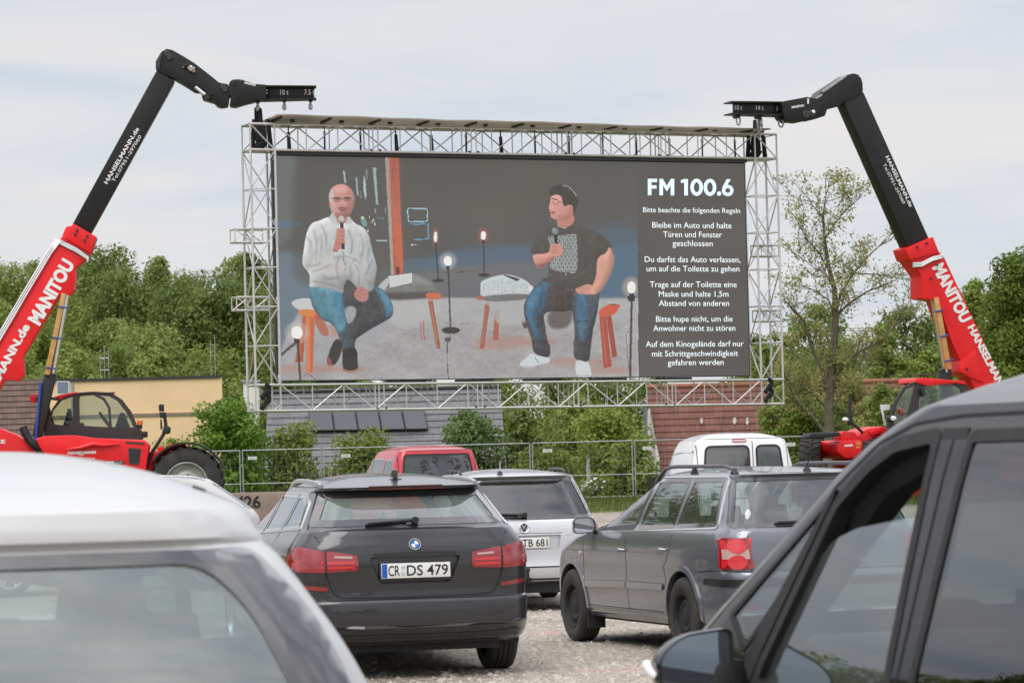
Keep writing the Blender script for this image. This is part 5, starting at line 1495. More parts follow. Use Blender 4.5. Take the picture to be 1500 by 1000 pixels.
M['palepatch'] = pbr('pale_roof_patch', (.36, .31, .28), .9, var=.3, vscale=12)
def build_houses():
    slate = tile_mat('slate_roof', (.138, .138, .145), (.168, .168, .175), .34, .45, .5, .5)
    red = tile_mat('red_clay_tiles', (.145, .060, .043), (.195, .082, .058), .34, .20, .8, .62, 0)
    brown = tile_mat('brown_clay_tiles', (.115, .070, .052), (.155, .098, .076), .34, .20, .8, .62, 0)
    white = pbr('white_render', (.66, .65, .62), .85, var=.08, vscale=1.5, bump=.1)
    # slate house with solar panels
    d = 136
    def roof_pts(l, r, l2, r2, ytop, ybot, d, run):
        A, B = at(l, ytop, d + run), at(r, ytop, d + run); z = (A.z + B.z) / 2; A.z = B.z = z; A.y = B.y = d + run
        D, C = at(l2, ybot, d), at(r2, ybot, d); z = (C.z + D.z) / 2; C.z = D.z = z; C.y = D.y = d
        return A, B, C, D
    A, B, C, D = roof_pts(392, 733, 385, 746, 571, 745, d, 4.2)
    h = thing('slate_house', 'house with grey slate roof carrying solar panels behind the fence', 'house', ((A.x + B.x) / 2, d + 4, -3))
    roof_slab('roof', A, B, C, D, slate, h)
    A2, B2 = Vector(A), Vector(B); C2, D2 = Vector((C.x, d + 8.4, C.z)), Vector((D.x, d + 8.4, D.z))
    roof_slab('roof', A2, B2, C2, D2, slate, h)
    house_walls(h, D.x + .3, C.x - .3, d + .4, d + 8.0, -3.5, C.z - .15, white)
    mb = MB(); o = h.location
    for P, Q, R_ in ((A, D, D2), (B, C, C2)): mb.prism([Vector(P) - o - Vector((0, 0, .16)), Vector(Q) - o - Vector((0, 0, .16)), Vector(R_) - o - Vector((0, 0, .16))], (-.25 if P is B else .25, 0, 0))
    mb.build('gable', white, h)
    mb = MB(); mb.tube(Vector(A) - o + Vector((0, 0, .03)), Vector(B) - o + Vector((0, 0, .03)), .09, 8); mb.build('ridge_cap', M['darkgrey'], h)
    sol = pbr('solar_glass', (.055, .058, .072), .16, .0, coat=.3); fr = pbr('solar_frame', (.03, .03, .032), .4, .6)
    nrm = (B - A).cross(D - A).normalized(); nrm = nrm if nrm.z > 0 else -nrm
    def onroof(px, py, off):
        r = ray(px, py); t = (A + nrm * off - EYE).dot(nrm) / r.dot(nrm); return EYE + r * t
    edges = [(451, 455), (486, 490), (520, 525), (554, 559), (588, 594), (621.5, 627.5)]
    for i in range(5):
        (a, b), (c, e_) = edges[i], edges[i + 1]
        q = .6
        P = [onroof(a + q, 601.5 - i * .3, .10), onroof(c - q, 601.2 - i * .3, .10), onroof(e_ - q, 632 - i * .5, .10), onroof(b + q, 632.5 - i * .5, .10)]
        mb = MB(); mb.prism([p - h.location for p in P], nrm * .09); pn = mb.build('solar_panel', fr, h)
        ctr = sum(P, Vector()) / 4
        mb = MB(); mb.add([ctr + (p - ctr) * .93 + nrm * .094 - h.location for p in P], [(0, 1, 2, 3)]); mb.build('panel_glass', sol, pn)
    # white chimney box at the left end
    pa, pb = at(357, 560, 140), at(381, 640, 140)
    mb = MB(); mb.box(((pa.x + pb.x) / 2 - o.x, 140 - o.y, (pa.z + pb.z) / 2 - o.z), (abs(pb.x - pa.x), .6, abs(pa.z - pb.z)))
    ch = mb.build('chimney', white, h, bevel=.02)
    mb = MB(); mb.box(((pa.x + pb.x) / 2 - o.x, 140 - o.y, pa.z - o.z + .05), (abs(pb.x - pa.x) + .12, .75, .10)); mb.build('chimney_cap', M['steel'], ch)
    # red tiled house
    d = 133
    A, B, C, D = roof_pts(947, 1345, 962, 1365, 563, 735, d, 4.4)
    h = thing('red_roof_house', 'house with weathered red tiled roof and white gable edge behind the white van', 'house', ((A.x + B.x) / 2, d + 4, -3)); o = h.location
    roof_slab('roof', A, B, C, D, red, h)
    C2, D2 = Vector((C.x, d + 8.8, C.z)), Vector((D.x, d + 8.8, D.z)); roof_slab('roof', A, B, C2, D2, red, h)
    house_walls(h, D.x + .6, C.x - .3, d + .4, d + 8.4, -3.5, C.z - .15, white)
    mb = MB()
    for P, Q, R_ in ((A, D, D2),): mb.prism([Vector(P) - o - Vector((-.1, 0, .2)), Vector(Q) - o - Vector((-.1, 0, .2)), Vector(R_) - o - Vector((-.1, 0, .2))], (.25, 0, 0))
    mb.build('gable', white, h)
    # sloping white verge of the gable in front of the tiles and a dark barge board
    P = [at(946, 600, d + 3.0), at(952, 598, d + 3.0), at(966, 672, d - .3), at(966, 735, d - .3), at(944, 735, d - .3), at(944, 690, d - .3)]
    mb = MB(); mb.prism([p - o for p in P], (0, .25, 0)); mb.build('white_verge', white, h)
    P = [at(943, 590, d + 3.2), at(949, 586, d + 3.2), at(947, 640, d + .8), at(940, 655, d + .8)]
    mb = MB(); mb.prism([p - o for p in P], (0, .2, 0)); mb.build('barge_board', M['darkgrey'], h)
    rn = random.Random(5); nrm = (B - A).cross(D - A).normalized(); nrm = nrm if nrm.z > 0 else -nrm
    for x, y, w, hh in ((1025, 613, 5, 8), (1073, 612, 6, 10), (1092, 612, 5, 11)):
        P = []
        for a, b in ((.2 * w, 0), (w * .8, -1), (w, hh * .6), (w * .6, hh), (0, hh * .7)):
            r = ray(x + a, y + b); t = (A + nrm * .06 - EYE).dot(nrm) / r.dot(nrm); P.append(EYE + r * t - o)
        mb = MB(); mb.prism(P, nrm * .02); mb.build('roof_patch', M['palepatch'], h)
    mb = MB(); mb.tube(A - o + Vector((0, 0, .03)), B - o + Vector((0, 0, .03)), .11, 8); mb.build('ridge_cap', pbr('ridge_tile', (.26, .10, .06), .8, var=.2, vscale=4), h)
    # brown tiled house at the left edge
    d = 150
    A, B, C, D = roof_pts(-60, 62, -70, 66, 556, 690, d, 3.6)
    h = thing('brown_roof_house', 'house with brown tiled roof behind the left machine', 'house', ((A.x + B.x) / 2, d + 4, -3)); o = h.location
    roof_slab('roof', A, B, C, D, brown, h); C2, D2 = Vector((C.x, d + 7.2, C.z)), Vector((D.x, d + 7.2, D.z)); roof_slab('roof', A, B, C2, D2, brown, h)
    house_walls(h, D.x + .3, C.x - .2, d + .4, d + 6.8, -3.5, C.z - .1, white)
    mb = MB(); mb.prism([B - o - Vector((.8, 0, .15)), C - o - Vector((.8, 0, .15)), C2 - o - Vector((.8, 0, .15))], (.25, 0, 0)); mb.build('gable', M['concrete'], h)
    P = [at(83, 558, d + 2.2), at(101, 558, d + 2.2), at(101, 577, d + 2.2), at(83, 577, d + 2.2)]
    mb = MB(); mb.prism([p - o for p in P], (0, .4, 0)); du = mb.build('roof_light', white, h)
    mb = MB(); ctr = sum(P, Vector()) / 4; mb.add([ctr + (p - ctr) * .86 - o + Vector((0, -.01, 0)) for p in P], [(0, 1, 2, 3)]); mb.build('pane', pbr('roof_light_glass', (.18, .22, .30), .1, coat=.5), du)
    # yellow building
    d = 172
    a, b = at(58, 556, d), at(325, 550, d); zt = (a.z + b.z) / 2
    h = thing('yellow_building', 'flat roofed pale orange building with a grey roof edge', 'building', ((a.x + b.x) / 2, d + 5, -3.2)); o = h.location
    fp = [(a.x, d), (b.x, d), (b.x - 1.3, d + 11), (a.x, d + 11)]
    mb = MB(); mb.prism([(x - o.x, y - o.y, -.4) for x, y in fp], (0, 0, zt - .12 + 3.6)); mb.build('wall', M['yellowplaster'], h)
    mb = MB(); mb.prism([(x - o.x + (.08 if x > -8 else -.08), y - o.y + (.1 if y > d else -.1), zt - .12 - o.z) for x, y in fp], (0, 0, .13)); mb.build('roof_edge', M['darkgrey'], h)
    zl = at(200, 608, d).z
    mb = MB(); mb.box(((a.x + b.x) / 2 - o.x, d - .02 - o.y, zl - o.z), (b.x - a.x, .07, .16)); mb.build('wall_ledge', M['concrete'], h)
    za = at(200, 556, d).z
    mb = MB(); mb.tube((at(106, 565, d).x - o.x, d - .06 - o.y, zt - .2 - o.z), (at(106, 565, d).x - o.x, d - .06 - o.y, -3.2 - o.z), .06, 8); mb.build('downpipe', M['steel'], h)
    for q, (px, n, hh) in enumerate(((143, 3, 1.7), (308, 2, 2.2))):
        mb = MB(); x = at(px, 550, d).x
        for k in range(n): mb.tube((x + (k - 1) * .22 - o.x, d + 3 - o.y, zt - o.z), (x + (k - 1) * .22 - o.x, d + 3 - o.y, zt + hh * (.8 + .2 * (k % 2)) - o.z), .017, 6)
        if n == 3:
            for zz in (.5, 1.1): mb.tube((x - .22 - o.x, d + 3 - o.y, zt + zz - o.z), (x + .22 - o.x, d + 3 - o.y, zt + zz - o.z), .02, 5)
        mb.build('roof_aerial', M['steel'], h)

# ------------------------------------------------------------------ fence
def build_fence():
    d0 = 115.0
    joints = [-103, 49, 201, 353, 472, 624, 778, 928, 1082, 1235, 1390, 1545]
    labs = ['at the far left behind the machine', 'behind the cab of the left machine', 'behind the wheel of the left machine', 'of shorter length in front of the slate roof left end', 'left of the red van', 'behind the red van', 'behind the silver estate car', 'left of the white panel van', 'behind the white panel van', 'at the foot of the sparse tree', 'behind the right machine']
    for i in range(11):
        a, b = at(joints[i], 660, d0), at(joints[i + 1], 660, d0)
        w = b.x - a.x - .09; y = d0 + (.06 if i % 2 else 0)
        g = (gz(a.x, y) + gz(b.x, y)) / 2
        t = thing('fence_panel', 'wire mesh site fence panel ' + labs[i], 'fence', (a.x + .045, y, g), 0, 'wire mesh panels of the site fence')
        h = 2.0; bt = .12
        mb = MB()
        for x in (0, w): mb.tube((x, 0, .02), (x, 0, h), .022, 6)
        for z in (bt, h - .02): mb.tube((0, 0, z), (w, 0, z), .020, 6)
        mb.tube((0, 0, .86), (w, 0, .86), .010, 5)
        mb.build('frame', M['steel'], t)
        mb = MB(); k = int(w / .16)
        for j in range(1, k): mb.tube((w * j / k, 0, bt), (w * j / k, 0, h), .0028, 3, cap=False)
        for z in np.arange(bt + .22, h - .1, .27): mb.tube((0, 0, z), (w, 0, z), .0032, 3, cap=False)
        mb.build('wire_mesh', M['zinc'], t)
        mb = MB()
        for x in (0, w): mb.frustum((x, 0, 0), (.24, .66), (.18, .58), .13)
        mb.build('foot', M['concrete'], t)
        sx = {2: .62, 3: .09, 4: .22, 5: .25, 6: .15, 7: .12, 8: .5, 9: .3}.get(i)
        if sx is not None:
            mb = MB(); mb.box((w * sx if i != 3 else .33, -.03, 1.72), (.30, .012, .11)); tg = mb.build('maker_plate', M['plate'], t)
            mb = MB()
            for q in range(3): mb.box((w * sx if i != 3 else .33, -.0375, 1.745 - q * .022), (.20, .002, .008))
            mb.build('plate_print', M['zinc'], tg)
    # concrete ballast block with a stencilled number
    P = at(362, 735, 74); t = thing('concrete_block', 'brown concrete block stencilled 426 left of the dark estate car', 'block', (P.x, 74, gz(P.x, 74)))
    zt = at(362, 721.5, 74).z - t.location.z
    mb = MB(); mb.box((0, .4, zt / 2), (1.7, .8, zt)); bl = mb.build('block', M['concrete'], t, bevel=.025)
    mb = MB(); cap = .245; text_on(mb, '426', lambda x, z: (x + .02, -.004, zt - .08 - cap + z), width=.55, cap=cap, bold=.035); mb.build('stencil_number', M['ink'], t)

# ------------------------------------------------------------------ screen and its truss frame
_p = at(367, 390, 88)
SP = Plane((_p.x, _p.y, 0), math.radians(23))
U0, U1, W0, W1, TD = 0.07, 15.355, 2.91, 10.34, 0.67
def sp(u, w, n=0.0):
    return SP.at(u, w - .0052 * u, n)

def canvas_picture():
    """the picture on the LED wall, drawn in photo pixels x 2"""
    X0, Y0, K = 396, 222, 2
    Wd, Hd = 712 * K, 344 * K
    img = np.zeros((Hd, Wd, 3)); yy, xx = np.mgrid[0:Hd, 0:Wd]; px = xx / K + X0; py = yy / K + Y0
    rng = np.random.default_rng(2)
    def fnoise(sx, sy, seed):
        r = np.random.default_rng(seed); h, w = int(Hd / sy) + 3, int(Wd / sx) + 3
        g = r.normal(size=(h, w)); a = yy / sy; b = xx / sx; i, j = a.astype(int), b.astype(int); fa, fb = a - i, b - j
        fa, fb = fa * fa * (3 - 2 * fa), fb * fb * (3 - 2 * fb)
        return (g[i, j] * (1 - fa) * (1 - fb) + g[i + 1, j] * fa * (1 - fb) + g[i, j + 1] * (1 - fa) * fb + g[i + 1, j + 1] * fa * fb)
    def box(a, r):
        if r < 1: return a
        for ax in (0, 1):
            c = np.cumsum(np.concatenate([np.repeat(np.take(a, [0], ax), r + 1, ax), a, np.repeat(np.take(a, [-1], ax), r, ax)], ax), ax)
            n = a.shape[ax]; a = (np.take(c, np.arange(2*r + 1, 2*r + 1 + n), ax) - np.take(c, np.arange(n), ax)) / (2*r + 1)
        return a
    def curve(pts, n=6):
        P = np.array(pts, float); m = len(P); o = []
        for i in range(m):
            a, b, c, d = P[i-1], P[i], P[(i+1) % m], P[(i+2) % m]
            for t in np.arange(n) / n:
                o.append(.5 * ((2*b) + (-a + c)*t + (2*a - 5*b + 4*c - d)*t*t + (-a + 3*b - 3*c + d)*t**3))
        return np.array(o)
    def mask(pts, blur=.5, smooth_=True):
        P = curve(pts) if smooth_ else np.array(pts, float)
        pad = blur * 3 + 3
        x0 = max(0, int((P[:, 0].min() - pad - X0) * K)); x1 = min(Wd, int((P[:, 0].max() + pad - X0) * K) + 1)
        y0 = max(0, int((P[:, 1].min() - pad - Y0) * K)); y1 = min(Hd, int((P[:, 1].max() + pad - Y0) * K) + 1)
        if x1 <= x0 or y1 <= y0: return None
        a, b = px[y0:y1, x0:x1], py[y0:y1, x0:x1]; c = np.zeros(a.shape, bool)
        for i in range(len(P)):
            xa, ya = P[i]; xb, yb = P[i-1]
            if ya == yb: continue
            c ^= ((ya > b) != (yb > b)) & (a < (xb - xa) * (b - ya) / (yb - ya) + xa)
        m = box(box(c.astype(float), int(round(blur * K * .5))), int(round(blur * K * .5)))
        return (slice(y0, y1), slice(x0, x1)), m
    def fill(pts, col, alpha=1.0, blur=.5, smooth_=True, tex=0.0, clip=None):
        r = mask(pts, blur, smooth_)
        if r is None: return
        s, m = r
        if clip is not None: m = m * clip[s]
        c = np.array(col, float)
        t = c[None, None] * (1 + tex * N1[s][..., None]) if tex else c
        img[s] = img[s] * (1 - alpha * m[..., None]) + t * (alpha * m[..., None])
    def vol(pts, amt, r=6, lx=-.5, ly=-.85, smooth_=True):
        """soft studio light on a filled shape"""
        q = mask(pts, .5, smooth_)
        if q is None: return
        s, m = q; b = box(box(np.pad(m, 30), r * K), r * K)
        gy, gx = np.gradient(b); sh = (gx * -lx + gy * -ly)[30:-30, 30:-30] * r * K * amt
        img[s] = img[s] * (1 + (np.clip(sh, -.6, .09) * m)[..., None])
    def ell(cx, cy, rx, ry, col, alpha=1.0, blur=.5, n=20):
        t = np.linspace(0, 2 * np.pi, n, endpoint=False); fill(np.stack([cx + rx*np.cos(t), cy + ry*np.sin(t)], 1), col, alpha, blur)
    def line(pts, w, col, alpha=1.0, blur=.4):
        for (a, b), (c, d) in zip(pts, pts[1:]):
            l = math.hypot(c - a, d - b) or 1; nx, ny = -(d - b) / l * w / 2, (c - a) / l * w / 2
            fill([(a + nx, b + ny), (c + nx, d + ny), (c - nx, d - ny), (a - nx, b - ny)], col, alpha, blur, False)
    def whole(pts):
        z = np.zeros((Hd, Wd)); r = mask(pts, .6)
        z[r[0]] = r[1]; return z
    N1 = fnoise(7, 7, 1) * .5 + fnoise(20, 20, 2) * .5
    # room: dark brown-grey wall, blue floor wash, pale carpet
    wall = np.array([94, 91, 86.]); img[:] = wall
    g = np.clip((py - 300) / 90, 0, 1)[..., None]; img[:] = img * (1 - .15 * g) + np.array([104, 108, 112]) * .15 * g
    img += np.array([2.0, 1.5, 1.0]) * fnoise(160, 90, 3)[..., None] + np.array([1.2, -.4, -.4]) * fnoise(260, 140, 4)[..., None]
    fill([(400, 224), (432, 224), (434, 300), (428, 345), (400, 350)], (122, 130, 134), .55, 7)
    fill([(408, 324), (437, 325), (438, 331), (408, 333)], (92, 122, 150), .85, 1.5)
    fill([(396, 380), (470, 390), (470, 470), (430, 560), (396, 560)], (112, 132, 148), .85, 9)
    # floor behind
    fill([(560, 400), (640, 384), (700, 374), (760, 362), (940, 345), (940, 440), (560, 440)], (104, 108, 114), .9, 12, False)
    fill([(640, 372), (700, 362), (780, 358), (860, 352), (860, 380), (760, 386), (640, 388)], (86, 108, 130), .8, 8)
    fill([(592, 380), (660, 378), (662, 392), (592, 396)], (86, 114, 136), .6, 5)
    fill([(850, 352), (940, 340), (940, 436), (850, 436)], (86, 114, 138), .9, 9)
    fill([(860, 330), (940, 322), (940, 356), (860, 362)], (92, 98, 106), .6, 10)
    fill([(700, 388), (800, 386), (800, 420), (600, 432), (600, 404)], (118, 116, 118), .55, 6)
    fill([(430, 250), (470, 250), (470, 400), (430, 400)], (90, 86, 82), .5, 10)
    car_ = [(398, 562), (404, 530), (430, 470), (448, 440), (596, 437), (700, 436), (860, 438), (940, 436), (940, 562)]
    fill(car_, (172, 168, 168), 1, 2.5, False)
    cm = np.zeros((Hd, Wd)); r = mask(car_, 2.5, False); cm[r[0]] = r[1]
    img += (cm * (5.5 * fnoise(3, 2, 7) + 4 * fnoise(14, 8, 8) + 5 * fnoise(70, 30, 9)))[..., None]
    fill([(398, 530), (470, 440), (560, 440), (560, 500), (400, 560)], (165, 172, 182), .35, 14)
    fill([(600, 440), (935, 440), (935, 470), (600, 470)], (186, 186, 188), .45, 8)
    for a, b, c, d in ((755, 500, 62, 8), (850, 530, 50, 6), (445, 540, 45, 7), (505, 540, 32, 4), (720, 508, 30, 4), (890, 542, 40, 5)): ell(a, b, c, d, (190, 128, 112), .5, 5)
    fill([(572, 442), (640, 440), (638, 462), (612, 478), (580, 480), (566, 462)], (190, 190, 188), .75, 6)
    # light falling through the window slats
    for q, c, al in (([(502, 250), (505, 251), (507, 268), (505, 269)], (176, 205, 205), .9), ([(521, 259), (523, 260), (525, 286), (523, 287)], (176, 205, 210), .9), ([(533, 257), (535, 262), (537, 286), (535, 293), (532, 275)], (190, 215, 216), .9),
                     ([(536, 248), (538, 248), (538, 264), (537, 264)], (170, 195, 195), .8), ([(546, 246), (551, 246), (555, 300), (551, 300)], (165, 195, 192), .9), ([(551, 250), (552, 250), (556, 298), (554, 298)], (60, 70, 70), .8),
                     ([(528, 280), (529, 280), (530, 291), (528, 291)], (140, 165, 165), .7), ([(549, 306), (551, 306), (551, 312), (549, 312)], (190, 190, 180), .7), ([(564, 304), (566, 304), (566, 313), (564, 313)], (150, 160, 160), .6)):
        fill(q, c, al, .6, False)
    fill([(528, 320), (534, 319), (538, 330), (532, 331)], (120, 180, 172), .8, 1); ell(531, 319, 2, 2, (220, 215, 200), .9, .5)
    for a, b in ((547, 322), (549, 328), (545, 324), (541, 318), (539, 338)): ell(a, b, 1.0, 2.2, (205, 200, 180), .85, .5)
    line([(552, 319), (562, 320)], 1.6, (110, 150, 165), .7); line([(552, 353), (567, 353)], 2.0, (165, 195, 200), .85); line([(552, 320), (553, 352)], 1, (80, 82, 82), .8)
    # orange post
    fill([(564, 228), (571, 228), (580, 405), (573, 405)], (176, 162, 152), 1, .7, False)
    fill([(570, 228), (584, 228), (591, 404), (577, 405)], (196, 106, 82), 1, .7, False, .05)
    fill([(570, 228), (584, 228), (586, 300), (573, 300)], (176, 92, 78), .5, 8, False); fill([(576, 330), (588, 330), (590, 395), (579, 396)], (218, 104, 68), .6, 6, False)
    line([(578, 236), (574, 262)], 1.2, (130, 74, 62), .6, .8); fill([(579, 391), (585, 391), (586, 404), (580, 404)], (96, 58, 46), .85, .8, False)
    line([(573, 300), (580, 400)], .8, (150, 80, 66), .7)
    for P in ([(597, 307), (599, 305), (624, 305.5), (626, 308), (626.5, 322), (624, 324.5)], [(597, 307), (598, 322), (600, 325)], [(601, 325), (626, 324.5)]): line(P, 1.8, (150, 192, 205), .95)
    line([(601, 328), (627, 328.5), (627.5, 350), (606, 351.5)], 1.8, (104, 152, 182), .95); ell(604, 359, 1.2, 1, (200, 200, 195)); ell(609, 358.5, 2, .8, (180, 180, 175))
    # lamps on stands
    def lamp(x, y, rx, ry, x2, y2, w, base, glow, col=(252, 250, 244)):
        ell(x, y, rx * 2.1, ry * 1.7, glow, .45, 3.5)
        line([(x + .5, y + ry), (x2, y2)], w, (62, 60, 60), .95, .6)
        if base: ell(x2, y2 + 1, base, base * .30, (62, 58, 56), .9, .8)
        fill([(x - rx*.5, y + ry*.7), (x + rx*.5, y + ry*.7), (x + rx*.5, y + ry*1.7), (x - rx*.5, y + ry*1.7)], (58, 55, 54), .95, .5, False)
        ell(x, y, rx, ry, col, 1, .7)
    lamp(638, 347, 2.6, 8, 642, 410, 1.8, 9, (200, 110, 90)); lamp(708, 345, 4, 6.5, 709, 402, 1.8, 9, (220, 90, 90))
    line([(645, 398), (680, 399), (700, 396), (716, 390)], .8, (80, 78, 78), .8); ell(676, 398, 2.5, 1.6, (72, 70, 70))
    # middle cushion with the note, on its stool
    fill([(553, 424), (560, 412), (574, 404), (600, 400), (620, 406), (634, 417), (644, 429), (634, 434), (590, 438), (562, 437), (553, 432)], (126, 126, 124), 1, 1, tex=.04); fill([(566, 414), (580, 405), (604, 402), (622, 408), (634, 418), (600, 414)], (152, 152, 150), .7, 4)
    fill([(556, 430), (600, 428), (640, 428), (634, 435), (590, 439), (560, 437)], (82, 78, 76), .85, 3); fill([(553, 422), (566, 408), (574, 405), (564, 424), (560, 432)], (196, 200, 202), .9, 1.2)
    fill([(570, 404.5), (603, 400), (604, 413.5), (571, 421)], (214, 216, 212), 1, .5, False)
    fill([(624, 431), (632, 428.5), (645, 430.5), (645, 437), (636, 439), (627, 438)], (214, 112, 76), 1, .7); fill([(627, 441), (634, 441), (645.5, 510), (640, 511)], (160, 92, 76), 1, .6, False)
    line([(630, 442), (641, 508)], 1.6, (205, 120, 88), .8); fill([(615, 472), (617, 472), (619, 498), (617, 498)], (190, 106, 84), .9, .5, False); fill([(619, 470), (621, 470), (623, 498), (621, 498)], (180, 96, 76), .9, .5, False)
    lamp(656, 382, 6, 7.5, 660, 482, 2.2, 13, (225, 220, 215)); ell(661, 484, 13, 5, (66, 62, 60), 1, .8); line([(660, 490), (655, 505), (655, 530), (657, 556)], 1.6, (96, 92, 92), .9)
    ell(656, 497, 5, 3.5, (82, 78, 78), .9, .8); line([(650, 473), (690, 474)], .7, (130, 126, 126), .7)
    # right cushion and stool
    fill([(711, 443), (718, 443), (709, 511), (703, 511)], (168, 96, 78), 1, .6, False); fill([(725, 455), (732, 455), (730, 498), (722, 498)], (178, 100, 80), 1, .6, False); fill([(764, 470), (772, 466), (774, 478), (768, 480)], (92, 64, 56), .9, 1)
    fill([(706, 440), (775, 436), (772, 470), (730, 474), (722, 452)], (182, 182, 182), .8, 3)
    fill([(704, 416), (712, 409), (728, 404), (744, 402), (762, 407), (774, 414), (780, 424), (774, 432), (745, 434), (720, 438), (706, 437)], (206, 214, 216), 1, 1)
    r = whole([(704, 420), (730, 410), (770, 416), (778, 426), (770, 432), (708, 435)])
    img -= (r * np.clip(fnoise(2.6, 2.6, 31) * 1.0, 0, 2) * 26)[..., None]
    fill([(706, 435), (740, 431), (772, 431), (770, 438), (745, 441), (714, 441)], (112, 110, 108), .9, 1); fill([(738, 403), (741, 402.5), (760, 408), (759, 411), (755, 411)], (70, 70, 70), .95, .6)
    ell(778, 423, 4, 5, (236, 226, 216), .9, 1.2); fill([(699, 434), (706, 433), (708, 438), (700, 439)], (190, 100, 80), .95, .7)
    # ---- left man: stool, legs, shirt, arms, head
    fill([(444, 462), (449, 462), (444, 530), (432, 531)], (190, 88, 62), 1, .6, False); fill([(447, 462), (461, 462), (458, 545), (449, 546)], (222, 122, 76), 1, .6, False); fill([(455, 462), (461, 462), (458, 545), (455, 545)], (205, 96, 58), .7, .8, False)
    fill([(460, 466), (472, 466), (482, 488), (476, 492), (468, 486)], (186, 112, 88), 1, .8); fill([(427, 444), (436, 438), (452, 437), (470, 442), (488, 452), (492, 470), (482, 475), (470, 462), (440, 455)], (206, 208, 208), 1, 1.2)
    fill([(438, 455), (450, 453), (469, 456), (471, 463), (455, 464), (440, 461)], (232, 132, 72), 1, .7); fill([(462, 461), (472, 460), (473, 466), (463, 467)], (196, 84, 56), .9, .7)
    fill([(484, 466), (491, 470), (494, 490), (488, 494), (484, 484)], (206, 138, 118), .7, 2)
    jeans = [(454, 418), (470, 415), (505, 424), (520, 420), (545, 418), (560, 424), (572, 440), (576, 454), (572, 465), (552, 477), (535, 487), (522, 497), (520, 508), (523, 520), (504, 521), (497, 496), (488, 476), (470, 466), (457, 446)]
    fill(jeans, (78, 84, 92), 1, .8)
    jm = whole(jeans)
    fill([(453, 417), (480, 416), (502, 428), (504, 446), (508, 470), (498, 488), (488, 476), (470, 464), (457, 442)], (84, 140, 158), .92, 3.5, clip=jm)
    fill([(466, 420), (490, 424), (498, 450), (504, 480), (498, 486), (480, 452)], (104, 158, 176), .5, 4, clip=jm); fill([(486, 430), (503, 430), (506, 462), (500, 474), (494, 450)], (70, 128, 166), .6, 3, clip=jm)
    fill([(544, 418), (560, 424), (573, 440), (577, 455), (572, 464), (560, 460), (562, 446), (552, 430)], (78, 130, 160), .92, 3.5, clip=jm); fill([(556, 424), (574, 442), (577, 454), (568, 452), (562, 436)], (100, 158, 186), .5, 3, clip=jm)
    fill([(504, 424), (546, 420), (556, 440), (564, 462), (540, 482), (516, 500), (508, 470)], (74, 72, 72), .75, 4, clip=jm); fill([(498, 486), (512, 494), (522, 520), (504, 521)], (72, 84, 94), .8, 2, clip=jm)
    fill([(506, 451), (518, 449), (522, 456), (518, 468), (511, 474), (507, 468)], (172, 176, 174), .9, 1.6)
    fill([(489, 500), (498, 498), (501, 508), (498, 522), (491, 533), (482, 534), (479, 526)], (62, 56, 54), 1, .8); fill([(480, 522), (483, 524), (487, 535), (480, 535)], (176, 96, 78), .8, .8)
    fill([(503, 512), (521, 511), (524, 530), (524, 540), (512, 543), (503, 540)], (58, 54, 52), 1, .8); fill([(503, 540), (514, 543), (524, 540), (524, 543), (513, 546), (503, 543)], (178, 124, 102), .95, .6); line([(520, 518), (524, 524), (521, 528)], 1, (40, 36, 34), .8)
    img += (jm * (5 * fnoise(2, 5, 61) + 5 * fnoise(8, 16, 62)))[..., None]
    shirt = [(482, 318), (468, 323), (456, 328), (449, 342), (446, 360), (443, 380), (445, 390), (452, 399), (454, 412), (454, 420), (470, 421), (486, 424), (502, 429), (505, 416), (512, 410), (522, 420), (529, 428), (540, 428), (547, 420), (551, 400), (551, 388), (545, 365), (540, 345), (533, 334), (522, 328), (510, 320), (502, 326), (492, 322)]
    fill(shirt, (199, 201, 201), 1, .8, tex=.02); sm = whole(shirt)
    img += (sm * (3.5 * fnoise(5, 16, 41) + 5 * fnoise(16, 22, 42) + 1.5 * fnoise(2, 3, 43)))[..., None]
    fill([(446, 384), (456, 388), (472, 380), (488, 372), (486, 386), (470, 398), (452, 400)], (214, 208, 198), .55, 4, clip=sm); fill([(443, 378), (450, 372), (458, 384), (452, 397), (445, 390)], (170, 166, 160), .45, 3, clip=sm)
    for P, w, al in (([(470, 342), (472, 356), (470, 366)], 1.6, .55), ([(488, 377), (505, 375), (520, 380), (527, 385)], 1.8, .6), ([(466, 409), (490, 408), (505, 404)], 1.2, .45), ([(520, 386), (527, 402), (524, 420)], 2.4, .45), ([(478, 392), (500, 392)], 1.2, .4), ([(540, 352), (529, 372), (527, 390)], 1.6, .35), ([(454, 350), (458, 366), (454, 378)], 1.6, .35), ([(505, 330), (503, 360), (508, 400)], .9, .4), ([(536, 402), (548, 396)], 1.4, .35)): line(P, w * 1.4, (132, 133, 134), al * .75, 2)
    fill([(530, 340), (548, 372), (552, 395), (542, 400), (530, 372)], (210, 216, 222), .5, 4, clip=sm); fill([(508, 410), (516, 416), (522, 424), (508, 432), (503, 428)], (84, 80, 78), .9, 1.4); fill([(484, 392), (500, 388), (508, 396), (498, 404), (486, 402)], (222, 196, 188), .45, 4, clip=sm)
    vol(shirt, .55, 12); vol(shirt, .25, 5); vol(jeans, .5, 7)
    # hand resting in the lap
    fill([(524, 421), (530, 419), (537, 424), (540, 432), (537, 440), (530, 442), (522, 438), (519, 430)], (196, 130, 120), 1, .8); 
    for P in ([(523, 428), (531, 430)], [(522, 433), (530, 436)], [(525, 424), (534, 426)]): line(P, .8, (150, 88, 82), .7, .5)
    # head
    fill([(483, 286), (486, 276), (494, 271), (503, 270), (512, 275), (518, 284), (519, 296), (516, 308), (509, 317), (500, 320), (491, 316), (486, 306), (483, 297)], (214, 154, 145), 1, .9)
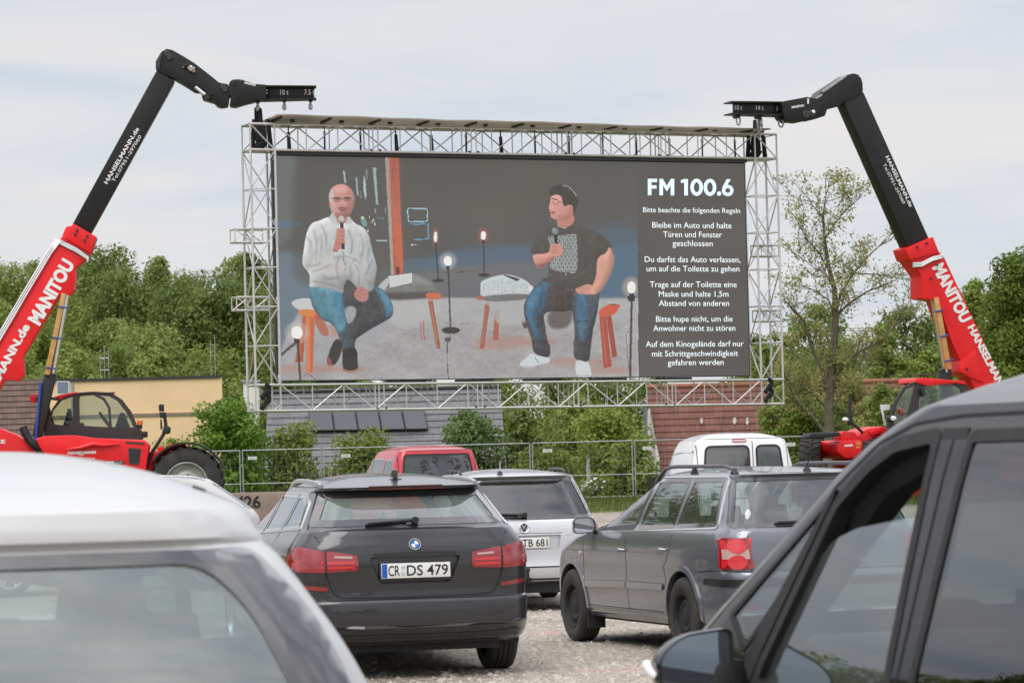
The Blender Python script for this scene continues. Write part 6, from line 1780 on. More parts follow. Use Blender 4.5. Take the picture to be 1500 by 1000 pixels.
    fill([(484, 284), (490, 274), (500, 270.5), (511, 275), (517, 284), (508, 286), (494, 286)], (200, 128, 118), .7, 2.5); fill([(482, 284), (487, 277), (489, 288), (488, 300), (486, 312), (483, 300)], (186, 182, 178), .9, 1); fill([(516, 282), (519, 290), (518, 302), (515, 300)], (176, 150, 144), .8, 1)
    fill([(496, 312), (510, 310), (510, 324), (500, 328), (490, 324), (490, 314)], (190, 122, 114), .9, 1.2); fill([(484, 315), (488, 311), (494, 323), (498, 331), (489, 328), (482, 320)], (200, 204, 205), .95, 1); fill([(508, 320), (512, 317), (516, 325), (508, 329)], (196, 199, 201), .9, 1)
    fill([(490, 276), (500, 272.5), (508, 277), (506, 284), (494, 284)], (232, 182, 170), .55, 4); fill([(486, 300), (492, 298), (495, 306), (490, 312)], (226, 160, 150), .5, 3); fill([(508, 299), (515, 297), (514, 306), (508, 310)], (196, 122, 116), .6, 3)
    ell(483.5, 299, 1.8, 4, (198, 126, 118), .9, .8); ell(518, 298, 1.6, 4, (182, 112, 106), .9, .8)
    for cx in (494, 508.5):
        ell(cx, 292.3, 5.4, 3.7, (104, 74, 72), .95, .6); ell(cx, 293.0, 4.4, 2.8, (196, 136, 130), .95, .6); ell(cx + .2, 292.4, 1.7, 1.0, (76, 54, 52), .9, .6)
    line([(488.5, 289.5), (499, 289.8)], 1.3, (78, 62, 62), .85, .7); line([(503.5, 290), (514.5, 290)], 1.3, (78, 62, 62), .85, .7); line([(499, 291), (503.5, 291)], 1.1, (84, 64, 62), .8, .7); line([(484, 290), (489, 290.5)], 1.0, (92, 74, 72), .7, .7)
    fill([(500, 292), (502.5, 292), (504.5, 299.5), (499, 299.8)], (226, 160, 150), .6, 1.2); line([(498.5, 300.6), (504, 300.6)], 1.0, (160, 94, 88), .6, 1); fill([(495.5, 304.5), (501, 303.4), (507.5, 304.5), (505, 309), (499, 309)], (132, 66, 66), .9, .8); line([(497, 305.6), (506, 305.7)], .9, (220, 196, 190), .7, .7)
    line([(494, 300), (492, 307)], 1.2, (176, 108, 102), .5, 1); line([(508, 300), (510, 307)], 1.2, (170, 100, 96), .5, 1); fill([(494, 310), (508, 310), (506, 318), (498, 319)], (196, 138, 130), .5, 2)
    vol([(483, 286), (486, 276), (494, 271), (503, 270), (512, 275), (518, 284), (519, 296), (516, 308), (509, 317), (500, 320), (491, 316), (486, 306), (483, 297)], .45, 6)
    # hand with microphone
    fill([(488, 364), (492, 350), (497, 345), (503, 348), (505, 356), (500, 364), (494, 368), (489, 369)], (204, 130, 118), 1, .8)
    fill([(498, 326), (503, 326), (505, 366), (500, 366)], (66, 64, 64), 1, .5, False); ell(500, 320.5, 4.2, 4.8, (196, 196, 190), 1, .6); line([(496.5, 324), (504, 324)], 1.2, (120, 120, 118), .9)
    for i, y in enumerate((337, 342.5, 348, 353.5)): fill([(494 - i * .4, y - 2), (503, y - 2.8), (505.5, y), (504, y + 2.6), (494 - i * .4, y + 2.6)], (206, 136, 124), 1, .8); line([(492, y + 2.9), (504, y + 2.7)], .9, (160, 96, 88), .55, .8)
    line([(486, 366), (495, 369)], 1.6, (120, 92, 80), .8); line([(502, 366), (503, 380), (506, 398)], .8, (96, 96, 98), .8)
    # ---- right man
    fill([(878, 463), (888, 463), (896, 537), (884, 539)], (182, 82, 66), 1, .6, False); fill([(888, 462), (895, 460), (904, 522), (897, 524)], (168, 78, 64), 1, .6, False); fill([(877, 457), (882, 451), (892, 446), (907, 446), (906, 452), (900, 460), (886, 464), (878, 462)], (222, 92, 66), 1, .8); line([(890, 445.5), (907, 446.5)], 1.4, (120, 66, 56), .9)
    fill([(806, 456), (838, 452), (834, 476), (816, 482), (804, 476)], (96, 84, 80), .85, 4)
    shoe = [(762, 531), (770, 525), (778, 518), (786, 520), (796, 522), (805, 524), (804, 531), (792, 534), (778, 538), (764, 537)]
    fill(shoe, (210, 218, 220), 1, .7); line([(784, 523), (789, 532)], 1.2, (70, 70, 72), .8); line([(764, 536), (778, 537), (804, 531)], 1.0, (150, 150, 150), .8)
    fill([(843, 530), (852, 528), (862, 530), (866, 546), (863, 551), (848, 551), (844, 547)], (212, 218, 220), 1, .7); line([(848, 536), (860, 536)], .8, (160, 164, 166), .8); line([(845, 549.5), (864, 549.5)], 1, (150, 150, 150), .8); line([(848, 540), (861, 540)], .8, (160, 164, 166), .8)
    j2 = [(790, 414), (803, 407), (836, 420), (874, 424), (877, 440), (874, 462), (869, 482), (866, 505), (862, 528), (850, 527), (842, 524), (840, 508), (842, 486), (840, 470), (838, 455), (826, 456), (806, 456), (797, 462), (799, 480), (802, 500), (806, 506), (804, 522), (790, 520), (781, 514), (779, 500), (773, 480), (768, 460), (768, 446), (776, 430)]
    fill(j2, (74, 74, 78), 1, .8); m2 = whole(j2)
    fill([(780, 424), (797, 412), (808, 414), (802, 440), (792, 456), (786, 470), (792, 494), (786, 496), (776, 474), (770, 452)], (62, 98, 124), .92, 4.5, clip=m2); fill([(774, 436), (790, 420), (796, 424), (786, 446), (780, 462), (786, 486), (778, 476), (771, 454)], (74, 126, 158), .65, 3.5, clip=m2)
    fill([(842, 428), (874, 430), (874, 450), (866, 470), (862, 490), (852, 500), (846, 480), (842, 452)], (82, 98, 114), .8, 4, clip=m2); fill([(846, 432), (856, 432), (858, 452), (858, 476), (852, 498), (847, 478), (845, 452)], (66, 118, 152), .75, 3.5, clip=m2)
    fill([(804, 420), (838, 424), (838, 454), (806, 456)], (82, 70, 66), .8, 5, clip=m2); line([(842, 472), (856, 470), (870, 472)], 1, (46, 48, 54), .7); line([(780, 500), (804, 500)], 1.2, (52, 54, 60), .6); line([(842, 506), (864, 506)], 1.2, (52, 54, 60), .6)
    img += (m2 * (5 * fnoise(2, 5, 63) + 5 * fnoise(8, 16, 64)))[..., None]
    vol(j2, .45, 7)
    shirt2 = [(816, 329), (806, 333), (795, 337), (786, 345), (781, 358), (778, 371), (800, 373), (804, 386), (803, 400), (800, 412), (808, 416), (830, 422), (860, 424), (872, 424), (874, 408), (873, 396), (875, 379), (886, 371), (897, 362), (888, 350), (876, 341), (860, 335), (842, 329), (830, 332)]
    fill(shirt2, (87, 80, 75), 1, .9); q2 = whole(shirt2); img += (q2 * (1.5 * fnoise(5, 14, 71) + 2 * fnoise(16, 26, 72)))[..., None]
    r = whole([(803, 347), (812, 346), (820, 345), (842, 343), (845, 350), (846, 380), (844, 397), (830, 399), (808, 394), (806, 384), (810, 374), (806, 360)])
    hx = (px - 800) / 5.6; hy = (py - 340) / 4.9; hx = hx + .5 * (np.floor(hy) % 2); rr_ = np.hypot(hx - np.floor(hx) - .5, hy - np.floor(hy) - .5)
    pat = np.clip(1 - np.abs(rr_ - .38) / .17, 0, 1) * r
    img[:] = img * (1 - .92 * pat[..., None]) + np.array([205, 218, 218]) * .92 * pat[..., None]
    ell(829, 401.5, 1.2, 1.0, (190, 200, 200), .8, .4); line([(836, 400), (843, 399.5)], 1, (190, 200, 200), .8)
    fill([(781, 374), (800, 371), (812, 364), (822, 362), (824, 370), (812, 378), (800, 388), (790, 392), (785, 388)], (216, 150, 136), 1, .8); fill([(784, 386), (800, 385), (812, 376), (808, 382), (792, 393)], (176, 100, 90), .7, 1.6)
    fill([(876, 379), (887, 371), (893, 362), (898, 372), (900, 380), (896, 398), (888, 414), (880, 426), (870, 430), (864, 424), (870, 414), (874, 400)], (222, 162, 140), 1, .8); fill([(877, 380), (884, 376), (883, 396), (876, 414), (871, 414), (875, 398)], (204, 130, 114), .5, 3)
    fill([(843, 424), (852, 419), (862, 416), (872, 420), (876, 426), (872, 431), (858, 431), (848, 430)], (222, 156, 138), 1, .8)
    for P in ([(843, 424), (856, 421)], [(844, 427), (858, 425)], [(848, 430), (860, 428)]): line(P, .8, (160, 92, 84), .7, .5)
    arm2 = [(876, 379), (887, 371), (893, 362), (898, 372), (900, 380), (896, 398), (888, 414), (880, 426), (870, 430), (864, 424), (870, 414), (874, 400)]
    vol(arm2, .5, 5, -.9, -.3); vol(shirt2, .12, 8); vol([(781, 374), (800, 371), (812, 364), (822, 362), (824, 370), (812, 378), (800, 388), (790, 392), (785, 388)], .45, 4)
    # neck, face, hair, glasses
    fill([(817, 322), (836, 315), (841, 318), (840, 326), (834, 331), (826, 333), (818, 329)], (206, 134, 120), 1, .8); fill([(816, 328), (822, 332), (830, 333), (828, 335), (818, 332)], (226, 170, 158), .8, .6)
    fill([(807, 288), (812, 284), (820, 285), (832, 292), (839, 304), (838, 316), (830, 322), (820, 324), (812, 321), (807, 318), (806.5, 312), (804.5, 306), (806, 298)], (220, 156, 144), 1, .9)
    fill([(824, 306), (836, 304), (836, 318), (822, 323), (816, 318)], (206, 132, 124), .45, 3.5)
    fill([(806, 288), (805, 280), (811, 273), (822, 270), (834, 273), (843, 281), (847, 292), (845, 304), (841, 312), (839, 302), (833, 300), (827, 302), (824, 296), (822, 288), (815, 285), (809, 287)], (74, 68, 64), 1, 1.3)
    fill([(822, 271), (834, 273), (843, 281), (844, 290), (836, 284)], (84, 78, 74), .7, 3)
    line([(824, 271.5), (832, 273), (840, 280), (845, 288)], 1.5, (196, 190, 184), .8, .6); ell(836, 306, 2.4, 4, (206, 130, 116), 1, .6)
    for a, b, c in (((806, 296, 3.2), 0, 0), ((813.5, 296, 4.6), 0, 0)):
        t = np.linspace(0, 2*np.pi, 13); line([(a[0] + a[2]*math.cos(q), a[1] + 3.6*math.sin(q)) for q in t], .9, (70, 58, 56), .9, .4)
    line([(818, 295), (830, 298)], 1, (70, 58, 56), .9); line([(808, 291), (816, 291.5)], 1.2, (70, 54, 50), .8); ell(812, 296.5, 1.1, .9, (60, 46, 44), .9, .4); fill([(805, 298), (808, 298), (808.5, 305), (804, 305.5)], (222, 152, 138), .8, .6); line([(806, 307), (809, 307)], .8, (150, 84, 80), .8); fill([(807, 310), (813, 309.5), (813, 312.5), (808, 313)], (164, 84, 82), .85, .6)
    # microphone and hand
    fill([(811, 343), (816, 343), (819, 366), (814, 366)], (58, 56, 56), 1, .5, False); ell(813, 338.5, 4.8, 5.4, (120, 140, 138), 1, .6); ell(812, 337, 2, 2.5, (160, 178, 176), .7, .8)
    fill([(806, 360), (812, 357), (820, 357), (824, 361), (823, 372), (816, 376), (808, 374), (805, 368)], (218, 148, 134), 1, .7)
    for y in (361.5, 365.5, 369.5): line([(809, y), (822, y - .6)], .9, (152, 86, 80), .75, .4)
    vol([(807, 288), (812, 284), (820, 285), (832, 292), (839, 304), (838, 316), (830, 322), (820, 324), (812, 321), (807, 318), (806.5, 312), (804.5, 306), (806, 298)], .4, 5)
    def fold(P, w=2.0, al=.35):
        line(P, w * 1.5, (20, 20, 22), al * .38, 2.4); line([(x - 1.8, y - 1.3) for x, y in P], w * 1.3, (255, 255, 255), al * .22, 2.4)
    for P in ([(450, 346), (455, 358), (452, 372)], [(459, 336), (464, 352), (463, 372)], [(447, 388), (458, 390), (470, 385)], [(456, 398), (470, 394), (486, 386)], [(471, 330), (477, 344), (478, 360)], [(510, 336), (516, 352), (514, 372)], [(528, 342), (532, 358), (530, 376)],
              [(541, 362), (538, 378), (541, 394)], [(546, 380), (540, 392), (534, 404)], [(520, 378), (512, 392), (514, 408)], [(496, 376), (492, 392), (496, 412)], [(470, 402), (480, 408), (494, 406)], [(534, 408), (543, 414)], [(458, 412), (474, 414), (490, 418)]): fold(P, 2.2, .42)
    for P in ([(458, 428), (470, 434), (484, 432)], [(464, 440), (478, 446), (494, 446)], [(484, 460), (496, 464), (506, 460)], [(500, 482), (512, 490)], [(548, 432), (558, 442), (562, 456)], [(528, 452), (544, 458), (560, 460)], [(506, 500), (520, 502)], [(776, 440), (788, 446), (798, 444)], [(772, 462), (784, 466), (796, 462)], [(784, 484), (798, 486)], [(846, 446), (860, 450), (874, 446)], [(844, 478), (856, 482), (868, 478)], [(844, 500), (864, 502)], [(784, 508), (802, 512)], [(808, 424), (822, 430), (836, 428)]): fold(P, 1.8, .40)
    for P in ([(788, 350), (796, 360), (798, 372)], [(850, 350), (858, 370), (856, 392)], [(866, 352), (872, 366), (874, 380)], [(806, 404), (824, 410), (846, 408)], [(852, 404), (866, 398), (873, 400)], [(880, 356), (886, 364)]): fold(P, 2.4, .22)
    for P in ([(450, 466), (452, 540)], [(437, 466), (436, 526)], [(632, 446), (641, 500)], [(713, 450), (706, 504)], [(882, 468), (888, 532)]): line(P, 1.2, (246, 190, 150), .35, .8)
    # front lamps
    lamp(435, 487, 8.5, 9.5, 440, 557, 3.0, 0, (215, 205, 195)); line([(412, 520), (425, 508), (434, 502)], 4, (74, 72, 72), .9, 1); line([(440, 552), (452, 547), (462, 556)], 1, (84, 82, 82), .8)
    lamp(925, 421, 6.5, 9, 923, 552, 3.0, 0, (240, 200, 165)); fill([(919, 434), (931, 434), (930, 441), (920, 441)], (60, 56, 54), 1, .5, False); ell(922, 555, 17, 4, (96, 90, 88), .95, .8); line([(926, 470), (917, 492), (921, 540)], 1, (84, 80, 80), .8)
    # rules panel on the right and the faint module grid of the wall
    fill([(933, 200), (1120, 200), (1120, 600), (935.5, 600)], (92, 87, 83), 1, .5, False)
    right = np.clip((px - 933) / 2, 0, 1); img += (right * (2.2 * fnoise(120, 120, 55) + np.array([2.2]) * 0))[..., None]
    img += .55 * (img - np.stack([box(img[..., q], 3) for q in range(3)], -1))
    g_ = img.mean(-1, keepdims=True); img[:] = g_ + (img - g_) * .92
    img[:] = img * .92 + np.array([112, 109, 107]) * .08
    img += 1.6 * rng.normal(size=img.shape)
    return np.clip(img, 0, 255), X0, Y0, K

def build_screen():
    img, X0, Y0, K = canvas_picture()
    uA, uB, wA, wB = .745, 14.405, 3.70, 9.53
    root = thing('led_screen', 'large LED video wall showing two seated speakers and German house rules', 'screen', sp(.745, wA, .15))
    o = root.location
    n_ = .15
    nu, nv = 690, 322
    uu, ww = np.meshgrid(np.linspace(uA, uB, nu), np.linspace(wB, wA, nv))
    oo = np.array(SP.o); U = np.array(SP.u); Nn = np.array(SP.n)
    P = oo[None, None] + uu[..., None] * U + Nn * n_; P[..., 2] = ww - .0052 * uu
    # pixel each LED shows (drawn in photo pixels, laid out over the wall once)
    pc = {}
    CMi = np.array(CM.transposed())
    q = (P - np.array(EYE)) @ CMi.T
    sx = 750 + FPX * q[..., 0] / -q[..., 2]; sy = 500 - FPX * q[..., 1] / -q[..., 2]
    i = np.clip(((sy - Y0) * K).round().astype(int), 0, img.shape[0] - 1); j = np.clip(((sx - X0) * K).round().astype(int), 0, img.shape[1] - 1)
    c = img[i, j] / 255.0
    lin = np.where(c <= .04045, c / 12.92, ((c + .055) / 1.055) ** 2.4)
    idx = np.arange(nu * nv).reshape(nv, nu)
    F = np.stack([idx[:-1, :-1], idx[1:, :-1], idx[1:, 1:], idx[:-1, 1:]], -1).reshape(-1, 4)
    m = bpy.data.materials.new('led_wall'); m.use_nodes = True
    t = m.node_tree; b = t.nodes['Principled BSDF']; b.inputs['Base Color'].default_value = (.02, .02, .02, 1); b.inputs['Roughness'].default_value = .7; b.inputs['Specular IOR Level'].default_value = .2
    at_ = N(t, 'ShaderNodeAttribute'); at_.attribute_name = 'led'; t.links.new(at_.outputs['Color'], b.inputs['Emission Color']); b.inputs['Emission Strength'].default_value = .93
    me = np_mesh('screen_picture', (P - np.array(o)).reshape(-1, 3), F, m)
    ca = me.color_attributes.new('led', 'FLOAT_COLOR', 'POINT')
    ca.data.foreach_set('color', np.concatenate([lin.reshape(-1, 3), np.ones((nu * nv, 1))], 1).astype(np.float32).ravel())
    link('screen_picture', me, root)
    mb = MB(); a, b_, c_, d_ = sp(uA - .03, wA - .02, n_ + .006), sp(uB + .03, wA - .02, n_ + .006), sp(uB + .03, wB + .02, n_ + .006), sp(uA - .03, wB + .02, n_ + .006)
    mb.prism([a, b_, c_, d_], SP.n * .16); cab = mb.build('screen_cabinet', M['black'], root, world=True)
    mb = MB(); mb.prism([sp(uA - .04, wB + .02, n_ - .12), sp(uB + .04, wB + .02, n_ - .12), sp(uB + .04, wB + .15, n_ - .12), sp(uA - .04, wB + .15, n_ - .12)], SP.n * .25); mb.build('hanging_beam', M['black'], root, world=True)
    mb = MB()
    for k in range(1, 7): mb.tube(sp(uA + (uB - uA) * k / 7 - .9, wA - .07, n_ + .05), sp(uA + (uB - uA) * k / 7 + .2, wA - .07, n_ + .05), .045, 6)
    mb.build('cable_run', M['rubber'], root, world=True)
    glow = lambda nm, col, e: pbr(nm, col, .6, emit=e)
    tm = glow('screen_text', sl((205, 212, 214)), .85); hm = glow('screen_headline', sl((190, 220, 232)), .95)
    def line(mb, s, cx, base, width, cap, bold):
        u0, w0 = SP.uw(cx - width / 2, base, n_); u1, w1 = SP.uw(cx + width / 2, base, n_)
        wc = SP.uw(cx, base - cap, n_)[1] - SP.uw(cx, base, n_)[1]
        u = (u0 + u1) / 2; w = (w0 + w1) / 2
        text_on(mb, s, lambda x, y: SP.at(u + x, w - .0052 * x + y, n_ - .006), width=u1 - u0, cap=wc, bold=bold)
    # headline in plain geometric capitals, drawn in pixels of the wall
    mb = MB(); lay = [0]
    def poly(pts):
        lay[0] += 1
        mb.add([SP.p(x, 262 + y + (x - 948) * .006, n_ - .006 - .0004 * lay[0]) for x, y in pts], [tuple(range(len(pts)))])
    def oval(cx, cy, rx, ry, th, a0=0, a1=2 * math.pi, n=26):
        A = [(cx + rx * math.cos(t), cy + ry * math.sin(t)) for t in np.linspace(a0, a1, n)]; B = [(cx + (rx - th) * math.cos(t), cy + (ry - th) * math.sin(t)) for t in np.linspace(a0, a1, n)]
        lay[0] += 1; P = [SP.p(x, 262 + y + (x - 948) * .006, n_ - .006 - .0004 * lay[0]) for x, y in A + B]
        mb.add(P, [(i, i + 1, n + i + 1, n + i) for i in range(n - 1)])
    poly([(949, 0), (962.5, 0), (962.5, 4.6), (954.2, 4.6), (954.2, 9.6), (961.6, 9.6), (961.6, 14.2), (954.2, 14.2), (954.2, 24), (949, 24)])
    poly([(966, 24), (966, 0), (970.8, 0), (976.8, 10.2), (982.8, 0), (987.6, 0), (987.6, 24), (982.5, 24), (982.5, 9), (976.8, 18.2), (971.1, 9), (971.1, 24)])
    poly([(997.5, 5.6), (997.5, 1.6), (1003, 0), (1007.6, 0), (1007.6, 24), (1002.4, 24), (1002.4, 5)])
    for c in (1020.5, 1040): oval(c, 12, 9.2, 12.5, 5.0)
    oval(1053.4, 21, 3.1, 3.1, 3.05)
    oval(1066, 16.4, 8.4, 8.2, 4.6); poly([(1064.5, 0), (1070.5, 0), (1063.8, 10.2), (1059.0, 13.4), (1058.4, 11.2)])
    mb.build('headline', hm, root, world=True)
    for s, cx, y, w in (('Bitte beachte die folgenden Regeln', 1013, 311.5, 142), ('Bleibe im Auto und halte', 1013.5, 334, 116), ('Türen und Fenster', 1014.5, 347.5, 86), ('geschlossen', 1014.5, 360.5, 59),
                        ('Du darfst das Auto verlassen,', 1014.5, 384, 140), ('um auf die Toilette zu gehen', 1015, 397.5, 136), ('Trage auf der Toilette eine', 1015.5, 420.5, 127), ('Maske und halte 1,5m', 1016, 434.5, 102), ('Abstand von anderen', 1016.5, 448, 103),
                        ('Bitte hupe nicht, um die', 1017, 471, 112), ('Anwohner nicht zu stören', 1017, 484.5, 120), ('Auf dem Kinogelände darf nur', 1017.5, 507.5, 143), ('mit Schrittgeschwindigkeit', 1018, 521.5, 126), ('gefahren werden', 1019, 534.5, 82)):
        mb = MB(); line(mb, s, cx, y, w, 8.2 if 'Bitte b' not in s else 7.2, 0); mb.build('rules_line', tm, root, world=True)

def truss_mesh(parent, name, A, B, ea, eb, bay, rc=.031, rd=.018, phase=0):
    """box truss from A to B; ea, eb full widths of the two sides"""
    A, B, ea, eb = Vector(A), Vector(B), Vector(ea), Vector(eb)
    mb = MB(); cs = []
    for i, j in ((0, 0), (1, 0), (1, 1), (0, 1)):
        p = ea * i + eb * j; cs.append(p); mb.tube(A + p, B + p, rc, 8)
    o = mb.build(name, M['alu'], parent, world=True, smooth_=True)
    L_ = (B - A).length; n = max(1, int(round(L_ / bay))); d = MB()
    for f in range(4):
        p, q = cs[f], cs[(f + 1) % 4]
        for k in range(n + 1):
            a = A.lerp(B, k / n); d.tube(a + p, a + q, rd * (.9 if 0 < k < n else 1.2), 5, cap=False)
        for k in range(n):
            a, b = A.lerp(B, k / n), A.lerp(B, (k + 1) / n)
            if (k + f + phase) % 2: d.tube(a + p, b + q, rd, 5, cap=False)
            else: d.tube(a + q, b + p, rd, 5, cap=False)
    d.build('lattice', M['alu'], o, world=True, smooth_=True)
    return o
def build_frame():
    root = thing('truss_frame', 'silver lattice truss frame hung round the video wall', 'truss', sp(U0, W0, 0))
    up = Vector((-.0052 * 0, 0, 1)); n = SP.n; u = (SP.u + Vector((0, 0, -.0052))).normalized()
    for a in (U0, U1 - TD): truss_mesh(root, 'truss_tower', sp(a, W0 + TD, 0), sp(a, W1 - TD, 0), u * TD, n * TD, .95, phase=int(a > 1))
    for w in (W0, W1 - TD):
        truss_mesh(root, 'truss_beam', sp(U0 + TD, w, 0), sp(U1 - TD, w, 0), up * TD, n * TD, .86)
        for a in (U0, U1 - TD): truss_mesh(root, 'corner_block', sp(a, w, 0), sp(a + TD, w, 0), up * TD, n * TD, .67, rc=.034, rd=.02)
    # section joints of the beams: paired uprights with black couplers
    for w in (W0, W1 - TD):
        for k in range(1, 5):
            a = U0 + TD + (U1 - U0 - 2 * TD) * k / 5
            mb = MB()
            for d in (-.07, .07):
                for q in (0, TD): mb.tube(sp(a + d, w, q), sp(a + d, w + TD, q), .018, 6)
            mb.build('section_joint', M['alu'], root, world=True)
            for d in (-.12, .12):
                mb = MB(); mb.ball(sp(a + d, w + .02, .02), (.055, .055, .05), 8, 6); mb.build('coupler', M['rubber'], root, world=True)
    # little rain roof over the top beam
    roofm = leafmat('rain_roof_sheet', (.42, .39, .34), (.54, .50, .44), .55, 1.2)
    mb = MB(); k = 40; top = []; bot = []
    for i in range(k + 1):
        a = U0 + .55 + (U1 - U0 - 1.0) * i / k; h = .008 * math.sin(i * 1.3) + .008 * math.sin(i * .37)
        top += [sp(a, W1 + .17 + h - .0075 * a, -.55), sp(a, W1 + .09 + h * .5, 1.05)]
    mb.add(top, [(2*i, 2*i + 2, 2*i + 3, 2*i + 1) for i in range(k)])
    mb.add([Vector(p) + Vector((0, 0, .035)) for p in top], [(2*i, 2*i + 1, 2*i + 3, 2*i + 2) for i in range(k)])
    mb.add([q for i in range(k + 1) for q in (top[2*i], Vector(top[2*i]) + Vector((0, 0, .035)))], [(2*i, 2*i + 1, 2*i + 3, 2*i + 2) for i in range(k)])
    rf = mb.build('rain_roof', roofm, root, world=True, smooth_=True)
    for k in range(11):
        a = U0 + .7 + k * 1.36
        mb = MB(); mb.prism([sp(a - .03, W1 + .05, .3), sp(a - .03, W1 + .12 - .0075 * a, -.45), sp(a - .03, W1 + .19 - .0075 * a, -.45), sp(a - .03, W1 + .14, .3)], SP.u * .07)
        mb.build('roof_bracket', M['black'], rf, world=True)
        mb = MB(); mb.ball(sp(a + .45, W1 + .09, -.03), (.075, .06, .05), 8, 6); mb.build('clamp', M['darkgrey'], rf, world=True)
    # straps and shackles that carry the wall
    rnd = random.Random(3)
    for k in range(14):
        a = U0 + 1.15 + k * 1.0; mb = MB()
        r = rnd.random()
        if r < .4:
            mb.tube(sp(a, W1 - .18, .3), sp(a + .02, W1 - TD + .02, .3), .045, 6, .06); mb.tube(sp(a, W1 - .02, .3), sp(a, W1 - .2, .3), .02, 5)
        else:
            mb.tube(sp(a, W1, .3), sp(a, W1 - .24, .3), .014, 5)
            pts = [sp(a + .035 * math.cos(t), W1 - .19 + .06 * math.sin(t), .3) for t in np.linspace(0, 6.28, 11)]; mb.path(pts, .010, 4)
            mb.tube(sp(a, W1 - .25, .3), sp(a, W1 - TD - .05, .3), .022 + .012 * rnd.random(), 5)
        mb.build('carrying_strap', M['black'] if r < .75 else M['rubber'], root, world=True)
    # short outriggers on the outside of the left tower and behind the right one
    for w in (7.28, 5.52): truss_mesh(root, 'outrigger', sp(-.36, w, .12), sp(U0 + .45, w, .12), Vector((0, 0, .34)), n * .4, .42, rc=.024, rd=.014)
    for w in (7.0, 5.2): truss_mesh(root, 'outrigger', sp(U1 - .55, w, .25), sp(U1 + .10, w, .25), Vector((0, 0, .30)), n * .4, .40, rc=.024, rd=.014)
    for a in (U0 + .25, U1 - TD + .2):
        for q in (W0 + .45, W0 + .2):
            mb = MB(); pts = [sp(a + .1 * math.sin(i * .9), q + .25 - i * .07, -.04) for i in range(7)]; mb.path(pts, .05, 6, rs=[.05, .07, .06, .08, .05, .07, .03]); mb.build('cable_bundle', M['cloth'], root, world=True)
    # chain hoists in cloth bags inside the two top corners
    for a, lab in ((U0 + .40, 'black chain hoist with cloth bag in the left top corner of the truss'), (U1 - .48, 'black chain hoist with cloth bag in the right top corner of the truss')):
        t = thing('chain_hoist', lab, 'hoist', sp(a, W1 - .6, .33)); rr = random.Random(int(a * 10))
        mb = MB(); mb.frustum((0, 0, .18), (.30, .28), (.22, .22), .42); mb.build('hoist_body', M['cloth'], t, bevel=.05)
        mb = MB(); pts = [(.05 * math.sin(i * 1.7), 0, .2 - i * .05) for i in range(6)]; mb.path(pts, .1, 8, rs=[.10, .14, .15, .15, .12, .05]); mb.build('chain_bag', M['cloth'], t, smooth_=True)
        mb = MB(); mb.tube((0, 0, .58), (0, 0, 1.02), .075, 8, .05); mb.build('sling', M['cloth'], t)
        mb = MB()
        for q in (-.17, .2): mb.tube((q, 0, .75), (q * 1.3, 0, -.05), .05, 7, .07)
        mb.build('sling_leg', M['cloth'], t)
# ------------------------------------------------------------------ the two telescopic handlers
def big_wheel(root, c, ax, R, w, rim_mat, name='wheel'):
    ax = Vector(ax).normalized(); c = Vector(c)
    mb = MB(); h = w / 2; r = R * .58
    mb.lathe([(r, -h * .75), (r + .03, -h * .92), (R * .86, -h), (R * .945, -h * .86), (R * .955, 0), (R * .945, h * .86), (R * .86, h), (r + .03, h * .92), (r, h * .75)], c, ax, 40)
    u = ax.orthogonal().normalized(); v = ax.cross(u); nl = 22
    for k in range(nl):
        for sd in (-1, 1):
            a = 2 * math.pi * (k + (.5 if sd > 0 else 0)) / nl
            P = []
            for rr, o, da in ((R * .93, .02, 0), (R * .93, h * .95, .16), (R * .93, h * .95, .27), (R * .93, .02, .12), (R, .02, .01), (R * .985, h * .95, .17), (R * .985, h * .95, .26), (R, .02, .11)):
                P.append(c + ax * (sd * o) + (u * math.cos(a + da) + v * math.sin(a + da)) * rr)
            mb.add(P, [(0, 1, 2, 3), (4, 7, 6, 5), (0, 4, 5, 1), (1, 5, 6, 2), (2, 6, 7, 3), (3, 7, 4, 0)])
    t = mb.build(name, M['tyre'], root, smooth_=True)
    for sd in (-1, 1):
        mb = MB(); mb.lathe([(r + .01, h * .80), (r - .02, h * .86), (r - .05, h * .70), (r - .08, h * .35), (r * .62, h * .25), (r * .5, h * .38), (r * .22, h * .42), (.002, h * .45)], c, ax * sd, 36)
        rm = mb.build('rim', rim_mat, t, smooth_=True)
        mb = MB()
        for k in range(10):
            a = 2 * math.pi * k / 10; p = c + ax * (sd * h * .40) + (u * math.cos(a) + v * math.sin(a)) * r * .40; mb.tube(p, p + ax * sd * .03, .025, 6)
        mb.build('wheel_nuts', M['darkgrey'], rm)
    return t
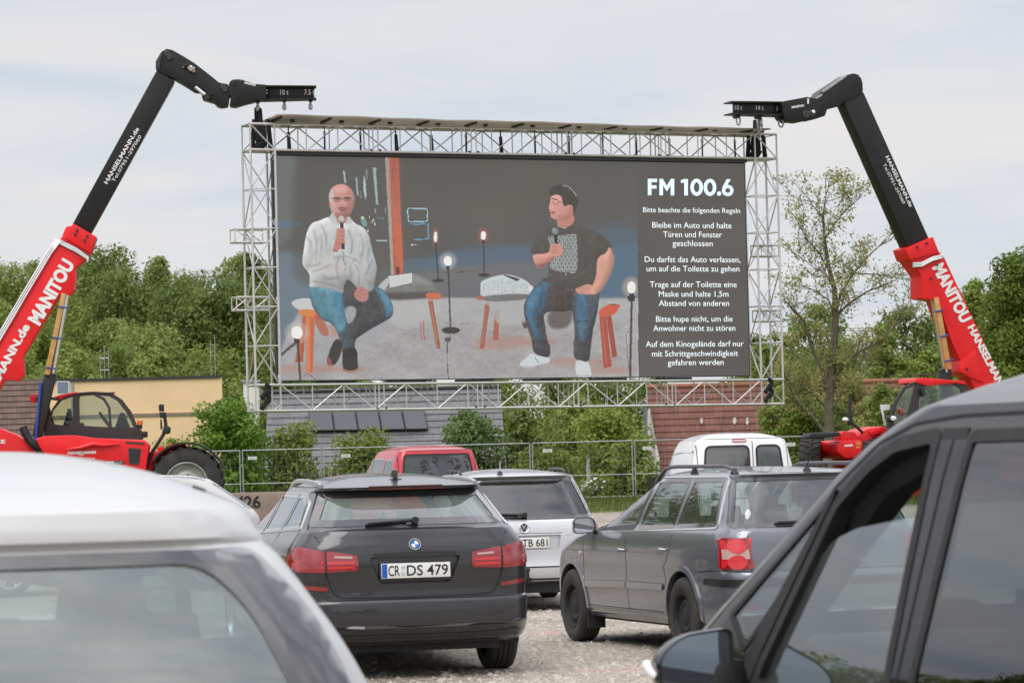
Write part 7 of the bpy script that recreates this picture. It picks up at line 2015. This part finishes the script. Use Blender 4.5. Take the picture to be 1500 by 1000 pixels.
class Rig:
    """parts traced on a vertical plane through the machine, with real depth to either side of it"""
    def __init__(s, P, root): s.P, s.root = P, root
    def plate(s, name, px, n0, n1, mat, bevel=.02, parent=None):
        # traced where it faces the camera (n0), carried back to n1
        A = [s.P.p(x, y, n0) for x, y in px]
        mb = MB(); mb.prism(A, s.P.n * (n1 - n0)); return mb.build(name, mat, parent or s.root, bevel=bevel, world=True)
    def sheet(s, name, px, n, mat, parent=None):
        mb = MB(); mb.add([s.P.p(x, y, n) for x, y in px], [tuple(range(len(px)))]); return mb.build(name, mat, parent or s.root, world=True)
    def rod(s, name, a, b, r, n, mat, parent=None, seg=12):
        mb = MB(); mb.tube(s.P.p(*a, n), s.P.p(*b, n), r, seg); return mb.build(name, mat, parent or s.root, world=True, smooth_=True)
    def bent(s, name, px, r, n, mat, parent=None):
        mb = MB(); mb.path([s.P.p(x, y, n) for x, y in px], r, 8); return mb.build(name, mat, parent or s.root, world=True, smooth_=True)
    def text(s, name, t, p0, p1, cap, n, mat, parent, bold=.03):
        A, B = s.P.p(*p0, n), s.P.p(*p1, n); d = (B - A); W_ = d.length; d.normalize()
        l = math.hypot(p1[0] - p0[0], p1[1] - p0[1]); upx = ((p1[1] - p0[1]) / l, -(p1[0] - p0[0]) / l)
        C_ = s.P.p(p0[0] + upx[0] * cap, p0[1] + upx[1] * cap, n); up = C_ - A
        mb = MB()
        v, f, w = letters(t, bold)
        mb.add([A + d * (x / w * W_) + up * y for x, y in v], f)
        return mb.build(name, mat, parent, world=True)
def bolts(rig, px, r, n, parent, mat=None):
    for x, y in px:
        mb = MB(); p = rig.P.p(x, y, n); mb.lathe([(r, 0), (r, .05), (r * .8, .06), (.002, .06)], p, -rig.P.n, 12); mb.build('pivot_pin', mat or M['steel'], parent, world=True)

def left_machine():
    d = 88.2; Q = at(160, 640, d); P = Plane((Q.x, Q.y, 0), math.radians(4))
    base = P.p(160, 756, 0); g = gz(base.x, base.y)
    root = thing('telescopic_handler', 'red telescopic handler with black jib holding up the left end of the screen', 'crane', (base.x, base.y, g), 0, None)
    R = Rig(P, root)
    # boom sections
    outer = [(106, 329), (139.5, 347.5), (134, 366), (127, 378), (111, 392), (109, 424), (103.5, 432), (88, 431), (54, 488), (34, 521), (35, 549), (28, 558), (7, 556), (-42, 640), (-70, 676), (-118, 664), (-90, 640), (0, 489), (88, 350)]
    ob = R.plate('outer_boom', outer, -.36, .36, M['red'], .03)
    R.plate('boom_collar', [(107, 327), (141, 346.5), (132.5, 371), (95, 349)], -.42, .42, M['red'], .03, ob)
    R.plate('boom_collar', [(97, 332), (108, 330), (101, 347), (91, 345)], -.30, .30, M['red'], .02, ob)
    bolts(R, [(113, 337), (128, 346), (110, 343), (124, 352)], .035, -.42, ob, M['darkgrey'])
    inner = [(99, 341), (126, 353), (256, 118.5), (230, 102)]
    ib = R.plate('inner_boom', inner, -.27, .27, M['boomblack'], .05)
    R.text('boom_lettering', 'HANSELMANN.de', (157, 270), (204, 189), 5.8, -.285, M['white'], ib, .02)
    R.text('boom_phone_lettering', 'Tel.07951-297060', (167.5, 267), (207.5, 200), 4.8, -.285, M['white'], ib, 0)
    R.text('maker_lettering', 'MANITOU', (57, 477), (109, 387), 18.5, -.375, M['white'], ob, .05)
    R.text('hire_lettering', 'HANSELMANN.de', (-37, 624), (44, 478), 11.5, -.375, M['white'], ob, .045)
    for k in range(3): R.bent('hydraulic_line', [(-20 + k * 3.0, 520 + k), (70 + k * 2.6, 369 + k), (82 + k * 2.2, 352 + k * 2), (90, 353 + k * 2.4), (112, 364 + k * 2.4), (129 + k * .4, 376 + k * 2.4), (128, 384)], .028, -.40, M['chrome'], ob)
    # jib head
    hd = [(228, 101), (230, 88), (236, 76), (244, 71.5), (252, 73), (268, 82), (284, 92), (296, 101), (310, 112), (321, 121), (333, 123), (338, 130), (336, 142), (334, 155), (324, 156.5), (318, 154.5), (314, 150), (297, 145), (295, 139), (299, 134), (286, 134), (270, 124), (256, 116), (232, 106)]
    hb = R.plate('boom_head', hd, -.30, .30, M['boomblack'], .03)
    R.plate('end_plate', [(228, 100), (228, 90), (235, 78), (239, 74), (236, 88), (234, 103)], -.34, .36, M['darkgrey'], .02, hb)
    R.plate('head_rib', [(257, 117), (262, 117), (286, 133), (312, 137), (312, 140), (285, 136)], -.36, -.28, M['boomblack'], .01, hb)
    R.rod('jib_cylinder_rod', (286, 128), (300, 139), .05, -.38, M['chrome'], hb)
    bolts(R, [(244, 79), (248, 84), (327, 128), (303, 142), (329, 131)], .075, -.30, hb, M['darkgrey'])
    rn = random.Random(7)
    for k in range(16):
        x, y = 266 + rn.random() * 22, 92 + rn.random() * 12 + .0; y = 90 + (x - 264) * .45 + rn.random() * 7
        R.rod('hydraulic_coupling', (x, y), (x + 1.5 + rn.random() * 2, y + rn.random() * 2), .045, -.36, rn.choice([M['steel'], M['chrome'], M['boomblack'], M['brass']]), hb, 7)
    cr = R.plate('jib_carriage', [(335, 124), (337, 119), (341, 116.5), (352, 116), (373, 123), (390, 124), (390, 146), (376, 147), (360, 151), (345, 155.5), (336, 154.5), (338, 144), (334, 134)], -.32, .32, M['boomblack'], .03)
    R.sheet('warning_label', [(350.5, 116.8), (353, 117.2), (353, 117.8), (350.5, 117.4)], -.33, M['white'], cr)
    R.text('maker_lettering', 'MANITOU', (358, 122.3), (374, 126.5), 2.6, -.335, M['white'], cr, .06)
    for x, y in ((343, 121.5), (349.5, 142), (344, 150)): R.rod('pivot_pin', (x, y), (x + .4, y), .06, -.34, M['darkgrey'], cr)
    mb = MB(); mb.prism([P.p(343, 120, -.38), P.p(346.5, 120, -.38), P.p(346.5, 124, -.38), P.p(343, 124, -.38)], P.n * .05)
    bm_ = R.plate('lifting_beam', [(388, 127.5), (460.5, 128), (460.5, 143), (388, 144.8)], -.06, .06, M['boomblack'], .005)
    R.plate('beam_flange', [(386, 124.8), (463.5, 125.3), (463.5, 127.2), (386, 127.2)], -.26, .26, M['boomblack'], .004, bm_)
    R.plate('beam_flange', [(386, 145), (463.5, 143.2), (463.5, 145), (386, 147)], -.26, .26, M['boomblack'], .004, bm_)
    for t, a, b in (('13 t', (379, 136.8), (391.5, 137)), ('10 t', (410.5, 139), (422.5, 138.8)), ('7.5 t', (445.5, 139), (461, 138.8))): R.text('load_mark', t, a, b, 7.6, -.27 if t == '13 t' else -.07, M['white'], bm_ if t != '13 t' else cr, .008)
    for x, y in ((377.5, 147.5), (416.5, 146), (455, 145.5)):
        hk = R.plate('hook_lug', [(x - 4.5, y - 1), (x + 4.5, y - 1), (x + 1.6, y + 4), (x - 1.6, y + 4)], -.12, .12, M['boomblack'], .01, bm_)
        R.rod('hook', (x, y + 2), (x, y + 11.5), .035, 0, M['steel'], hk); mb = MB(); c = P.p(x, y + 11, 0); mb.ball(c, (.06, .05, .09), 8, 6); mb.build('hook_eye', M['steel'], hk, world=True)
    # sling from the first hook to the hoist
    R.bent('sling', [(377.5, 158), (377.5, 170), (377.5, 183)], .09, .1, M['cloth'])
    # lift cylinder and timber prop
    cy = R.plate('lift_cylinder', [(64.5, 545.5), (83, 547), (61, 641), (46.5, 640)], -.30, -.02, M['black'], .06)
    R.rod('cylinder_rod', (76, 552), (98.5, 428), .085, -.16, M['chrome'], cy)
    R.plate('timber_prop', [(65, 548), (90, 429), (97, 430), (72.5, 549)], -.40, -.24, M['wood'], .01)
    for y in (449, 494, 538):
        t = (548 - y) / 119; x = 66 + t * 25
        mb = MB(); a, b = P.p(x - 1, y, -.42), P.p(x + 14, y + 2, -.42)
        mb.tube(a, b, .02, 6); mb.build('lashing', M['blue'], cy, world=True)
    R.bent('blue_hose', [(60, 560), (56, 600), (52, 645)], .035, -.34, M['blue'], cy)
    # chassis, hood, cab
    ch = R.plate('chassis', [(-120, 690), (-120, 640), (-60, 622), (0, 627), (25, 637), (40, 646), (60, 676), (225, 676), (232, 660), (272, 664), (290, 690), (250, 735), (-100, 735)], -.5, .6, M['red'], .04)
    R.text('service_lettering', 'SERVICE', (-38, 649.5), (8, 649), 5.2, -.52, M['white'], ch, .03)
    hood = R.plate('engine_hood', [(51, 642), (66, 638.2), (109, 637), (137, 641), (181, 643), (212, 644), (219.5, 651), (214, 686), (205, 712), (96, 712), (70, 676)], -1.25, -.40, M['red'], .07)
    R.sheet('hood_grille', [(188, 655.5), (207, 657), (203, 681), (189, 679)], -1.262, M['darkgrey'], hood)
    R.sheet('hood_grille', [(184, 646), (212, 648.5), (212, 651), (184, 649)], -1.262, M['darkgrey'], hood)
    for a in range(4): R.sheet('grille_slot', [(190.5 + a * 4, 659), (193 + a * 4, 659.3), (192.6 + a * 4, 677), (190.4 + a * 4, 676.7)], -1.268, M['black'], hood)
    mb = MB(); pts = [P.p(x, y, -1.30) for x, y in ((98, 658), (120, 655), (136, 650), (150, 652), (175, 650))]; mb.path(pts, .06, 8, rs=[.02, .06, .07, .05, .02]); mb.build('hood_pressing', M['red'], hood, world=True, smooth_=True)
    R.text('hire_lettering', 'HANSELMANN', (99.5, 665), (140.5, 664), 4.0, -1.268, M['white'], hood, .05)
    R.text('hire_lettering', 'GmbH', (115.5, 667.2), (123, 667), 1.5, -1.268, M['white'], hood, .02)
    R.text('hire_lettering', 'Kran & Arbeitsbühnen', (104, 672.5), (139, 672), 2.7, -1.268, M['white'], hood, .01)
    tp = R.plate('type_plate', [(153, 675), (181, 674.5), (181, 679.5), (153, 680)], -1.275, -1.255, M['ink'], .004, hood)
    R.text('type_lettering', 'MHT', (154.5, 679), (167.5, 678.7), 3.2, -1.282, M['white'], tp, .05); R.text('type_lettering', '10180', (169, 678.7), (180, 678.5), 3.2, -1.282, M['steel'], tp, .02)
    R.bent('intake_pipe', [(33, 625), (37, 634), (43, 645), (53, 654), (66, 662)], .11, -.75, M['black'], ch)
    # cab: frame panels with real openings, on the far side of the boom
    n0, n1 = .30, 1.30
    shell = [(66, 638), (70, 617), (76, 599), (86, 585), (97, 578), (109, 575.5), (136, 573.5), (163, 575), (179, 585), (193, 603.5), (202, 626), (211, 633), (210, 642)]
    w1 = [(74, 620.5), (78, 601), (91, 586), (106.5, 581), (107, 624)]; w2 = [(117, 623), (116, 585), (118, 580), (138, 578.5), (159, 580), (172, 587), (188, 608), (195.5, 626), (150, 625)]
    cab = None
    def framed(n, nm):
        """a side of the cab: outline with two openings, built from strips round them"""
        mb = MB(); th = P.n * .07
        quads = [[(66, 638), (70, 617), (74, 620.5), (74, 638)], [(70, 617), (76, 599), (78, 601), (74, 620.5)], [(76, 599), (86, 585), (91, 586), (78, 601)], [(86, 585), (97, 578), (109, 575.5), (106.5, 581), (91, 586)],
                 [(109, 575.5), (118, 574.6), (118, 580), (116, 585), (117, 623), (107, 624), (106.5, 581)], [(118, 574.6), (136, 573.5), (163, 575), (159, 580), (138, 578.5), (118, 580)], [(163, 575), (179, 585), (172, 587), (159, 580)],
                 [(179, 585), (193, 603.5), (188, 608), (172, 587)], [(193, 603.5), (202, 626), (195.5, 626), (188, 608)], [(74, 638), (74, 620.5), (107, 624), (117, 623), (117, 640)], [(117, 640), (117, 623), (150, 625), (195.5, 626), (202, 626), (211, 633), (210, 642)]]
        for q in quads: mb.prism([P.p(x, y, n) for x, y in q], th)
        return mb.build(nm, M['darkgrey'], cab or root, world=True)
    cab = framed(n0, 'cab')
    cab.name = 'cab'
    framed(n1, 'cab_frame')
    R.sheet('cab_window', w1, n0 + .03, M['cabglass'], cab); R.sheet('cab_window', w2, n0 + .03, M['cabglass'], cab)
    R.sheet('cab_window', w1, n1 + .03, M['cabglass'], cab); R.sheet('cab_window', w2, n1 + .03, M['cabglass'], cab)
    R.plate('cab_roof', [(84, 586.5), (97, 578), (109, 575), (136, 573), (163, 574.5), (165, 577), (136, 576), (109, 578), (99, 581)], n0 - .03, n1 + .1, M['darkgrey'], .02, cab)
    R.plate('cab_roof_skin', [(77, 582), (92, 577), (112, 573.6), (114, 575.4), (99, 579), (86, 586)], n0 - .05, n1 + .1, M['red'], .02, cab)
    R.plate('cab_floor', [(70, 636), (208, 640), (206, 650), (72, 650)], n0, n1, M['darkgrey'], .02, cab)
    for nm, q in (('seat', [(92, 624), (99, 598), (103, 598), (106, 618), (122, 619), (122, 626), (92, 628)]), ('console', [(176, 604), (181, 604), (190, 626), (168, 626)])): R.plate(nm, q, n0 + .3, n0 + .75, M['interior'], .03, cab)
    mb = MB(); c = P.p(152, 613, n0 + .5); ax = Vector((.8, 0, .55)).normalized(); mb.lathe([(.20, -.02), (.225, 0), (.20, .02), (.18, 0), (.20, -.02)], c, ax, 20); mb.tube(c, P.p(166, 630, n0 + .5), .05, 6); mb.tube(c + ax.orthogonal() * .2, c - ax.orthogonal() * .2, .03, 5); mb.build('steering_wheel', M['interior'], cab, world=True)
    R.rod('wind_screen_post', (160, 597), (162, 625), .035, n1 - .1, M['black'], cab)
    R.bent('windscreen_edge', [(139, 578), (152, 584), (160, 597), (161, 612)], .035, n1 - .15, M['black'], cab)
    R.plate('work_light', [(157.5, 573.8), (168, 573.2), (168, 576.6), (158, 577.2)], n0 + .1, n0 + .35, M['lamp_red'], .02, cab)
    tl = R.plate('rear_lamp', [(43, 580), (47, 577), (57, 576), (56, 588), (50, 590), (44, 587)], .1, .45, M['red'], .04, cab); R.plate('lamp_lens', [(50, 579), (56, 577.5), (55.5, 588), (51, 588)], .06, .12, M['lamp_redd'], .02, tl)
    R.plate('lamp_bracket', [(56, 578), (86, 583), (86, 587), (56, 582)], .2, .4, M['darkgrey'], .01, tl)
    bk = R.rod('beacon', (204.3, 628), (204.7, 622), .07, .35, M['black'], cab); R.rod('beacon_lens', (204.7, 622), (205, 616), .075, .35, M['amber'], bk); R.plate('front_lamp', [(208, 634), (211, 631), (216, 631.5), (216, 640), (210, 641)], .2, .5, M['black'], .03, cab)
    # front end with mirror arm
    fr = R.plate('front_frame', [(213, 662), (227, 661), (240, 661), (246, 655), (272, 650), (276, 660), (290, 690), (215, 700)], -.75, .75, M['red'], .04)
    for q in ([(230, 655), (240, 653), (240, 662), (231, 663)], [(247, 651), (253, 649), (253, 658), (247, 659)], [(266, 649), (272, 648.5), (272, 658), (267, 658)]): R.plate('bracket', q, -.5, -.2, M['red'], .02, fr)
    R.plate('light_box', [(253, 650.5), (267, 649.5), (267, 656), (253, 657)], -.55, -.2, M['darkgrey'], .02, fr)
    ma = R.bent('mirror_arm', [(213, 684), (224, 660), (239, 637), (243, 622), (241.5, 612), (241, 604)], .045, -1.0, M['black'])
    for q in ([(232, 593), (235, 591.5), (240, 592), (240.5, 602), (233, 602.5)], [(233, 603.5), (241, 603), (241, 612), (234.5, 612)]): R.plate('mirror', q, -1.08, -.92, M['black'], .02, ma)
    R.plate('mirror', [(234.5, 614), (237, 614), (238, 628), (235, 629)], -1.05, -.95, M['black'], .02, ma)
    R.plate('arm_lamp', [(240, 626), (246, 623), (250, 626), (249.5, 634), (243, 636), (238, 634)], -1.15, -.85, M['black'], .03, ma)
    # wheels, fender
    zc = P.p(273.5, 707.5, -.95)
    Rw = zc.z - gz(zc.x, zc.y)
    fd = MB(); a = np.linspace(.35, 2.55, 14); c = zc
    rr = Rw + .06
    ring = []
    for t in a:
        for q in (-.34, .34):
            for k in (0, .05): ring.append(c + P.u * (rr + k) * math.cos(t) + Vector((0, 0, 1)) * (rr + k) * math.sin(t) + P.n * q)
    fs = []
    for i in range(len(a) - 1):
        b = i * 4; fs += [(b, b + 4, b + 6, b + 2), (b + 1, b + 3, b + 7, b + 5), (b, b + 1, b + 5, b + 4), (b + 2, b + 6, b + 7, b + 3)]
    fd.add(ring, fs); fd.build('mudguard', M['black'], root, world=True, smooth_=True)
    wx = pbr('machine_rim', (.40, .40, .39), .45, .3, var=.15, vscale=6)
    for cx, nn in ((273.5, -.95), (273.5, .95), (68, -.95), (68, .95)):
        q = P.p(cx, 707.5, nn) if nn < 0 else P.at(*P.uw(cx, 707.5, -.95), nn); q.z = gz(q.x, q.y) + Rw
        big_wheel(root, q - root.location, P.n, Rw, .58, wx)
    for cx in (273.5, 68):
        q = P.p(cx, 707.5, -.95); q.z = gz(q.x, q.y) + Rw
        mb = MB(); mb.tube(q, q + P.n * 1.9, .16, 10); mb.build('axle', M['black'], root, world=True)
M['blue'] = pbr('blue_strap', (.02, .07, .33), .6)
M['brass'] = pbr('brass', (.50, .33, .12), .4, 1.0)

def right_machine():
    d = 93.0; Q = at(1113, 185, d); P = Plane((Q.x, Q.y, 0), math.radians(20))
    base = P.p(1330, 740, 0); g = gz(base.x, base.y)
    root = thing('telescopic_handler', 'red telescopic handler facing inwards, its black boom holding the right end of the screen', 'crane', (base.x, base.y, g))
    R = Rig(P, root)
    outer = [(1331, 362), (1366, 348), (1376, 369), (1384, 378), (1462, 545), (1546, 722), (1500, 740), (1420, 552), (1407, 544), (1408, 529), (1395, 502), (1373, 440), (1351, 437), (1350, 404), (1340, 389), (1331, 379)]
    ob = R.plate('outer_boom', outer, -.36, .36, M['red'], .03)
    R.plate('boom_collar', [(1327, 364), (1367, 346.5), (1376, 370), (1333, 381)], -.42, .42, M['red'], .03, ob)
    R.plate('boom_bracket', [(1408, 529), (1430, 512), (1440, 560), (1420, 552), (1407, 544)], -.40, .40, M['red'], .02, ob)
    bolts(R, [(1343, 362), (1357, 356), (1372, 388), (1416, 540), (1364, 408)], .035, -.42, ob, M['darkgrey'])
    ib = R.plate('inner_boom', [(1236, 150), (1265, 134), (1367, 362), (1336, 376)], -.27, .27, M['boomblack'], .05)
    R.text('boom_lettering', 'HANSELMANN.de', (1297, 230), (1332.5, 303.5), 5.2, -.285, M['white'], ib, .02)
    R.text('boom_phone_lettering', 'Tel.07951-297060', (1293, 241), (1322.5, 299), 4.4, -.285, M['white'], ib, 0)
    R.text('maker_lettering', 'MANITOU', (1366, 391.5), (1409, 474), 16, -.375, M['white'], ob, .05)
    R.text('hire_lettering', 'HANSELMANN.de', (1417.5, 479), (1478, 596), 10, -.375, M['white'], ob, .045)
    for k in range(3): R.bent('hydraulic_line', [(1337, 386 + k * 2.4), (1350, 385 + k * 2.4), (1366, 377 + k * 2.2), (1380, 374 + k * 2)], .028, -.41, M['chrome'], ob)
    hd = [(1262, 115), (1264, 122), (1264.5, 134), (1258, 142), (1236, 150.5), (1226, 157), (1212, 160.5), (1209, 170), (1190, 176), (1186, 172), (1188, 152), (1193, 144), (1200, 140), (1204, 134), (1240, 110.5), (1250, 107.5), (1257, 109)]
    hb = R.plate('boom_head', hd, -.30, .30, M['boomblack'], .03)
    R.sheet('head_top_plate', [(1193, 144), (1204, 137), (1205, 140), (1194, 146.5)], -.31, M['steel'], hb)
    R.plate('head_cover', [(1204, 133), (1239, 109.5), (1241, 112), (1206, 136.5)], -.32, -.28, M['steel'], .005, hb)
    bolts(R, [(1189, 166), (1180, 168)], .11, -.31, hb, M['darkgrey']); bolts(R, [(1191, 164)], .05, -.37, hb, M['chrome'])
    cr = R.plate('jib_carriage', [(1145, 150), (1150, 148), (1182, 142), (1196, 144), (1204, 150), (1203, 160), (1194, 174), (1176, 178), (1166, 177), (1160, 178), (1152, 174), (1148, 168)], -.34, .34, M['boomblack'], .03)
    R.text('maker_lettering', 'MANITOU', (1160, 158.8), (1178, 156), 2.8, -.355, M['white'], cr, .06); R.sheet('warning_label', [(1182.5, 144.5), (1185, 144.5), (1185, 152), (1182.5, 152)], -.355, M['white'], cr)
    bm_ = R.plate('lifting_beam', [(1075.5, 150.5), (1157, 151), (1157, 167), (1075.5, 165.5)], -.06, .06, M['boomblack'], .005)
    R.plate('beam_flange', [(1071, 148), (1158, 148.8), (1158, 151), (1071, 150.2)], -.26, .26, M['boomblack'], .004, bm_); R.plate('beam_flange', [(1071, 165.3), (1158, 168), (1158, 170), (1071, 167.2)], -.26, .26, M['boomblack'], .004, bm_)
    for t, a, b in (('10 t', (1076.5, 160.8), (1087, 161)), ('14 t', (1107.5, 161.3), (1118.5, 161.5)), ('18 t', (1138, 162.3), (1148.5, 162.5))): R.text('load_mark', t, a, b, 6.8, -.07, M['white'], bm_, .008)
    for x, y in ((1081.5, 168), (1113, 169), (1144, 171)):
        hk = R.plate('hook_lug', [(x - 5, y - 1), (x + 5, y - 1), (x + 2.2, y + 5), (x - 2.2, y + 5)], -.12, .12, M['boomblack'], .01, bm_)
        c = P.p(x, y + 9, 0); mb = MB(); mb.path([c + P.u * (.075 if x > 1140 else .055) * math.cos(t) + Vector((0, 0, .12 * math.sin(t))) for t in np.linspace(0, 6.283, 15)], .026, 6); mb.build('shackle', M['steel'], hk, world=True)
    for k in range(3):
        c = P.p(1113, 180 + k * 4.5, 0); mb = MB(); mb.path([c + (P.u if k % 2 else P.n) * .07 * math.cos(t) + Vector((0, 0, .09 * math.sin(t))) for t in np.linspace(0, 6.283, 13)], .028, 6); mb.build('chain_link', M['steel'], root, world=True)
    # lift cylinder
    cy = R.plate('lift_cylinder', [(1378.5, 540), (1394, 538), (1404, 650), (1388, 650)], -.20, .05, M['black'], .06)
    R.rod('cylinder_rod', (1385, 545), (1365, 428), .085, -.12, M['chrome'], cy)
    R.plate('timber_prop', [(1388, 541), (1368.5, 436), (1375, 435), (1394.5, 540)], -.40, -.22, M['wood'], .01)
    for y in (455, 492, 528):
        x = 1366.5 + (y - 437) * .19; mb = MB(); mb.tube(P.p(x - 1, y + 1.5, -.42), P.p(x + 13, y - 1.5, -.42), .02, 6); mb.build('lashing', M['blue'], cy, world=True)
    # chassis and bonnet, turned towards the camera: cab on the near side
    R.plate('chassis', [(1240, 668), (1262, 640), (1300, 640), (1420, 640), (1500, 660), (1550, 690), (1550, 745), (1250, 745)], -.45, .55, M['red'], .05)
    R.plate('engine_cover', [(1380, 640), (1500, 640), (1530, 660), (1530, 730), (1380, 730)], .45, 1.2, M['red'], .06)
    n0, n1 = -1.25, -.30
    sh = [(1300, 640), (1303, 613), (1311, 587), (1324, 567), (1344, 556.5), (1400, 558), (1418, 566), (1424, 640)]
    w1 = [(1309, 612), (1315, 590), (1326, 571), (1341, 561.5), (1338, 575), (1331, 600), (1327, 620), (1310, 622)]; w2 = [(1346, 588), (1350, 568), (1360, 563), (1396, 562), (1408, 570), (1412, 612), (1346, 614)]
    cabq = [[(1300, 640), (1303, 613), (1309, 612), (1310, 622), (1327, 620), (1330, 640)], [(1303, 613), (1311, 587), (1315, 590), (1309, 612)], [(1311, 587), (1324, 567), (1326, 571), (1315, 590)], [(1324, 567), (1344, 556.5), (1341, 561.5), (1326, 571)],
            [(1344, 556.5), (1350, 556.7), (1350, 568), (1346, 588), (1346, 614), (1330, 640), (1327, 620), (1331, 600), (1338, 575), (1341, 561.5)], [(1350, 556.7), (1400, 558), (1396, 562), (1360, 563), (1350, 568)], [(1400, 558), (1418, 566), (1408, 570), (1396, 562)], [(1418, 566), (1424, 640), (1412, 640), (1412, 612), (1408, 570)], [(1346, 614), (1412, 612), (1412, 640), (1330, 640)]]
    cab = None
    for n, nm in ((n0, 'cab'), (n1, 'cab_frame')):
        mb = MB()
        for q in cabq: mb.prism([P.p(x, y, n) for x, y in q], P.n * .07)
        o = mb.build(nm, M['darkgrey'], cab or root, world=True); cab = cab or o
        R.sheet('cab_window', w1, n + .03, M['cabglass'], cab); R.sheet('cab_window', w2, n + .03, M['cabglass'], cab)
    R.plate('cab_roof', [(1341, 560), (1343, 554.5), (1352, 553), (1374, 554.5), (1412, 558), (1419, 564), (1400, 561), (1358, 565)], n0 - .04, n1 + .1, M['red'], .02, cab)
    R.plate('cab_roof_lamp', [(1346, 548), (1372, 546.5), (1372, 549), (1346, 550)], n0 + .2, n0 + .5, M['darkgrey'], .01, cab)
    R.plate('cab_floor', [(1302, 636), (1424, 636), (1424, 652), (1302, 652)], n0, n1, M['darkgrey'], .02, cab)
    R.plate('seat', [(1366, 612), (1372, 586), (1380, 586), (1384, 612), (1384, 622), (1360, 622)], n0 + .25, n0 + .7, M['interior'], .03, cab)
    R.bent('cab_rail', [(1312, 610), (1326, 606), (1338, 596)], .03, n0 + .4, M['black'], cab)
    R.plate('cab_lamp', [(1318, 598), (1323, 597), (1324, 606), (1319, 607)], n0 - .1, n0 + .05, M['lamp_red'], .02, cab)
    hl = R.plate('work_light', [(1303, 610), (1308, 607), (1313, 608), (1314, 615), (1308, 618), (1303, 616)], n0 - .2, n0 + .02, M['black'], .03, cab); mb = MB(); c = P.p(1308.5, 612.5, n0 - .21); mb.ball(c, (.09, .03, .07), 10, 7); mb.build('lamp_lens', M['repeater'], hl, world=True, smooth_=True)
    R.plate('cab_side_lamp', [(1349, 570), (1354, 567), (1356, 578), (1351, 581)], n0 - .12, n0, M['black'], .02, cab)
    # front bumper and axle hump in red with lights
    fb = R.plate('front_bumper', [(1226, 650), (1229, 645), (1260, 643), (1265, 648), (1262, 670), (1238, 671), (1227, 662)], -.95, .5, M['red'], .06)
    R.plate('lamp_housing', [(1232, 634), (1236, 631), (1252, 632), (1257, 638), (1256, 646), (1232, 646)], -.85, -.35, M['red'], .06, fb)
    R.sheet('indicator', [(1253, 647), (1261, 646), (1262, 651), (1254, 652)], -.965, M['amber'], fb); R.sheet('bumper_label', [(1237, 651.5), (1249, 650.5), (1249, 653), (1237, 654)], -.965, M['white'], fb); R.sheet('indicator', [(1254, 653), (1260, 652.5), (1260, 656), (1254, 656.5)], -.965, M['amber'], fb)
    R.plate('front_frame', [(1258, 640), (1262, 632), (1270, 628), (1292, 624), (1304, 628), (1304, 650), (1262, 656)], -.7, .4, M['red'], .05)
    R.plate('hose_block', [(1274, 631), (1290, 627), (1292, 634), (1276, 638)], -.78, -.68, M['red'], .02)
    ma = R.bent('mirror_arm', [(1264, 634), (1254, 624), (1246, 619), (1244, 612), (1245, 590), (1245, 580)], .04, -.9, M['black'])
    for q in ([(1243, 603), (1248, 602), (1249, 622), (1244, 623)],): R.plate('mirror', q, -1.0, -.85, M['black'], .02, ma)
    mb = MB(); mb.ball(P.p(1238.5, 615, -1.0), (.10, .06, .08), 10, 7); mb.build('arm_lamp', M['chrome'], ma, world=True, smooth_=True)
    R.plate('mud_flap', [(1186, 640), (1190, 634), (1230, 632), (1232, 638), (1200, 642)], -1.1, -.5, M['black'], .03)
    # striped white marker board on the front left corner
    R.plate('marker_board', [(1289.5, 592.5), (1304, 592), (1304, 600), (1294, 601), (1299, 622), (1296, 623)], -1.05, -1.0, M['white_worn'], .004)
    # wheels, steered towards the camera
    c0 = P.p(1222, 686, -.95); Rw = .86
    wx = pbr('machine_rim_red', (.50, .05, .05), .5, var=.2, vscale=6)
    for (cx, nn, st) in ((1292, -.45, 62), (1216, .25, 62), (1480, -.95, -12), (1480, .95, -12)):
        u_, w_ = P.uw(cx, 690, -.95); q = P.at(u_, 0, nn); q.z = gz(q.x, q.y) + Rw
        ax = Matrix.Rotation(math.radians(st), 3, 'Z') @ P.n
        big_wheel(root, q - root.location, ax, Rw, .58, wx)
    for cx in (1292, 1480):
        u_, w_ = P.uw(cx, 690, -.95); q = P.at(u_, 0, -.95); q.z = gz(q.x, q.y) + Rw; mb = MB(); mb.tube(q, q + P.n * 1.9, .16, 10); mb.build('axle', M['black'], root, world=True)
    # lattice guy rope near the right foot of the frame
# ------------------------------------------------------------------ build
build_ground(); build_houses(); build_trees(); build_fence()
build_screen(); build_frame(); left_machine(); right_machine()
suv(); mpv(); bmw(); passat(); golf(); white_roof_car(); berlingo(); redvan()
